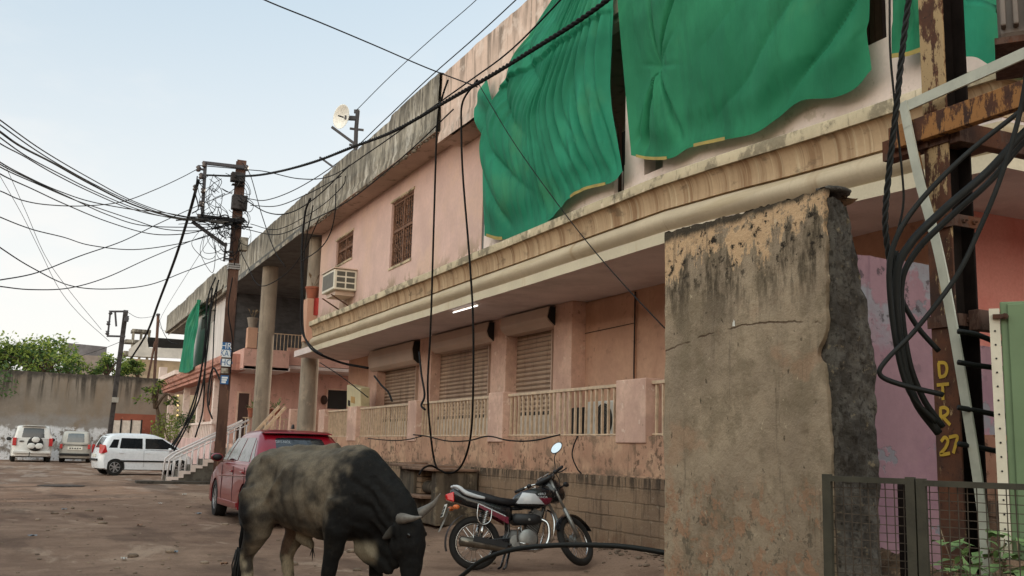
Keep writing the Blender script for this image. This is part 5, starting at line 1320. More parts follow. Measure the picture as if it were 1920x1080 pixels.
swp((225, 269), [(45, 293), (100, 325), (170, 360), (250, 393), (330, 409), (428, 416)])
swp((258, 304), [(60, 336), (110, 358), (170, 378), (250, 393), (310, 399), (420, 420)])
swp((265, 308), [(60, 338), (130, 370), (200, 402), (270, 423), (370, 426), (430, 424)])
swp((283, 326), [(60, 354), (120, 382), (200, 415), (280, 438), (340, 439), (390, 430), (435, 418)])
swp((270, 313), [(70, 345), (140, 375), (190, 392), (250, 412), (310, 430), (380, 432), (436, 420)])
def lw(pts, r=.012, d0=15, d1=31, lab=WL, g='wires sweeping left from the tall pole'):
    x0_, x1_ = pts[0][0], pts[-1][0]
    return wire([(x, y, d0+(d1-d0)*((x-x0_)/(x1_-x0_))**.8 if x > x0_ else d0) for x, y in pts], r, lab, g)
lw([(-60, 340), (0, 358), (40, 375), (90, 384), (160, 386), (230, 378), (290, 356), (340, 333), (372, 316)])
lw([(-60, 378), (0, 407), (60, 430), (120, 445), (170, 460), (250, 468), (330, 458), (390, 443), (432, 430)])
lw([(-60, 420), (0, 464), (60, 502), (130, 535), (200, 542), (280, 534), (350, 508), (415, 484), (434, 478)])
lw([(-60, 534), (0, 525), (70, 511), (150, 480), (230, 452), (300, 418), (380, 382), (436, 360)])
lw([(-60, 528), (0, 537), (60, 543), (130, 540), (200, 520), (280, 484), (350, 455), (392, 440)])
# steep faint wires at far left
for k, pts in enumerate(([(0, 330), (40, 400), (75, 470), (110, 540), (150, 590), (205, 640)], [(10, 310), (50, 400), (85, 480), (130, 545), (190, 618)])):
    wire([(x, y, 45+x*.03) for x, y in pts], .012, 'faint steep wire running down to the distant leaning pole', 'wires to the distant pole')
# thick cable from tall pole down left to the far pole
wire([(372, 338, 32), (355, 400, 34), (330, 480, 38), (300, 560, 43), (275, 625, 49), (246, 672, 56)], .05, 'thick dark cable slanting down from tall pole toward the distant pole', 'thick street cables')
# main twisted cable towards the near pole
tw = [(378, 328, 5.0), (460, 330, 5.3), (520, 322, 5.5), (590, 303, 5.7), (660, 276, 5.85), (740, 245, 5.95), (850, 182, 6.0), (930, 136, 6.0), (1010, 86, 5.95), (1080, 42, 5.9), (1145, -5, 5.85), (1260, -100, 5.7)]
cable('twisted_cable', [at(x, y, X=X_) for x, y, X_ in tw], .034, None, 'thick twisted black cable sagging from the tall pole along the facade', 'cable', 'thick street cables', M['black_cable'], twist=.42)
wire([(372, 310, 33), (462, 318, 32), (500, 322, 31), (560, 335, 29), (620, 330, 27.5), (700, 280, 25), (790, 216, 22), (880, 152, 19.6), (960, 92, 17.8), (1060, -10, 15.5), (1120, -80, 14.5)], .014, 'thin wire running beside the twisted cable, uppermost near the parapet')
wire([(462, 372, 32), (500, 375, 31), (560, 352, 29.5), (640, 300, 27), (720, 226, 25), (800, 150, 23), (900, 62, 21), (1010, -40, 19)], .014, 'thin straight wire passing over the parapet behind the dish')
wire([(470, 385, 32.6), (520, 386, 31), (580, 362, 28.5), (640, 330, 26.3)], .014, 'short sagging wire from the tall pole to the roof edge', 'service wires to the houses')
wire([(462, 376, 32.6), (500, 398, 31.5), (540, 400, 30), (590, 372, 28.2), (655, 310, 26)], .018, 'darker sagging wire under it, ending at the roof edge', 'service wires to the houses')
wire([(462, 430, 32.6), (520, 440, 31), (580, 415, 29), (660, 372, 26.4), (760, 290, 23.2), (850, 205, 20.6)], .014, 'wire hugging the stained fascia below the twisted cable', 'service wires to the houses')
wire([(668, 207, 25), (730, 145, 24), (810, 72, 23), (895, -2, 22), (960, -70, 21)], .010, 'single thin wire rising from the dish mast to the upper frame edge')
wire([(400, -50, 14), (492, -2, 15), (600, 42, 16), (700, 84, 17), (800, 127, 18), (895, 163, 18.6)], .012, 'single thin wire crossing the open sky at the top')
wire([(893, 150, 18.4), (960, 262, 17.4), (1040, 375, 14.6), (1110, 465, 12.4), (1180, 545, 11), (1246, 615, 10)], .007, 'thin wire slanting down across the cloth to the broken wall')
wire([(455, 306, 32.6), (470, 330, 32), (490, 400, 30.5), (515, 470, 29), (535, 500, 28.4)], .014, 'wire dropping from the pole top to the porch slab', 'service wires to the houses')
wire([(450, 470, 32.6), (465, 500, 32), (480, 530, 31), (500, 535, 30), (540, 510, 29), (570, 470, 28), (600, 405, 27)], .014, 'looping wire under the porch slab', 'service wires to the houses')
wire([(470, 420, 32), (520, 430, 30.6), (590, 395, 28.6), (640, 352, 26.4), (648, 330, 26)], .012, 'low sagging wire from the tall pole to the parapet', 'service wires to the houses')
wire([(630, 345, 26.2), (628, 400, 26.3), (618, 440, 26.5), (598, 468, 27), (565, 490, 28.5)], .014, 'wire hanging down the stained fascia to the porch', 'service wires to the houses')
wire([(582, 372, 28.2), (572, 400, 28), (566, 470, 27.7), (566, 540, 27.5), (565, 610, 27.3), (575, 640, 26.8), (592, 660, 26.4), (640, 680, 25.4), (690, 690, 24.6)], .03, 'thick dark cable running down the corner of the pink house', 'thick street cables')
wire([(587, 385, 27.9), (571, 470, 27.6), (568, 560, 27.4), (570, 625, 27), (585, 650, 26.5), (605, 665, 26)], .016, 'thin cable beside the thick corner cable', 'service wires to the houses')
# hanging cables with the loop at the bottom
cable('dangling_cable', [at(x, y, X=X_) for x, y, X_ in [(840, 150, 6.0), (830, 180, 6.02), (820, 230, 6.05), (814, 400, 6.08), (808, 600, 6.1), (802, 720, 6.1), (806, 800, 6.2), (815, 866, 6.35), (828, 884, 6.35), (850, 886, 6.35), (868, 868, 6.35), (882, 820, 6.25), (887, 740, 6.15), (887, 600, 6.12), (880, 480, 6.1), (868, 330, 6.06), (865, 240, 6.04), (868, 190, 6.02), (895, 150, 6.0)]], .017, None, 'long black cable looping from the twisted cable down to the plinth and back', 'cable', None, M['black_cable'])
cable('dangling_cable', [(786, 890, 15.4), (794, 878, 15.6), (808, 873, 16), (822, 880, 16.2), (838, 888, 16.2)], .017, None, 'short black cable hump on the plinth beside the loop end', 'cable', None, M['black_cable'])
# bundle falling in front of the far white house
bnd = [[(404, 520), (390, 560), (384, 640), (372, 720), (345, 800), (322, 842)], [(410, 525), (396, 580), (388, 660), (376, 740), (350, 800), (326, 846)], [(398, 540), (392, 600), (380, 680), (365, 760), (338, 812), (318, 840)],
       [(388, 560), (386, 620), (384, 700), (380, 770), (366, 820)], [(432, 545), (428, 600), (420, 660), (414, 720), (418, 745)], [(408, 530), (402, 600), (398, 700), (392, 760)]]
for k, pts in enumerate(bnd): wire([(x, y, 36-i*.4) for i, (x, y) in enumerate(pts)], .028 if k < 4 else .02, 'black cable of the bundle slanting down past the far white house', 'cable bundle by the tall pole')
wire([(414, 715, 33), (400, 690, 33.5), (392, 720, 33.5), (390, 760, 33), (398, 785, 32.6)], .03, 'thick cable loop hanging left of the lettered sign', 'cable bundle by the tall pole')
wire([(432, 700, 32), (436, 640, 31.9), (428, 580, 31.8), (436, 520, 31.8)], .02, 'cable clipped along the right side of the tall pole', 'cable bundle by the tall pole')
# tangle at the pole head: one knotted mass
tg = MB(); rg = random.Random(12)
def tl(pts, r): tg.tube(cr([at(x, y, Y=mpy-.25-rg.uniform(0, .5)) for x, y in pts], 6), r, 4)
for k in range(20):
    x = rg.uniform(380, 436); y = rg.uniform(402, 424); tl([(x-rg.uniform(20, 60), y+rg.uniform(-6, 6)), (x, y), (x+rg.uniform(5, 25), y+rg.uniform(-6, 8)), (x+rg.uniform(15, 42), y+rg.uniform(-4, 10))], rg.choice((.012, .018, .025)))
for k in range(20):
    x, y = rg.uniform(384, 430), rg.uniform(320, 400); h = rg.uniform(25, 60); w_ = rg.uniform(-26, 26)
    tl([(x, y), (x+w_, y+h*.4), (x+w_*.4+rg.uniform(-10, 10), y+h), (x+w_*-.3, y+h*.8), (x+rg.uniform(-6, 16), y+h*1.1)], .011)
for k in range(12):
    x, y = rg.uniform(375, 430), rg.uniform(416, 440); h = rg.uniform(20, 80)
    tl([(x, y), (x+rg.uniform(-20, 8), y+h*.5), (x+rg.uniform(-10, 12), y+h), (x+rg.uniform(5, 30), y+h*.9), (x+rg.uniform(15, 45), y+h*.3)], .010)
for k in range(9):
    x, y = rg.uniform(452, 462), rg.uniform(330, 420); h = rg.uniform(30, 60)
    tl([(x-8, y), (x+rg.uniform(4, 16), y+h*.5), (x+rg.uniform(0, 10), y+h), (x-10, y+h*.9)], .011)
for k in range(6): tg.torus(at(rg.uniform(425, 460), rg.uniform(414, 428), Y=mpy-.3), (rg.uniform(-.3, .3), rg.uniform(-.3, .3), 1), rg.uniform(.18, .45), .016, 20, 4)
tag(tg.build('wire_tangle', M['wire'], None, True), 'dense tangle of loose wires round the head of the tall pole', 'wires')
for pts in ([(382, 345), (372, 345), (366, 360), (372, 390), (360, 400)], [(370, 330), (368, 345), (364, 352)]): wire([(x, y, 32) for x, y in pts], .02, 'short jumper wire on the bracket of the tall pole', 'jumper wires')
# small wires between far poles
wire([(240, 586, 53), (262, 596, 54), (296, 592, 60)], .012, 'thin wire from distant pole to thin far pole', 'wires to the distant pole')
wire([(297, 592, 60), (305, 620, 56), (318, 640, 52), (335, 645, 50)], .016, 'pale service wire from thin far pole to white house', 'wires to the distant pole')
wire([(330, 600, 60), (316, 622, 60), (300, 600, 62), (385, 460, 40), (400, 440, 33)], .010, 'long thin wire from the tall pole down to the thin far pole')
wire([(228, 640, 53), (190, 655, 56), (150, 668, 60), (120, 680, 62)], .014, 'thin wire left of the distant pole', 'wires to the distant pole')
# wires sagging along the plinth
wire([(775, 815, 15.7), (800, 818, 15.3), (840, 827, 14.7), (880, 826, 14.2), (915, 818, 13.7), (955, 826, 13.2), (1000, 826, 12.8), (1050, 815, 12.3)], .010, 'thin black wire sagging along the plinth under the railings', 'plinth wires')
wire([(690, 822, 18.2), (735, 826, 17), (765, 824, 16.4), (790, 818, 15.8)], .009, 'thin wire sagging on the far part of the plinth', 'plinth wires')
wire([(1083, 818, 11.9), (1076, 835, 11.9), (1073, 855, 11.85), (1082, 878, 11.75), (1090, 888, 11.7)], .009, 'short dark wire hanging down the plinth behind the motorcycle mirror', 'plinth wires')
wire([(786, 660, 19.2), (790, 700, 18.8), (796, 740, 18.3), (790, 760, 18), (797, 768, 17.8)], .02, 'black cable hanging beside the first roller shutter', 'shutter cables')
wire([(702, 705, 21.5), (715, 722, 20.8), (728, 735, 20.2), (735, 752, 19.7)], .02, 'black cable crossing the first roller shutter', 'shutter cables')
wire([(600, 680, 26), (640, 706, 24.4), (690, 745, 22.8)], .012, 'thin cable from corner column to the meter box', 'service wires to the houses')
# ------------------------------------------------------------------ dish antenna and mast
da = empty('dish_antenna', at(668, 280, d=25.4), 'white dish antenna on a thin mast at the roof edge', 'antenna')
DD = lambda x, y, o=0: at(x, y, d=25.4+o)
MB().tube([DD(666, 300), DD(668, 240), DD(671, 208)], .055, 8).build('mast', M['steel'], da)
MB().bar(DD(656, 241), DD(682, 244), .05).build('cross_bar', M['steel'], da); MB().bar(DD(622, 238), DD(671, 274), .06).build('strut', M['steel'], da); MB().bar(DD(655, 271), DD(672, 276), .05).build('cross_bar', M['steel'], da); MB().bar(DD(664, 209), DD(674, 209), .06, .09).build('cap', M['steel'], da)
dn = (CR*-.62+CF*-.70+CU*.12).normalized(); dc = DD(644, 220)
dm = MB(); R_ = .31; prof = [(.02, 0)]+[(R_*k/8, .13*(k/8)**2) for k in range(1, 9)]+[(R_+.008, .13), (R_+.004, .118)]+[(R_*k/8, .13*(k/8)**2-.012) for k in range(8, 0, -1)]
dm.lathe(dc-dn*.05, dn, prof, 30); dm.build('dish', plain('off_white_dish', S(216, 214, 208), .5, var=.1, kind='pos'), da, True)
MB().bar(dc-dn*.05, DD(668, 222), .10).build('mount', M['steel'], da)
fa = MB(); fa.tube([dc+dn*.0, dc+dn*.17], .02, 6); fa.build('feed', M['steel'], da)
tag(MB().tube([at(600, 295, d=27.6), at(626, 314, d=27.2)], .03, 6).build('roof_rod', M['steel']), 'short dark rod sticking out over the parapet', 'rod')
tag(MB().ball(at(758, 246, d=22.6), (.10, .10, .14), 8, 6).build('cable_joint', M['black_cable'], None, True), 'small black joint hanging from the twisted cable', 'cable joint')
# ------------------------------------------------------------------ appliances on the pink house
def ac_window(): 
    X0 = 6.72; a = at(630, 501, X=X0)
    e = empty('air_conditioner', (6.9, 24.9, 5.3), 'cream window air conditioner projecting from the upper pink wall', 'air conditioner')
    y0_, y1_ = 24.2, 25.35; z0, z1 = 5.24, 5.76; xf = 6.46
    cm = plain('cream_ac_shell', S(206, 200, 184), .5, var=.06, kind='pos')
    MB().box(xf, 7.05, y0_, y1_, z0, z1).build('shell', cm, e, bevel=.02)
    for i in range(2):
        for k in range(3):
            xa = xf+.07+i*.25; zb2 = z0+.05+k*.15
            MB().box(xa, xa+.21, y0_-.006, y0_+.01, zb2, zb2+.112).build('louvre', plain('shaded_louvre', S(82, 80, 72), .7, kind='pos'), e)
    MB().box(xf-.006, xf+.01, y0_+.07, y1_-.07, z0+.07, z1-.07).build('side_grille', plain('grey_fins', S(96, 92, 84), .6, kind='pos'), e)
    MB().box(6.55, 7.04, y0_+.15, y1_-.15, z0-.12, z0-.003).build('drip_tray', M['shutter_box'], e)
    MB().box(xf-.03, 7.04, y0_-.05, y1_+.05, z1+.004, z1+.03).build('rain_cover', M['shutter_box'], e)
    for y in (y0_+.15, y1_-.15): MB().bar((7.04, y, z0-.45), (6.45, y, z0-.12), .03).build('bracket', M['rust_dark'], e)
ac_window()
mb_ = empty('meter_box', at(671, 750, X=7.35), 'tilted cream metal meter box above the porch railing', 'box')
a = at(672, 745, X=7.3); tx_ = V((.05, -.99, -.12)).normalized(); tz_ = V((-.1, -.18, .98)).normalized()
def mbx(m_, u0, u1, w0, w1, n0, n1):
    nn = tx_.cross(tz_)
    vs = [a+tx_*i+tz_*k+nn*j for k in (w0, w1) for j in (n0, n1) for i in (u0, u1)]
    return m_.add(vs, [(0,2,3,1), (4,5,7,6), (0,1,5,4), (2,6,7,3), (0,4,6,2), (1,3,7,5)])
cmx = plain('cream_meter_box', S(196, 184, 148), .5, var=.08, kind='pos')
mbx(MB(), -.55, .5, -.28, .28, -.12, .12).build('box', cmx, mb_, bevel=.015)
for s_ in (-1, 1): mbx(MB(), -.2, .08, -.14, .02, s_*.121, s_*.13).build('label', plain('brown_label', S(176, 140, 84), .6, kind='pos'), mb_)
for s_ in (-1, 1): mbx(MB(), -.42, -.28, -.24, -.1, s_*.121, s_*.132).build('meter_window', M['dark_gap'], mb_)
oa = empty('outdoor_unit', (7.75, 12.2, 1.4), 'white outdoor air conditioner unit standing behind the railing', 'air conditioner')
y0_, y1_ = at(1150, 780, X=7.5).y, at(1100, 780, X=7.5).y
MB().box(7.5, 7.85, y0_, y1_, 1.55, 2.12).build('casing', plain('white_casing', S(200, 196, 188), .5, var=.05, kind='pos'), oa, bevel=.02)
m_ = MB(); cy_ = (y0_+y1_)/2-.12
for r in (.05, .10, .15, .20, .24): m_.torus((7.49, cy_, 1.84), (1, 0, 0), r, .005, 24, 5)
m_.build('fan_grille', M['dark_gap'], oa); MB().lathe((7.5, cy_, 1.84), (-1, 0, 0), [(.24, 0), (.24, .004)], 28).build('fan_opening', plain('dark_fan_opening', S(66, 66, 64), .7, kind='pos'), oa)
tag(MB().box(7.55, 7.9, at(1098, 780, X=7.6).y, at(1076, 780, X=7.6).y, 1.4, 2.05).build('dark_crate', M['dark_gap'], None, bevel=.02), 'dark box standing left of the outdoor unit behind the railing', 'box')
# ------------------------------------------------------------------ stone slab stands and junk at the plinth
stn = weather('red_brown_slab', S(128, 102, 86), [dict(c=S(92, 76, 66), s=4, lo=.5, hi=.62)], bump=(14, .5, .02), vary=.15)
dk = weather('dirty_cement_block', S(110, 98, 84), [dict(c=S(70, 62, 54), s=(4, 4, 1), lo=.45, hi=.6), dict(c=S(140, 126, 106), s=3, lo=.58, hi=.66)], bump=(16, .6, .02), vary=.15)
sa = empty('stone_stand', at(768, 980, X=6.3), 'left stone stand with a round topped red slab against the plinth', 'stand')
a, b = at(737, 884, X=6.35), at(800, 888, X=6.35)
MB().box(6.25, 6.95, b.y, a.y, 1.02, 1.07).build('slab', stn, sa, bevel=.015)
MB().lathe((6.55, (a.y+b.y)/2+.2, 1.071), (0, 0, 1), [(.22, 0), (.22, .03), (.1, .04)], 16).build('lid', stn, sa)
MB().box(6.35, 6.93, b.y+.1, b.y+.45, .1, 1.018).box(6.45, 6.93, b.y+.5, a.y-.1, .1, 1.016).build('block', dk, sa, bevel=.02)
sb_ = empty('stone_stand', at(810, 990, X=6.2), 'right stone stand holding a pipe in its open niche', 'stand')
y1_, y0_ = at(772, 892, X=6.25).y, at(868, 892, X=6.6).y
MB().box(6.05, 6.9, y0_, y1_, .99, 1.035).build('slab', stn, sb_, bevel=.012)
MB().box(6.15, 6.9, y1_-.38, y1_-.02, .1, .988).build('block', dk, sb_, bevel=.02)
MB().box(6.17, 6.9, y0_+.305, y1_-.385, .1, .52).build('block', dk, sb_, bevel=.02)
MB().box(5.98, 6.55, y0_+.31, y1_-.39, .525, .575).build('shelf', stn, sb_, bevel=.01)
MB().box(6.15, 6.9, y0_+.06, y0_+.3, .1, .988).build('block', dk, sb_, bevel=.02)
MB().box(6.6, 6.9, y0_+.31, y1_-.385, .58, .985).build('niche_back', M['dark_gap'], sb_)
bk = MB(); 
for k in range(4): bk.box(6.2, 6.42, y1_-.62, y1_-.40, .58+k*.1, .67+k*.1)
bk.build('brick_stack', M['block'], sb_, bevel=.012)
cp = empty('cement_pipe', (6.3, (y0_+y1_)/2-.1, .58), 'grey cement pipe piece lying in the niche of the stone stand', 'pipe')
pp = MB(); yy = y0_+.34; pp.lathe((6.33, yy, .70), (0, 1, 0), [(.11, 0), (.11, .62), (.075, .62), (.075, .0)], 18); pp.build('pipe', dk, cp, True, autos=40)
# ------------------------------------------------------------------ bull grazing in the foreground
def make_bull():
    mb = MB()
    def ring(c, d, ry, rz, n=20, up=V((0, 0, 1)), pw=1.0):
        d = V(d).normalized(); s = V((0, 1, 0)); u = d.cross(s)*-1
        if u.z < 0 and abs(d.x) > .3: u = -u
        return [V(c)+s*(math.copysign(abs(math.cos(a))**pw, math.cos(a))*ry)+u*(math.sin(a)*rz) for a in [2*math.pi*k/n for k in range(n)]]
    T = [(-.80, 1.12, .05, .08), (-.775, 1.11, .13, .15), (-.71, 1.09, .20, .21), (-.60, 1.065, .245, .262), (-.45, 1.045, .265, .295), (-.25, 1.02, .285, .315), (0, .995, .295, .335), (.22, .995, .29, .35), (.42, 1.015, .265, .355), (.58, 1.02, .225, .345), (.70, .99, .18, .29), (.80, .95, .11, .2)]
    mb.loft([ring((x, 0, z), (1, 0, 0), a, b, 24, pw=.9) for x, z, a, b in T])
    # neck and head as one tapering run
    N = [((.36, 0, 1.10), (1, 0, -.2), .19, .26), ((.60, 0, 1.03), (1, 0, -.5), .16, .265), ((.78, 0, .95), (1, 0, -.9), .14, .23), ((.92, 0, .86), (.8, 0, -1), .128, .205), ((1.0, 0, .76), (.5, 0, -1), .118, .17)]
    mb.loft([ring(c, d, a, b) for c, d, a, b in N])
    Hd = [((1.02, 0, .875), .07, .07), ((1.035, 0, .84), .115, .125), ((1.055, 0, .76), .118, .14), ((1.075, 0, .67), .112, .132), ((1.085, 0, .56), .088, .11), ((1.085, 0, .45), .070, .088), ((1.085, 0, .37), .070, .08), ((1.085, 0, .32), .060, .068), ((1.085, 0, .295), .03, .04)]
    mb.loft([[V((c[0]+b*math.cos(a), ry*math.sin(a), c[2])) for a in [2*math.pi*k/18 for k in range(18)]] for c, ry, b in Hd])
    for s in (-1, 1): mb.ball((1.12, s*.082, .745), (.045, .035, .04)); mb.ball((1.0, s*.085, .66), (.07, .04, .09))
    # hump, hips, shoulder blades, brisket and dewlap
    mb.ball((.42, 0, 1.315), (.20, .09, .075)); mb.ball((.30, 0, 1.285), (.26, .12, .065))
    for s in (-1, 1):
        mb.ball((-.45, s*.185, 1.235), (.10, .055, .06)); mb.ball((-.74, s*.10, 1.14), (.06, .05, .06))
        mb.ball((-.52, s*.19, .93), (.22, .105, .26)); mb.ball((.46, s*.195, .93), (.17, .085, .27))
    mb.tube([(-.80, 0, 1.20), (-.6, 0, 1.29), (-.3, 0, 1.325), (0, 0, 1.325), (.2, 0, 1.34)], [.04, .05, .045, .045, .06], 10)
    DW = [((.98, 0, .62), .028, .10), ((.88, 0, .60), .035, .16), ((.76, 0, .60), .045, .17), ((.64, 0, .62), .06, .14), ((.5, 0, .64), .08, .10)]
    mb.loft([ring(c, (1, 0, 0), a, b, 14) for c, a, b in DW])
    mb.tube([(-.22, 0, .665), (-.12, 0, .63), (-.05, 0, .60), (-.03, 0, .565)], [.05, .05, .036, .018], 10)
    # legs
    def leg(p, r): mb.tube([V(q) for q in p], r, 14)
    leg([(.47, -.19, .98), (.44, -.20, .76), (.40, -.185, .60), (.345, -.175, .42), (.315, -.175, .36), (.275, -.175, .17), (.265, -.175, .10), (.285, -.175, .04)], [.13, .115, .085, .064, .058, .042, .048, .055])
    leg([(.50, .19, .98), (.50, .20, .76), (.52, .18, .60), (.555, .175, .42), (.56, .175, .36), (.545, .175, .17), (.54, .175, .10), (.56, .175, .04)], [.13, .115, .085, .064, .058, .042, .048, .055])
    leg([(-.56, -.18, 1.0), (-.50, -.20, .82), (-.52, -.19, .68), (-.63, -.17, .54), (-.665, -.165, .47), (-.635, -.165, .33), (-.605, -.165, .16), (-.60, -.165, .10), (-.575, -.165, .04)], [.17, .165, .115, .078, .066, .05, .045, .05, .056])
    leg([(-.54, .18, 1.0), (-.44, .20, .82), (-.43, .19, .68), (-.50, .17, .54), (-.52, .165, .47), (-.48, .165, .33), (-.44, .165, .16), (-.435, .165, .10), (-.41, .165, .04)], [.17, .16, .11, .075, .064, .05, .045, .05, .056])
    # ears (drooping leaves) and tail
    for s in (-1, 1):
        e0 = V((1.0, s*.10, .80)); e1 = V((1.0, s*.24, .745)); 
        for k in range(7):
            t = k/6; mb.ball(e0.lerp(e1, t)+V((0, 0, -.02*t)), (.022, .03, .018+.035*math.sin(math.pi*min(1, t*.9+.1))), 8, 6)
    mb.tube([(-.76, 0, 1.20), (-.83, -.01, 1.10), (-.865, -.03, .90), (-.875, -.05, .68), (-.88, -.06, .5)], [.045, .036, .028, .024, .022], 10)
    me0 = mb.mesh('bull', [], V((0, 0, 0)))
    o = bpy.data.objects.new('bull', me0); COL.objects.link(o)
    rm = o.modifiers.new('r', 'REMESH'); rm.mode = 'VOXEL'; rm.voxel_size = .015
    sm1 = o.modifiers.new('s', 'SMOOTH'); sm1.factor = .5; sm1.iterations = 9
    me = evalmesh(o); bpy.data.objects.remove(o)
    # soft anatomy: ribs, flank hollow, hip line, neck folds, then coat colour per vertex
    tan, grey, blk, pale = V(S(112, 101, 86)[:3]), V(S(66, 60, 53)[:3]), V(S(12, 12, 13)[:3]), V(S(160, 148, 126)[:3])
    brn = V(S(96, 74, 62)[:3])
    nrm = [v.normal.copy() for v in me.vertices]
    ca = me.color_attributes.new('coat', 'FLOAT_COLOR', 'POINT')
    G = lambda a, b: math.exp(-(a/b)**2)
    for v in me.vertices:
        x, y, z = v.co; ay = abs(y); n = nrm[v.index]
        dsp = 0
        if -.35 < x < .32 and ay > .12 and .68 < z < 1.25: dsp += .014*math.sin((x+.25*(z-1))*44)*G(x-.02, .22)*G(z-.98, .22)
        if ay > .15: dsp -= .045*G(x+.33, .09)*G(z-1.10, .12)          # flank hollow
        if ay > .12: dsp += .026*G((x+.30)-.9*(z-1.0)*1.0, .035)*G(z-1.02, .18)*(1 if x < -.05 else 0)
        if .55 < x < .98 and z < 1.15: dsp += .010*math.sin((x*.8+z)*46+3*fbm((x*5, y*5, z*5)))*G(x-.8, .2)
        dsp += .011*fbm((x*7, y*7, z*7), 1, 3)
        v.co = v.co+n*dsp
        f1 = fbm((x*4, y*4, z*4+2), 1, 4); f2 = fbm((x*13, y*13, z*13), 1, 3)
        c = tan.lerp(grey, min(1, max(0, .45+.9*f1+.6*f2)))
        top = sstep(1.12, 1.3, z); c = c.lerp(tan*1.05, top*.35)
        belly = sstep(.80, .62, z)*sstep(-.45, -.3, x)*sstep(.42, .3, x); c = c.lerp(pale, belly*.4)
        patch = G(x+.08+.05*f1, .16)*G(z-.80+.05*f2, .10)*(1 if ay > .1 else 0); c = c.lerp(grey*.6, min(1, patch*(.4+.9*abs(f2)+.25)))
        # black front: shoulder, neck, head
        fr = sstep(-.13, .17, x-(.30+.42*(z-.85))+.13*f1+.09*f2); low = sstep(.72, .60, z)
        c = c.lerp(blk, min(1, fr*.98))
        # hump keeps some dust
        c = c.lerp(grey, .45*sstep(1.30, 1.42, z)*sstep(.6, .2, x)*fr)
        # pale chest underside between the front legs
        ch = sstep(.40, .5, x)*sstep(.78, .70, x)*sstep(.70, .62, z)*sstep(.48, .56, z)*(1 if ay < .11 else .0); c = c.lerp(pale*.8, ch*.85)
        # hind quarter: dark stripe behind, thigh black
        hq = sstep(-.52, -.66, x+.10*f1)*sstep(1.22, 1.10, z+.06*f1); c = c.lerp(blk*1.6, hq*.9)
        th_ = G(x+.55, .11)*sstep(.98, .86, z)*sstep(.52, .62, z); c = c.lerp(blk*1.8, min(1, th_*.9*(.7+f1)))
        # inner thigh brownish, legs
        if z < .62:
            k = sstep(.62, .46, z+.1*f1); fl = pale.lerp(grey, min(1, max(0, .35+f2+.5*f1)))
            if x < -.2: c = c.lerp(fl, k*.9)
            elif z < .40: c = c.lerp(grey.lerp(blk, .45), .7*k)
        if x < -.2 and ay < .12 and .5 < z < .95 and n.y*y < 0: c = c.lerp(brn, .7)
        if x < -.815 and z < 1.0: c = blk*1.2
        # ear insides and muzzle
        if .94 < x < 1.06 and ay > .15 and z > .68: c = c.lerp(grey, .65*sstep(.15, .2, ay))
        if z < .36 and x > .95: c = c.lerp(grey*.8, .4)
        ca.data[v.index].color = (max(0, c.x), max(0, c.y), max(0, c.z), 1)
    me.polygons.foreach_set('use_smooth', [True]*len(me.polygons))
    t = NT('bull_coat'); at_ = t.n('ShaderNodeAttribute'); at_.attribute_name = 'coat'
    c = t.coord('obj'); hair = t.noise(c, (110, 110, 40), 4, .7); dust = t.noise(c, 9, 6, .7)
    co = t.mix(t.mr(hair, .3, .7, .3, 0), at_.outputs['Color'], (0, 0, 0, 1))
    co = t.mix(t.mr(dust, .54, .74, 0, .05), co, S(134, 120, 100)); co = t.mix(t.mr(t.noise(c, 24, 5, .7, 0, 4), .56, .72, 0, .35), co, S(52, 46, 40))
    t.fin(co, .8, t.bump(hair, .35, .006, t.bump(t.noise(c, 14, 6, .7), .5, .02)), 0, .22)
    t.b.inputs['Sheen Weight'].default_value = .0
    me.materials.clear(); me.materials.append(t.m); me.name = 'bull_body'
    root = empty('bull', (0, 0, 0), 'dusty grey and black humped bull with lowered head walking across the street', 'bull')
    bo = bpy.data.objects.new('body', me); COL.objects.link(bo); bo.parent = root
    horn_m = plain('grey_horn', S(104, 98, 92), .5, var=.3, sc_=12, bump=.3)
    hoofm = plain('dark_hoof', S(48, 42, 38), .6, var=.2)
    for pts in ([(1.02, -.08, .855), (1.10, -.105, .862), (1.19, -.115, .868), (1.27, -.11, .885)], [(1.03, .08, .865), (1.10, .12, .91), (1.18, .145, .965), (1.25, .14, 1.04)]):
        m_ = MB(); c_ = cr(pts, 7); m_.tube(c_, [.046*(1-.9*(i/(len(c_)-1))**1.2) for i in range(len(c_))], 12); m_.build('horn', horn_m, root, True)
    for s in (-1, 1): MB().ball((1.135, s*.098, .745), (.022, .018, .02), 12, 8).build('eye', plain('dark_eye', S(14, 12, 12), .08), root, True)
    for x, y in ((.29, -.175), (.565, .175), (-.565, -.165), (-.40, .165)):
        m_ = MB(); m_.lathe((x, y, 0), (.12, 0, 1), [(.062, 0), (.058, .035), (.05, .06)], 14); m_.build('hoof', hoofm, root, True, autos=50)
    tf_ = MB(); rg = random.Random(3)
    for k in range(60):
        a = rg.uniform(0, 6.28); r_ = rg.uniform(0, .035); L = rg.uniform(.24, .40); b = V((-.88+r_*math.cos(a), -.06+r_*math.sin(a), .54-rg.uniform(0, .08)))
        e_ = b+V((rg.uniform(-.05, .03), rg.uniform(-.04, .04), -L)); tf_.tube([b, b.lerp(e_, .5)+V((math.cos(a)*.02, math.sin(a)*.02, 0)), e_], [.007, .006, .001], 4)
    tf_.build('tail_tuft', plain('black_hair', S(18, 17, 17), .6), root, True)
    sh_ = MB()
    for k in range(10): b = V((-.03, 0, .585)); sh_.tube([b, b+V((rg.uniform(-.03, .03), rg.uniform(-.02, .02), -rg.uniform(.05, .11)))], [.005, .001], 4)
    sh_.build('belly_tuft', plain('black_hair', S(18, 17, 17), .6), root)
    return root
bull = make_bull()
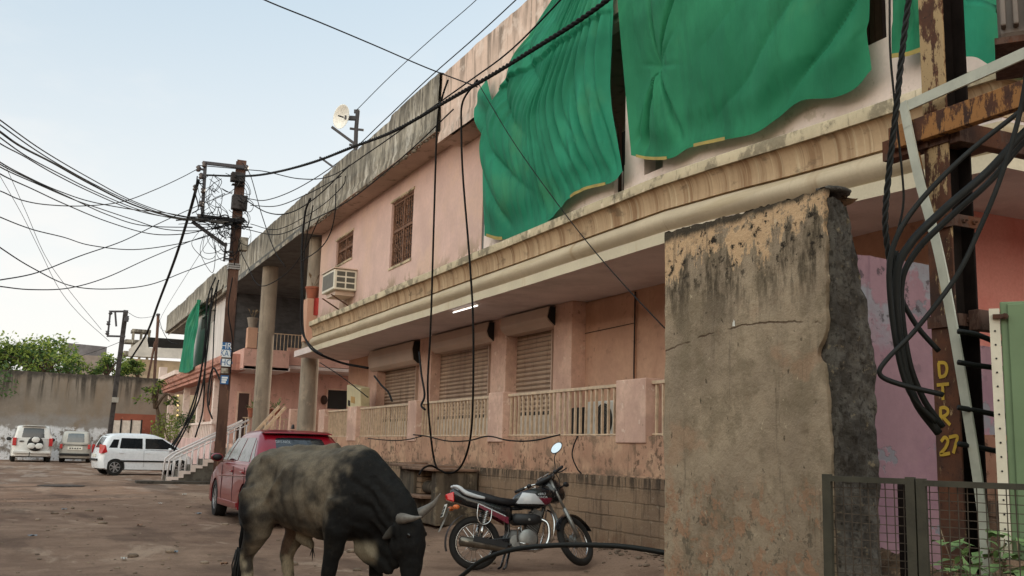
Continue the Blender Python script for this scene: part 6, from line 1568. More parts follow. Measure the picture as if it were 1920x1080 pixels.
hd_ = V((.542, -.841)); bull.location = (1.99, 7.82, gz(1.95, 7.8)); bull.scale = (.85, .95, .985); bull.location.x += .05; bull.location.y += -.075; bull.rotation_euler = (0, 0, math.atan2(hd_.y, hd_.x))
# ------------------------------------------------------------------ motorcycle
def make_bike():
    root = empty('motorcycle', (0, 0, 0), 'black and silver commuter motorcycle with red tail light leaning on its stand', 'motorcycle')
    blk = plain('black_gloss_paint', S(24, 24, 27), .25, var=.2, coat=.4); blkp = plain('black_plastic', S(34, 34, 36), .55, var=.2)
    rub = plain('tyre_rubber', S(36, 34, 33), .9, var=.25, sc_=10, bump=.3); chrome = plain('chrome', S(190, 190, 190), .18, metal=1., var=.08)
    alu = plain('dull_aluminium', S(140, 140, 138), .45, metal=.7, var=.2, sc_=14, bump=.3); silv = plain('silver_paint', S(190, 192, 196), .3, var=.05, coat=.5)
    eng = plain('dirty_engine_metal', S(92, 90, 88), .55, metal=.5, var=.35, sc_=18, bump=.4); seatm = plain('black_seat_vinyl', S(26, 26, 30), .5, var=.15, sc_=20, bump=.2)
    red = plain('red_lens', S(196, 30, 32), .2, var=.1, coat=.4); maro = plain('maroon_sticker', S(110, 34, 52), .35, var=.15); org = plain('orange_lens', S(204, 110, 60), .25)
    whit = plain('white_plate', S(214, 214, 208), .5, var=.05); ink = plain('black_ink', S(24, 24, 24), .6); glass = plain('mirror_glass', S(176, 184, 192), .06, metal=1., var=.02)
    WB = 1.20; RR = .30
    # steering: rotate about the head axis
    ap, ad = V((.90, 0, .90)), V((.50, 0, -.866)).normalized(); SR = Matrix.Rotation(R(40), 4, -ad)
    def st(p): return ap + (SR @ (V(p)-ap))
    def STB(m_): m_.v = [tuple(st(p)) for p in m_.v]; return m_
    def wheel(cx, f):
        tf = f or (lambda m_: m_)
        m_ = MB(); m_.torus((cx, 0, RR), (0, 1, 0), .262, .042, 44, 10); t_ = tf(m_).build('wheel', rub, root, True)
        m_ = MB(); m_.torus((cx, 0, RR), (0, 1, 0), .222, .014, 44, 8); tf(m_).build('rim', chrome, t_, True)
        m_ = MB(); m_.lathe((cx, -.06, RR), (0, 1, 0), [(.02, 0), (.055, .005), (.055, .025), (.035, .03), (.035, .09), (.055, .095), (.055, .115), (.02, .12)], 18)
        m_.lathe((cx, -.035 if f else .02, RR), (0, 1, 0), [(.085, 0), (.085, .06)], 22); tf(m_).build('hub', alu, t_, True, autos=40)
        m_ = MB()
        for k in range(36):
            a = 2*math.pi*k/36; b = a+(.38 if k % 2 else -.38); s = -.035 if k % 4 < 2 else .035
            m_.tube([(cx+.06*math.cos(b), s, RR+.06*math.sin(b)), (cx+.222*math.cos(a), 0, RR+.222*math.sin(a))], .0022, 4)
        tf(m_).build('spokes', chrome, t_)
    wheel(0, None); wheel(WB, STB)
    # frame
    m_ = MB()
    for pts, r in (([(.9, 0, .86), (.62, 0, .70), (.3, 0, .70), (-.15, 0, .76)], .022), ([(.88, 0, .80), (.78, 0, .50), (.68, 0, .30), (.40, 0, .26)], .02), ([(.38, .06, .68), (.36, .07, .34), (0, .09, .30)], .018), ([(.38, -.06, .68), (.36, -.07, .34), (0, -.09, .30)], .018)): m_.tube(cr(pts, 5), r, 8)
    m_.build('frame', blk, root, True)
    # fuel tank
    def sect(x, zb, zt, hw, n=18, e=.75):
        zc, hz = (zb+zt)/2, (zt-zb)/2
        return [V((x, math.copysign(abs(math.cos(a))**e, math.cos(a))*hw, zc+math.copysign(abs(math.sin(a))**e, math.sin(a))*hz)) for a in [2*math.pi*k/n for k in range(n)]]
    m_ = MB(); m_.loft([sect(x, a, b, h) for x, a, b, h in ((.46, .72, .80, .05), (.49, .70, .84, .095), (.56, .68, .885, .13), (.66, .67, .915, .145), (.78, .68, .93, .142), (.88, .71, .925, .12), (.94, .77, .90, .08), (.955, .80, .88, .04))])
    tank = m_.build('fuel_tank', blk, root, True)
    m_ = MB(); m_.lathe((.74, 0, .925), (0, 0, 1), [(.045, 0), (.045, .012), (.02, .018)], 18); m_.build('filler_cap', chrome, tank, True, autos=40)
    # silver and maroon tank panels, lying on the tank side
    def tankhw(x, z):
        ks = ((.46, .72, .80, .05), (.49, .70, .84, .095), (.56, .68, .885, .13), (.66, .67, .915, .145), (.78, .68, .93, .142), (.88, .71, .925, .12), (.94, .77, .90, .08))
        for i in range(len(ks)-1):
            if ks[i][0] <= x <= ks[i+1][0]:
                t = (x-ks[i][0])/(ks[i+1][0]-ks[i][0]); q = [a+(b-a)*t for a, b in zip(ks[i], ks[i+1])]; break
        else: q = ks[-1] if x > .9 else ks[0]
        zc, hz = (q[1]+q[2])/2, (q[2]-q[1])/2; u = max(-.98, min(.98, (z-zc)/hz)); return q[3]*(1-abs(u)**(1/.75*2))**.375
    def tpanel(name, q, mt_, off=.004, nu=16, nv=8):
        for s in (-1, 1):
            def f(u, v):
                a = V(q[0]).lerp(V(q[1]), u); b = V(q[3]).lerp(V(q[2]), u); p = a.lerp(b, v)
                if len(q) > 4: p.y += q[4]*math.sin(math.pi*u)*(1-v)
                return V((p.x, s*(tankhw(p.x, p.y)+off), p.y))
            m_ = MB(); m_.grid(f, nu, nv); m_.build(name, mt_, tank, True)
    tpanel('side_panel', [(.475, .735), (.82, .725), (.70, .845), (.56, .865)], silv)
    tpanel('side_sticker', [(.83, .715), (.91, .745), (.92, .80), (.74, .80)], maro, .0045)
    for s, xd in ((-1, 1), (1, -1)):
        for txt, z, sz in (('HERO', .842, .036), ('HONDA', .806, .036)):
            me = text_mesh(txt, sz); m_ = MB(); vs = []
            for v in me.vertices:
                x = .785+v.co.x*1.05*(1 if s < 0 else -1); zz = z+v.co.y-.0; vs.append(V((x, s*(tankhw(x, zz)+.0065), zz)))
            m_.add(vs, [tuple(p.vertices) for p in me.polygons]); m_.build('lettering', silv, tank)
    # seat
    m_ = MB(); m_.loft([sect(x, a, b, h, 16, .6) for x, a, b, h in ((-.20, .83, .90, .07), (-.15, .81, .915, .10), (0, .77, .895, .125), (.15, .745, .855, .135), (.28, .725, .815, .14), (.40, .71, .80, .125), (.49, .715, .79, .08), (.52, .73, .78, .04))]); m_.build('seat', seatm, root, True)
    # tail section and side covers
    m_ = MB(); m_.loft([sect(x, a, b, h, 14, .6) for x, a, b, h in ((-.28, .80, .90, .04), (-.24, .76, .92, .075), (-.1, .71, .86, .10), (.1, .66, .79, .115), (.28, .58, .74, .12), (.40, .52, .72, .11), (.44, .55, .70, .06))]); tail_ = m_.build('tail_cowl', blk, root, True)
    for s in (-1, 1):
        m_ = MB(); m_.tube(cr([(-.26, s*.05, .945), (-.20, s*.10, .925), (-.12, s*.125, .86), (0, s*.13, .82), (.10, s*.135, .80)], 6), [.014+.012*math.sin(math.pi*min(1, i/24)) for i in range(25)], 8); m_.build('grab_rail', silv, tail_, True)
        m_ = MB(); m_.grid(lambda u, v: V((.02+.36*u, s*(.121+.004*math.sin(3*u)), .755-.155*u-.02-(.030+.05*u)*v)), 12, 3); m_.build('side_sticker', maro, tail_, True)
        m_ = MB(); m_.grid(lambda u, v: V((.02+.33*u, s*(.123+.004*math.sin(3*u)), .768-.150*u-.02-.012*v)), 12, 2); m_.build('side_stripe', silv, tail_, True)
    m_ = MB(); m_.loft([[V(p) for p in r_] for r_ in ([(-.25, -.085, .76), (-.25, .085, .76), (-.25, .075, .88), (-.25, -.075, .88)], [(-.33, -.06, .785), (-.33, .06, .785), (-.345, .05, .85), (-.345, -.05, .85)])]); m_.build('tail_light', red, root, bevel=.012)
    # rear mudguard with plate
    m_ = MB(); arc = [(.0+.345*math.cos(a), RR+.345*math.sin(a)) for a in [R(d) for d in range(60, 196, 9)]]
    m_.loft([[V((x*1.0, y, z)) for y in (-.07, -.05, 0, .05, .07)] for x, z in arc], False, 0, False); m_.build('rear_mudguard', blkp, root, True)
    m_ = MB(); m_.loft([[V((-.30, y, .70)), V((-.36, y*1.0, .55)), V((-.42, y*.8, .43))] for y in (-.075, 0, .075)], False, 0, False); m_.build('mud_flap', plain('grey_mud_flap', S(128, 124, 116), .7), root, True)
    pn = V((-.95, 0, -.25)).normalized(); m_ = MB(); m_.bar((-.335, 0, .74), (-.385, 0, .595), .15, .006, up=(1, 0, 0)); pl = m_.build('number_plate', whit, root)
    for k in range(3):
        for q in range(3 if k < 2 else 4):
            c = V((-.342, 0, .72)).lerp(V((-.384, 0, .60)), (k+.5)/3)+V((-.006, 0, -.002)); y = (q-(1 if k < 2 else 1.5))*.034
            m_ = MB(); m_.bar(c+V((.006, y-.008, .018)), c+V((-.006, y+.006*(q % 2), -.016)), .012, .002, up=(1, 0, 0)); m_.build('plate_mark', ink, pl)
    for s in (-1, 1):
        m_ = MB(); m_.tube([(-.22, s*.06, .70), (-.24, s*.15, .70)], .010, 6); m_.ball((-.245, s*.17, .70), (.04, .028, .028), 10, 8); m_.build('rear_indicator', org, root, True)
    # swing arm, chain case, shock absorbers
    for s in (-1, 1):
        m_ = MB(); m_.bar((.42, s*.095, .33), (-.03, s*.10, .30), .035, .05); m_.build('swing_arm', blk, root, bevel=.008)
        m_ = MB(); a, b = V((.04, s*.135, .36)), V((.13, s*.13, .66)); m_.tube([a, a.lerp(b, .45)], .022, 10); m_.tube([a.lerp(b, .3), b], .012, 8); sk = m_.build('shock_absorber', chrome, root, True)
        m_ = MB(); hp = []
        d_ = (b-a).normalized(); x_ = d_.orthogonal().normalized(); y_ = d_.cross(x_)
        for i in range(90): t_ = i/89; an = t_*2*math.pi*9; hp.append(a.lerp(b, .42+.55*t_)+(x_*math.cos(an)+y_*math.sin(an))*.027)
        m_.tube(hp, .006, 5); m_.build('spring', chrome, sk, True)
    m_ = MB(); m_.bar((.42, .10, .34), (0, .11, .31), .03, .09); m_.build('chain_case', blk, root, bevel=.015)
    # engine
    m_ = MB(); m_.loft([sect(x, a, b, h, 14, .5) for x, a, b, h in ((.38, .26, .40, .09), (.42, .22, .44, .13), (.56, .20, .44, .14), (.70, .22, .42, .13), (.74, .26, .38, .09))]); en = m_.build('engine', eng, root, True)
    m_ = MB(); m_.lathe((.60, -.10, .33), (0, -1, 0), [(.115, 0), (.11, .05), (.085, .065), (.03, .07)], 24); m_.lathe((.46, -.09, .31), (0, -1, 0), [(.075, 0), (.07, .045), (.02, .05)], 20); m_.build('clutch_cover', alu, en, True, autos=35)
    m_ = MB(); ca_, cb_ = V((.66, 0, .42)), V((.73, 0, .60))
    for k in range(9): c = ca_.lerp(cb_, k/8); m_.bar(c-V((.004, 0, .004)), c+V((.004, 0, .006)), .17, .15, up=(1, 0, 0))
    m_.bar(ca_, cb_, .10, .10); m_.bar(cb_, cb_+V((.03, 0, .06)), .13, .12); m_.build('cylinder_fins', eng, en)
    m_ = MB(); m_.loft([sect(x, a, b, h, 12, .5) for x, a, b, h in ((.44, .52, .60, .12), (.48, .49, .63, .145), (.70, .49, .62, .145), (.77, .51, .60, .11))]); m_.build('side_cover', blkp, root, True)
    m_ = MB(); m_.tube([(.62, -.152, .55), (.62, -.162, .55)], .014, 10); m_.build('cover_knob', alu, root)
    m_ = MB(); m_.tube([(.52, -.08, .42), (.52, -.12, .50), (.54, -.13, .30)], .008, 6); m_.tube([(.50, -.15, .29), (.60, -.17, .27)], .012, 6); m_.tube([(.48, -.14, .30), (.47, -.18, .44), (.49, -.20, .46)], .009, 6); m_.build('kick_lever', chrome, root, True)
    # exhaust
    m_ = MB(); c_ = cr([(.78, -.05, .56), (.86, -.09, .50), (.86, -.12, .34), (.78, -.14, .23), (.62, -.15, .205), (.44, -.16, .215)], 6); m_.tube(c_, .021, 10); ex = m_.build('exhaust_pipe', chrome, root, True)
    m_ = MB(); m_.tube([(.44, -.16, .215), (.36, -.165, .225), (.20, -.17, .25), (-.10, -.18, .305), (-.20, -.183, .32), (-.215, -.183, .322)], [.026, .04, .046, .056, .058, .04], 14); m_.build('muffler', plain('grey_brown_muffler', S(112, 106, 98), .35, metal=.8, var=.2), ex, True)
    m_ = MB(); m_.bar((.34, -.218, .262), (-.06, -.236, .345), .06, .004, up=(0, 1, 0)); m_.build('heat_shield', blkp, ex)
    # crash guard, foot rests, stands
    for s in (-1, 1):
        m_ = MB(); m_.tube(cr([(.88, s*.03, .66), (.90, s*.12, .62), (.905, s*.22, .50), (.86, s*.22, .30), (.76, s*.10, .24)], 6), .0125, 8); m_.build('crash_guard', chrome, root, True)
        m_ = MB(); m_.bar((.36, s*.10, .26), (.36, s*.27, .27), .035, .025); m_.build('foot_rest', blkp, root, bevel=.006)
        m_ = MB(); m_.tube([(.40, s*.09, .24), (.34, s*.13, .03), (.30, s*.15, .0)], .014, 7); m_.build('stand_leg', blk, root, True)
    m_ = MB(); m_.tube([(.44, .10, .25), (.42, .22, .05), (.42, .27, -.03)], .011, 7); m_.build('side_stand', blk, root, True)
    m_ = MB(); m_.tube(cr([(.02, -.15, .74), (.0, -.17, .58), (.06, -.175, .50), (.15, -.17, .54), (.18, -.15, .68)], 6), .007, 6); m_.build('saree_guard', chrome, root, True)
    # front end (turned)
    for s in (-1, 1):
        m_ = MB(); m_.tube([(.875, s*.085, 1.0), (1.04, s*.085, .60)], .017, 10); m_.tube([(1.02, s*.085, .65), (WB-.035, s*.085, .31)], .025, 12); m_.build_ = STB(m_); m_.build('fork_leg', alu, root, True)
    m_ = MB(); arc = [(WB+.335*math.cos(a), RR+.335*math.sin(a)) for a in [R(d) for d in range(28, 172, 9)]]
    m_.loft([[V((x, y, z-abs(y)*.45)) for y in (-.062, -.045, 0, .045, .062)] for x, z in arc], False, 0, False); STB(m_).build('front_mudguard', blk, root, True)
    m_ = MB(); m_.loft([sect(x, a, b, h, 16, .7) for x, a, b, h in ((.87, .86, 1.0, .05), (.91, .80, 1.04, .10), (.98, .76, 1.03, .12), (1.06, .76, .98, .115), (1.10, .79, .94, .09), (1.115, .82, .91, .04))]); hl_ = STB(m_).build('headlight_cowl', blk, root, True)
    m_ = MB(); m_.lathe((1.10, 0, .865), (1, 0, 0), [(.085, 0), (.075, .025), (.03, .038)], 20); STB(m_).build('headlight_lens', silv, hl_, True)
    m_ = MB(); m_.loft([sect(x, a, b, h, 14, .6) for x, a, b, h in ((.82, .985, 1.02, .11), (.86, .98, 1.055, .125), (.93, .99, 1.09, .12), (.97, 1.02, 1.10, .10))]); gg = STB(m_).build('gauge_cluster', blkp, root, True)
    for s in (-1, 1):
        m_ = MB(); nn = V((-.55, 0, .83)).normalized(); m_.lathe((.862, s*.055, 1.052), nn, [(.047, 0), (.047, .012), (.042, .013)], 20); STB(m_).build('gauge', chrome, gg, True, autos=40)
        m_ = MB(); m_.lathe((.856, s*.055, 1.063), nn, [(.040, 0), (.040, .002)], 20); STB(m_).build('dial', plain('pale_dial', S(120, 124, 126), .3), gg)
    m_ = MB(); c_ = cr([(.76, -.37, 1.01), (.80, -.28, 1.02), (.87, -.16, 1.03), (.895, -.06, .985), (.895, .06, .985), (.87, .16, 1.03), (.80, .28, 1.02), (.76, .37, 1.01)], 6); m_.tube(c_, .0115, 8); hb = STB(m_).build('handlebar', chrome, root, True)
    for s in (-1, 1):
        m_ = MB(); m_.tube([(.756, s*.385, 1.008), (.81, s*.265, 1.021)], .0175, 10); STB(m_).build('grip', blkp, hb, True)
        m_ = MB(); m_.tube(cr([(.84, s*.22, 1.02), (.86, s*.28, 1.01), (.825, s*.39, 1.0)], 5), .007, 6); STB(m_).build('lever', blkp, hb, True)
        m_ = MB(); m_.ball((.835, s*.215, 1.03), (.03, .035, .025), 8, 6); STB(m_).build('switch_box', blkp, hb, True)
        m_ = MB(); m_.tube([(1.0, s*.10, .90), (1.0, s*.18, .90)], .010, 6); m_.ball((1.0, s*.205, .90), (.045, .03, .03), 10, 8); STB(m_).build('front_indicator', blkp if s < 0 else org, root, True)
    m_ = MB(); m_.tube(cr([(.845, -.20, 1.03), (.86, -.215, 1.12), (.83, -.25, 1.19), (.84, -.30, 1.26)], 5), .006, 6); mi = STB(m_).build('mirror', blkp, root, True)
    mc = st(V((.84, -.31, 1.30)))
    mn_ = (V((-.42, -.80, .30))).normalized()
    m_ = MB()
    def oval(o_, k): 
        x_ = mn_.cross(V((0, 0, 1))).normalized(); y_ = x_.cross(mn_)
        dd = (-x_*.66+y_*.75).normalized(); ee = dd.cross(mn_)
        return [mc+mn_*o_+(dd*math.cos(a)*.082+ee*math.sin(a)*.052)*k for a in [2*math.pi*i/24 for i in range(24)]]
    m_.loft([oval(-.03, .3), oval(-.022, .8), oval(-.004, 1.05), oval(.004, 1.05)]); m_.build('mirror_shell', blkp, mi, True, autos=60)
    m_ = MB(); m_.loft([oval(.0045, .93), oval(.0065, .93)]); m_.build('mirror_glass', glass, mi)
    # control cables
    m_ = MB()
    for s, o_ in ((-1, 0), (1, .02)): m_.tube(cr([st((.86, s*.20, 1.02)), st((.93, s*.17, .95+o_)), st((.95, s*.10, .84)), V((.86, s*.05, .72)), V((.74, s*.06, .60))], 6), .005, 5)
    m_.build('control_cables', blkp, root, True)
    return root
bike = make_bike()
q0, q1 = V((4.74, 10.86)), V((5.90, 10.62))
bike.location = (q0.x, q0.y, gz(q0.x, q0.y)+.012); bike.rotation_euler = (R(-7), R(-1.2), math.atan2(q1.y-q0.y, q1.x-q0.x))
# ------------------------------------------------------------------ cars
def car(label, pr, paint, W, wheels, wr, gh, belt, mats, extra=None, arch=1.16, gloss=True):
    """pr: upper side outline of the lower body (x,z) rear to front; gh: greenhouse rings [(z, x_rear, x_front, half width)]"""
    root = empty('parked_car', (0, 0, 0), label, 'car')
    glass, trim, tyre, rimm, redl, plate = mats
    zb = wr*.72
    top = pr; poly = list(top)
    # underside from front to rear with the wheel arches cut in
    und = [(pr[-1][0]-.03, zb+.04)]
    for cx in sorted(wheels, reverse=True):
        ra = wr*arch; a0 = math.asin(max(-1, min(1, (zb-wr)/ra)))
        for k in range(15):
            a = a0+(math.pi-2*a0)*k/14; und.append((cx+ra*math.cos(a), wr+ra*math.sin(a)))
    und.append((pr[0][0]+.03, zb+.04))
    poly = poly+und
    xm = (pr[0][0]+pr[-1][0])/2; hl = (pr[-1][0]-pr[0][0])/2
    m_ = MB(); rings = []
    for f in (-1, -.985, -.93, -.78, -.4, 0, .4, .78, .93, .985, 1):
        ins = {1: .035, .985: .012, .93: 0, .78: 0, .4: 0, 0: 0}[abs(f)]
        rg_ = []
        for x, z in poly:
            k = (x-xm)/hl; cut = max(0, abs(k)-.80)/.2*.10*max(0, (abs(f)-.6)/.4)**2*hl
            zz = z-ins*(1 if z > .5 else -0.3) if abs(f) > .9 else z
            rg_.append(V((x-math.copysign(cut, k), f*W/2*(1-.02*max(0, (z-.6))), zz+(.015*(1-f*f) if z > .75 else 0))))
        rings.append(rg_)
    m_.loft(rings); body = m_.build('body', paint, root, True, autos=32)
    MB().box(pr[0][0]+.15, pr[-1][0]-.15, -W/2+.22, W/2-.22, zb-.02, .62).build('underbody', trim, root)
    # greenhouse
    def rr(z, xr, xf, hw, n=6, r=.16):
        r = min(r, hw*.6); out = []
        for cx, cy, a0 in ((xf-r, hw-r, 0), (xr+r, hw-r, 90), (xr+r, -hw+r, 180), (xf-r, -hw+r, 270)):
            for k in range(n+1): a = R(a0+90*k/n); out.append(V((cx+r*math.cos(a), cy+r*math.sin(a), z)))
        return out
    m_ = MB(); m_.loft([rr(*g, r=.14) for g in gh]); roof = m_.build('roof', paint, root, True, autos=50)
    g0, g1 = gh[0], gh[-3] if len(gh) > 3 else gh[-2]
    def L(t):
        z = g0[0]+(g1[0]-g0[0])*t; k = max(i for i in range(len(gh)-1) if gh[i][0] <= z+1e-6) if z < g1[0] else gh.index(g1)-1
        q = (z-gh[k][0])/(gh[k+1][0]-gh[k][0]); return [gh[k][i]+(gh[k+1][i]-gh[k][i])*q for i in range(4)]
    def sidewin(u0, u1, v0, v1, s, t0=.08, t1=.93, slant=(0, 0)):
        def f(u, v):
            t = t0+(t1-t0)*v; z, xr, xf, hw = L(t); a = u0+(v0-u0)*v; b = u1+(v1-u1)*v
            x = a+(b-a)*u; return V((x, s*(hw+.006), z))
        mm = MB(); mm.grid(f, 8, 6); return mm.build('side_window', glass, root, True)
    def LZ(z):
        k = max(i for i in range(len(gh)-1) if gh[i][0] <= z+1e-6); q = (z-gh[k][0])/(gh[k+1][0]-gh[k][0]); return [gh[k][i]+(gh[k+1][i]-gh[k][i])*q for i in range(4)]
    def endwin(front, fw=.86, t0=.1, t1=.92, name='windscreen'):
        za, zb2 = g0[0]+(g1[0]-g0[0])*t0, g1[0]+(gh[-2][0]-g1[0])*.55
        def f(u, v):
            z, xr, xf, hw = LZ(za+(zb2-za)*v); y = (u*2-1)*hw*fw; k = abs(u*2-1)
            return V(((xf+.008-.03*k**4) if front else (xr-.008+.03*k**4), y, z))
        mm = MB(); mm.grid(f, 12, 6); return mm.build(name, glass, root, True)
    endwin(True); endwin(False, name='rear_window')
    # wheels
    for cx in wheels:
        for s in (-1, 1):
            y = s*(W/2-.10)
            mm = MB(); mm.lathe((cx, y-s*.10, wr), (0, s, 0), [(wr*.62, .0), (wr*.95, .0), (wr, .03), (wr, .155), (wr*.95, .19), (wr*.66, .195), (wr*.64, .17), (wr*.6, .17)], 28); wh_ = mm.build('wheel', tyre, root, True, autos=40)
            mm = MB(); c = V((cx, y-s*.10, wr)); mm.lathe(c, (0, s, 0), [(wr*.64, .10), (wr*.645, .18), (wr*.60, .185), (wr*.58, .15), (.05, .15), (.05, .172), (.01, .176)], 28)
            for k in range(7):
                a = 2*math.pi*k/7; d_ = V((math.cos(a), 0, math.sin(a))); mm.bar(c+d_*.04+V((0, s*.168, 0)), c+d_*wr*.6+V((0, s*.172, 0)), .045, .018, up=(0, 1, 0))
            mm.build('rim', rimm, wh_, True, autos=35)
    if extra: extra(root, body, sidewin, L, W)
    return root
glass = plain('dark_car_glass', S(30, 34, 38), .06, var=.1, spec=.8); trim = plain('black_trim', S(26, 26, 28), .6); tyre = plain('car_tyre', S(34, 33, 33), .9, var=.2, bump=.2); rimm = plain('alloy_rim', S(160, 160, 164), .35, metal=.6)
redl = plain('red_lamp', S(176, 34, 36), .2, coat=.3); plate = plain('number_plate', S(214, 212, 204), .5); gl_l = plain('pale_car_glass', S(74, 84, 92), .08, spec=.8)
wpaint = plain('white_car_paint', S(222, 226, 232), .3, var=.03, coat=.4); wpaint2 = plain('dusty_white_paint', S(206, 206, 204), .4, var=.05, coat=.2); spaint = plain('silver_beige_paint', S(178, 176, 170), .4, var=.05, coat=.3)
rp_ = NT('wine_red_car_paint'); cc_ = rp_.coord('obj'); rp_.b.inputs['Coat Weight'].default_value = .5; rp_.b.inputs['Coat Roughness'].default_value = .05
rp_.fin(rp_.mix(rp_.mr(rp_.noise(cc_, 3, 5), .4, .7, 0, .35), S(138, 10, 30), S(112, 22, 36)), .3, None, .25, .5)
MT = (glass, trim, tyre, rimm, redl, plate)
def pline(m_, pts, w_, h_):
    for i in range(len(pts)-1): m_.bar(pts[i], pts[i+1], w_, h_)
# red hatch-sedan parked along the houses
def red_extra(root, body, sw, L, W):
    for s in (-1, 1):
        sw(.62, .98, .36, .52, s, slant=0); sw(-.32, .54, -.30, .28, s); sw(-1.28, -.40, -1.0, -.38, s); sw(-1.60, -1.36, -1.16, -1.08, s, .14, .84)
        m_ = MB(); m_.ball((.72, s*(W/2+.09), 1.00), (.075, .11, .07), 12, 8); mi = m_.build('mirror', rp_.m, root, True)
        m_ = MB(); m_.ball((.675, s*(W/2+.095), 1.0), (.045, .09, .055), 10, 8); m_.build('mirror_glass', trim, mi, True)
        for x in (.66, -.36, -1.30):
            m_ = MB(); pline(m_, [V((x, s*(W/2+.0015), .88)), V((x-.01, s*(W/2+.001), .45)), V((x-.06, s*(W/2+.001), .30))], .008, .004); m_.build('door_seam', trim, body)
        for x in (-.22, -1.12): m_ = MB(); m_.bar((x-.09, s*(W/2+.012), .80), (x+.09, s*(W/2+.012), .80), .03, .03); m_.build('door_handle', rp_.m, root, bevel=.008)
        m_ = MB(); pline(m_, [V((-1.5, s*(W/2+.004), .76)), V((.9, s*(W/2+.004), .70))], .02, .02); m_.build('crease', rp_.m, body, bevel=.006)
        m_ = MB(); pline(m_, [V((-.85, s*(W/2+.006), .30)), V((.85, s*(W/2+.006), .30))], .02, .07); m_.build('sill', rp_.m, root, bevel=.006)
        m_ = MB(); m_.loft([[V((-2.02, s*.45, .76)), V((-2.02, s*.45, .92)), V((-1.98, s*.45, .92))], [V((-1.92, s*(W/2-.02), .72)), V((-1.9, s*(W/2-.03), .92)), V((-1.75, s*(W/2-.02), .93))]]); m_.build('tail_lamp', redl, root, bevel=.01)
        z1 = L(.1); 
    m_ = MB(); m_.box(-2.02, -1.98, -.26, .26, .62, .74); m_.build('number_plate', plate, root)
    m_ = MB(); m_.loft([[V((-1.05, y, 1.455-.03*y*y)), V((-1.32, y, 1.425-.03*y*y)), V((-1.33, y, 1.41-.03*y*y)), V((-1.05, y, 1.44-.03*y*y))] for y in (-.56, -.3, 0, .3, .56)]); m_.v = [(x+.10, y, z) for x, y, z in m_.v]; m_.build('spoiler', rp_.m, root, True, autos=40)
    m_ = MB(); m_.loft([[V((-.86+a, y*k, 1.485+h)) for a, y in ((0, -.02), (.10, -.02), (.10, .02), (0, .02))] for h, k in ((0, 1), (.045, .7), (.07, .3))]); m_.build('roof_fin', trim, root)
    # pale lettering strip on the rear glass
    me = text_mesh('DAY-NICE', .052); m_ = MB()
    def rg_(y, t): z, xr, xf, hw = L(t); return V((xr-.012, y, z))
    m_.add([rg_(.28-v.co.x, .80+v.co.y*2.6) for v in me.vertices], [tuple(p.vertices) for p in me.polygons])
    lt_ = m_.build('glass_lettering', plain('pale_sticker', S(150, 156, 162), .5), root)
red = car('wine red hatchback parked along the houses behind the bull', [(-1.98, .38), (-2.0, .62), (-1.97, .84), (-1.86, .93), (-1.4, .95), (-.6, .94), (.3, .93), (.95, .92), (1.35, .84), (1.75, .72), (1.95, .60), (2.0, .40)], rp_.m, 1.70, (-1.28, 1.27), .315,
    [(.93, -1.84, 1.12, .79), (1.12, -1.62, .78, .72), (1.36, -1.20, .36, .61), (1.43, -1.02, .20, .54), (1.465, -.75, -.05, .38)], .93, MT, red_extra)
rw = at(449, 986, Z=gz(3.2, 17)); red.rotation_euler = (0, 0, R(90.5)); red.scale = (1.05, 1.05, 1.11); red.location = (rw.x+.90-.02, rw.y+1.28-.0, gz(4, 18.4))
# white hatchback, side on
def hat_extra(root, body, sw, L, W):
    for s in (-1, 1):
        sw(-.10, 1.12, -.10, .52, s); sw(-1.02, -.20, -.96, -.20, s); sw(-1.40, -1.10, -1.24, -1.04, s, .12, .8)
        m_ = MB(); m_.bar((-1.0, s*(W/2+.012), .53), (1.0, s*(W/2+.012), .53), .02, .06); m_.build('side_moulding', trim, root, bevel=.006)
        for x in (.0, -.95): m_ = MB(); m_.bar((x-.08, s*(W/2+.012), .83), (x+.08, s*(W/2+.012), .83), .025, .03); m_.build('door_handle', wpaint, root, bevel=.006)
        m_ = MB(); pline(m_, [V((-.15, s*(W/2+.002), .92)), V((-.13, s*(W/2+.002), .32))], .010, .004); m_.build('door_seam', trim, body)
        m_ = MB(); m_.ball((.78, s*(W/2+.08), .98), (.07, .10, .07), 10, 8); m_.build('mirror', wpaint, root, True)
        m_ = MB(); m_.loft([[V((-1.70, s*(W/2-.22), .80)), V((-1.70, s*(W/2-.22), 1.12)), V((-1.60, s*(W/2-.22), 1.12))], [V((-1.66, s*(W/2-.0), .78)), V((-1.52, s*(W/2-.02), 1.10)), V((-1.44, s*(W/2+.004), .84))]]); m_.build('tail_lamp', redl, root, bevel=.01)
    m_ = MB(); m_.box(-1.76, -1.70, -.55, .55, .52, .60); m_.build('bumper_strip', trim, root); m_ = MB(); m_.box(-1.75, -1.715, -.25, .25, .66, .77); m_.build('number_plate', plate, root)
hat = car('white five door hatchback parked sideways before the far stairs', [(-1.70, .36), (-1.74, .58), (-1.68, .80), (-1.64, .98), (-1.2, .98), (-.4, .95), (.5, .93), (1.0, .92), (1.4, .82), (1.68, .70), (1.76, .55), (1.75, .36)], wpaint, 1.62, (-1.14, 1.22), .30,
    [(.95, -1.62, 1.32, .77), (1.15, -1.55, 1.02, .72), (1.40, -1.42, .58, .65), (1.51, -1.24, .26, .58), (1.55, -.9, 0, .42)], .95, MT, hat_extra)
rw = at(214, 892, Z=.075); k = R(9); hat.rotation_euler = (0, 0, k); hat.location = V((rw.x, rw.y, .08))+V((math.cos(k)*1.14-math.sin(k)*.81, math.sin(k)*1.14+math.cos(k)*.81, 0))
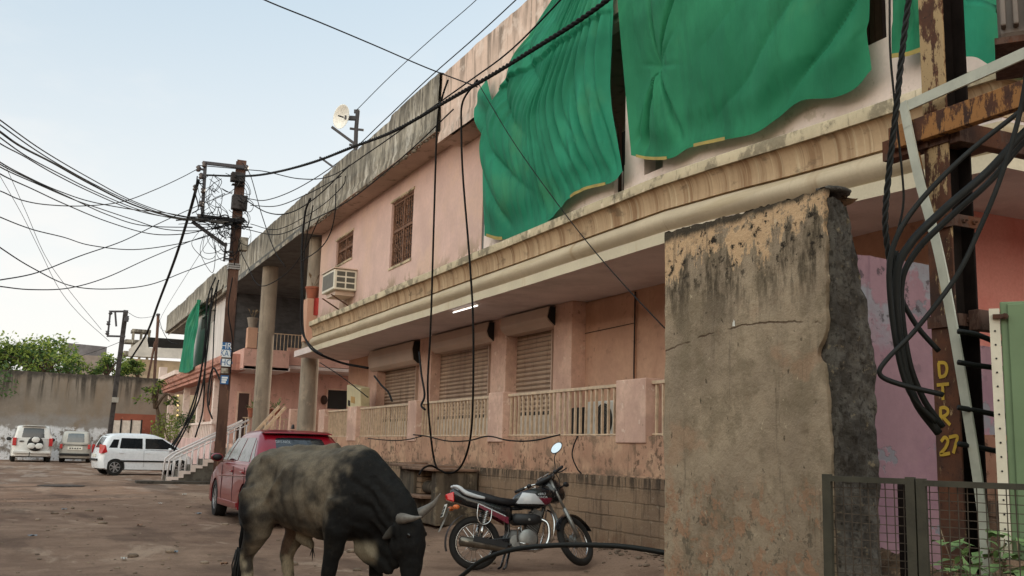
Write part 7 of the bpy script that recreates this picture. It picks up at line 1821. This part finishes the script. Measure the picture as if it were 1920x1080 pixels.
# white off-road wagon with covered spare wheel
def suv_extra(root, body, sw, L, W):
    for s in (-1, 1):
        sw(-.2, .9, -.2, .5, s); sw(-1.1, -.3, -1.1, -.3, s); sw(-1.85, -1.25, -1.75, -1.2, s)
        m_ = MB(); m_.box(-2.03, -1.93, s*(W/2-.09)-.09, s*(W/2-.09)+.092, .82, 1.22); m_.build('tail_lamp', redl, root, bevel=.02)
        m_ = MB(); m_.ball((.85, s*(W/2+.13), 1.15), (.06, .13, .10), 10, 8); m_.build('mirror', trim, root, True)
    m_ = MB(); m_.lathe((-2.0, -.12, .93), (-1, 0, 0), [(.37, 0), (.37, .14), (.32, .20), (.06, .22)], 26); sp = m_.build('spare_wheel', tyre, root, True, autos=40)
    for a in (90, 210, 330):
        m_ = MB(); a = R(a); c = V((-2.215, -.12+.21*math.cos(a), .93+.21*math.sin(a))); m_.ball(c, (.03, .19, .15), 14, 8); m_.build('wheel_cover', wpaint2, sp, True)
    m_ = MB(); m_.box(-2.1, -1.95, -W/2+.05, W/2-.05, .44, .58); m_.build('bumper', wpaint2, root, bevel=.03)
    m_ = MB(); m_.tube([(-2.12, .1, .50), (-2.18, .12, .30), (-2.2, .25, .26)], .022, 6); m_.build('tow_bar', trim, root)
    m_ = MB(); m_.box(-2.02, -1.985, .42, .62, 1.02, 1.08); m_.build('badge', trim, root)
    m_ = MB(); m_.box(-2.0, -1.7, -.55, .55, 1.82, 1.85); m_.build('roof_spoiler', wpaint2, root, bevel=.01)
suv = car('white off-road wagon with a spare wheel on its tailgate, parked leftmost by the wall', [(-1.98, .46), (-2.0, .8), (-1.98, 1.22), (-1.5, 1.22), (.6, 1.18), (1.0, 1.15), (1.9, 1.05), (2.05, .85), (2.08, .5)], wpaint2, 1.86, (-1.3, 1.4), .37,
    [(1.18, -1.97, 1.05, .88), (1.5, -1.92, .75, .82), (1.76, -1.86, .5, .76), (1.82, -1.75, .38, .72), (1.85, -1.5, .1, .55)], 1.2, MT, suv_extra)
p = at(55, 864, Y=57.2); suv.rotation_euler = (0, 0, R(92)); suv.location = (p.x, 59.0, .14)
def van_extra(root, body, sw, L, W):
    for s in (-1, 1):
        sw(-.1, 1.0, -.1, .7, s); sw(-1.5, -.25, -1.45, -.25, s)
        m_ = MB(); m_.box(-1.70, -1.62, s*(W/2-.075)-.065, s*(W/2-.075)+.067, .72, .95); m_.build('tail_lamp', redl, root, bevel=.01)
    m_ = MB(); m_.box(-1.75, -1.62, -W/2+.03, W/2-.03, .36, .48); m_.build('bumper', trim, root, bevel=.02)
    m_ = MB(); m_.box(-1.70, -1.655, -.36, .36, .66, .82); m_.build('number_plate', plate, root)
    m_ = MB(); m_.box(-1.69, -1.655, -.62, .62, .90, .93); m_.build('trim_strip', trim, root)
    for k in range(5): m_ = MB(); m_.box(-1.708, -1.70, -.28+.12*k, -.21+.12*k, .71, .77); m_.build('plate_mark', trim, root)
van = car('small silver van with a square tailgate parked between wagon and distant pole', [(-1.64, .34), (-1.66, .6), (-1.65, 1.02), (-1.2, 1.02), (.8, 1.0), (1.3, .95), (1.6, .75), (1.66, .36)], spaint, 1.50, (-1.0, 1.0), .28,
    [(1.0, -1.64, 1.3, .71), (1.3, -1.6, 1.0, .67), (1.56, -1.54, .72, .61), (1.61, -1.45, .6, .57), (1.635, -1.2, .3, .42)], 1.0, (gl_l, trim, tyre, rimm, redl, plate), van_extra)
p = at(143, 866, Y=57.4); van.rotation_euler = (0, 0, R(86)); van.location = (p.x, 59.2, .145)

# ------------------------------------------------------------------ unseen house added across the street to block low sky light
oh = empty('sky_block_house', (-12, 3, 0), 'unseen two storey house added across the street to block low sky light', 'house')
MB().box(-16, -9, -24, 34, -.2, 6.6).build('wall', weather('pale_ochre_wall', S(150, 126, 100), [dict(c=S(120, 100, 82), s=.6, lo=.45, hi=.6)]), oh)
MB().box(-16.2, -8.8, -24.2, 34.2, 6.6, 7.2).build('roof_parapet', M['concrete'], oh)
for k in range(8):
    for z0_ in (1.0, 4.2): MB().box(-9.02, -8.96, -20+k*6.5, -18.4+k*6.5, z0_, z0_+1.4).build('window', M['wood'], oh)
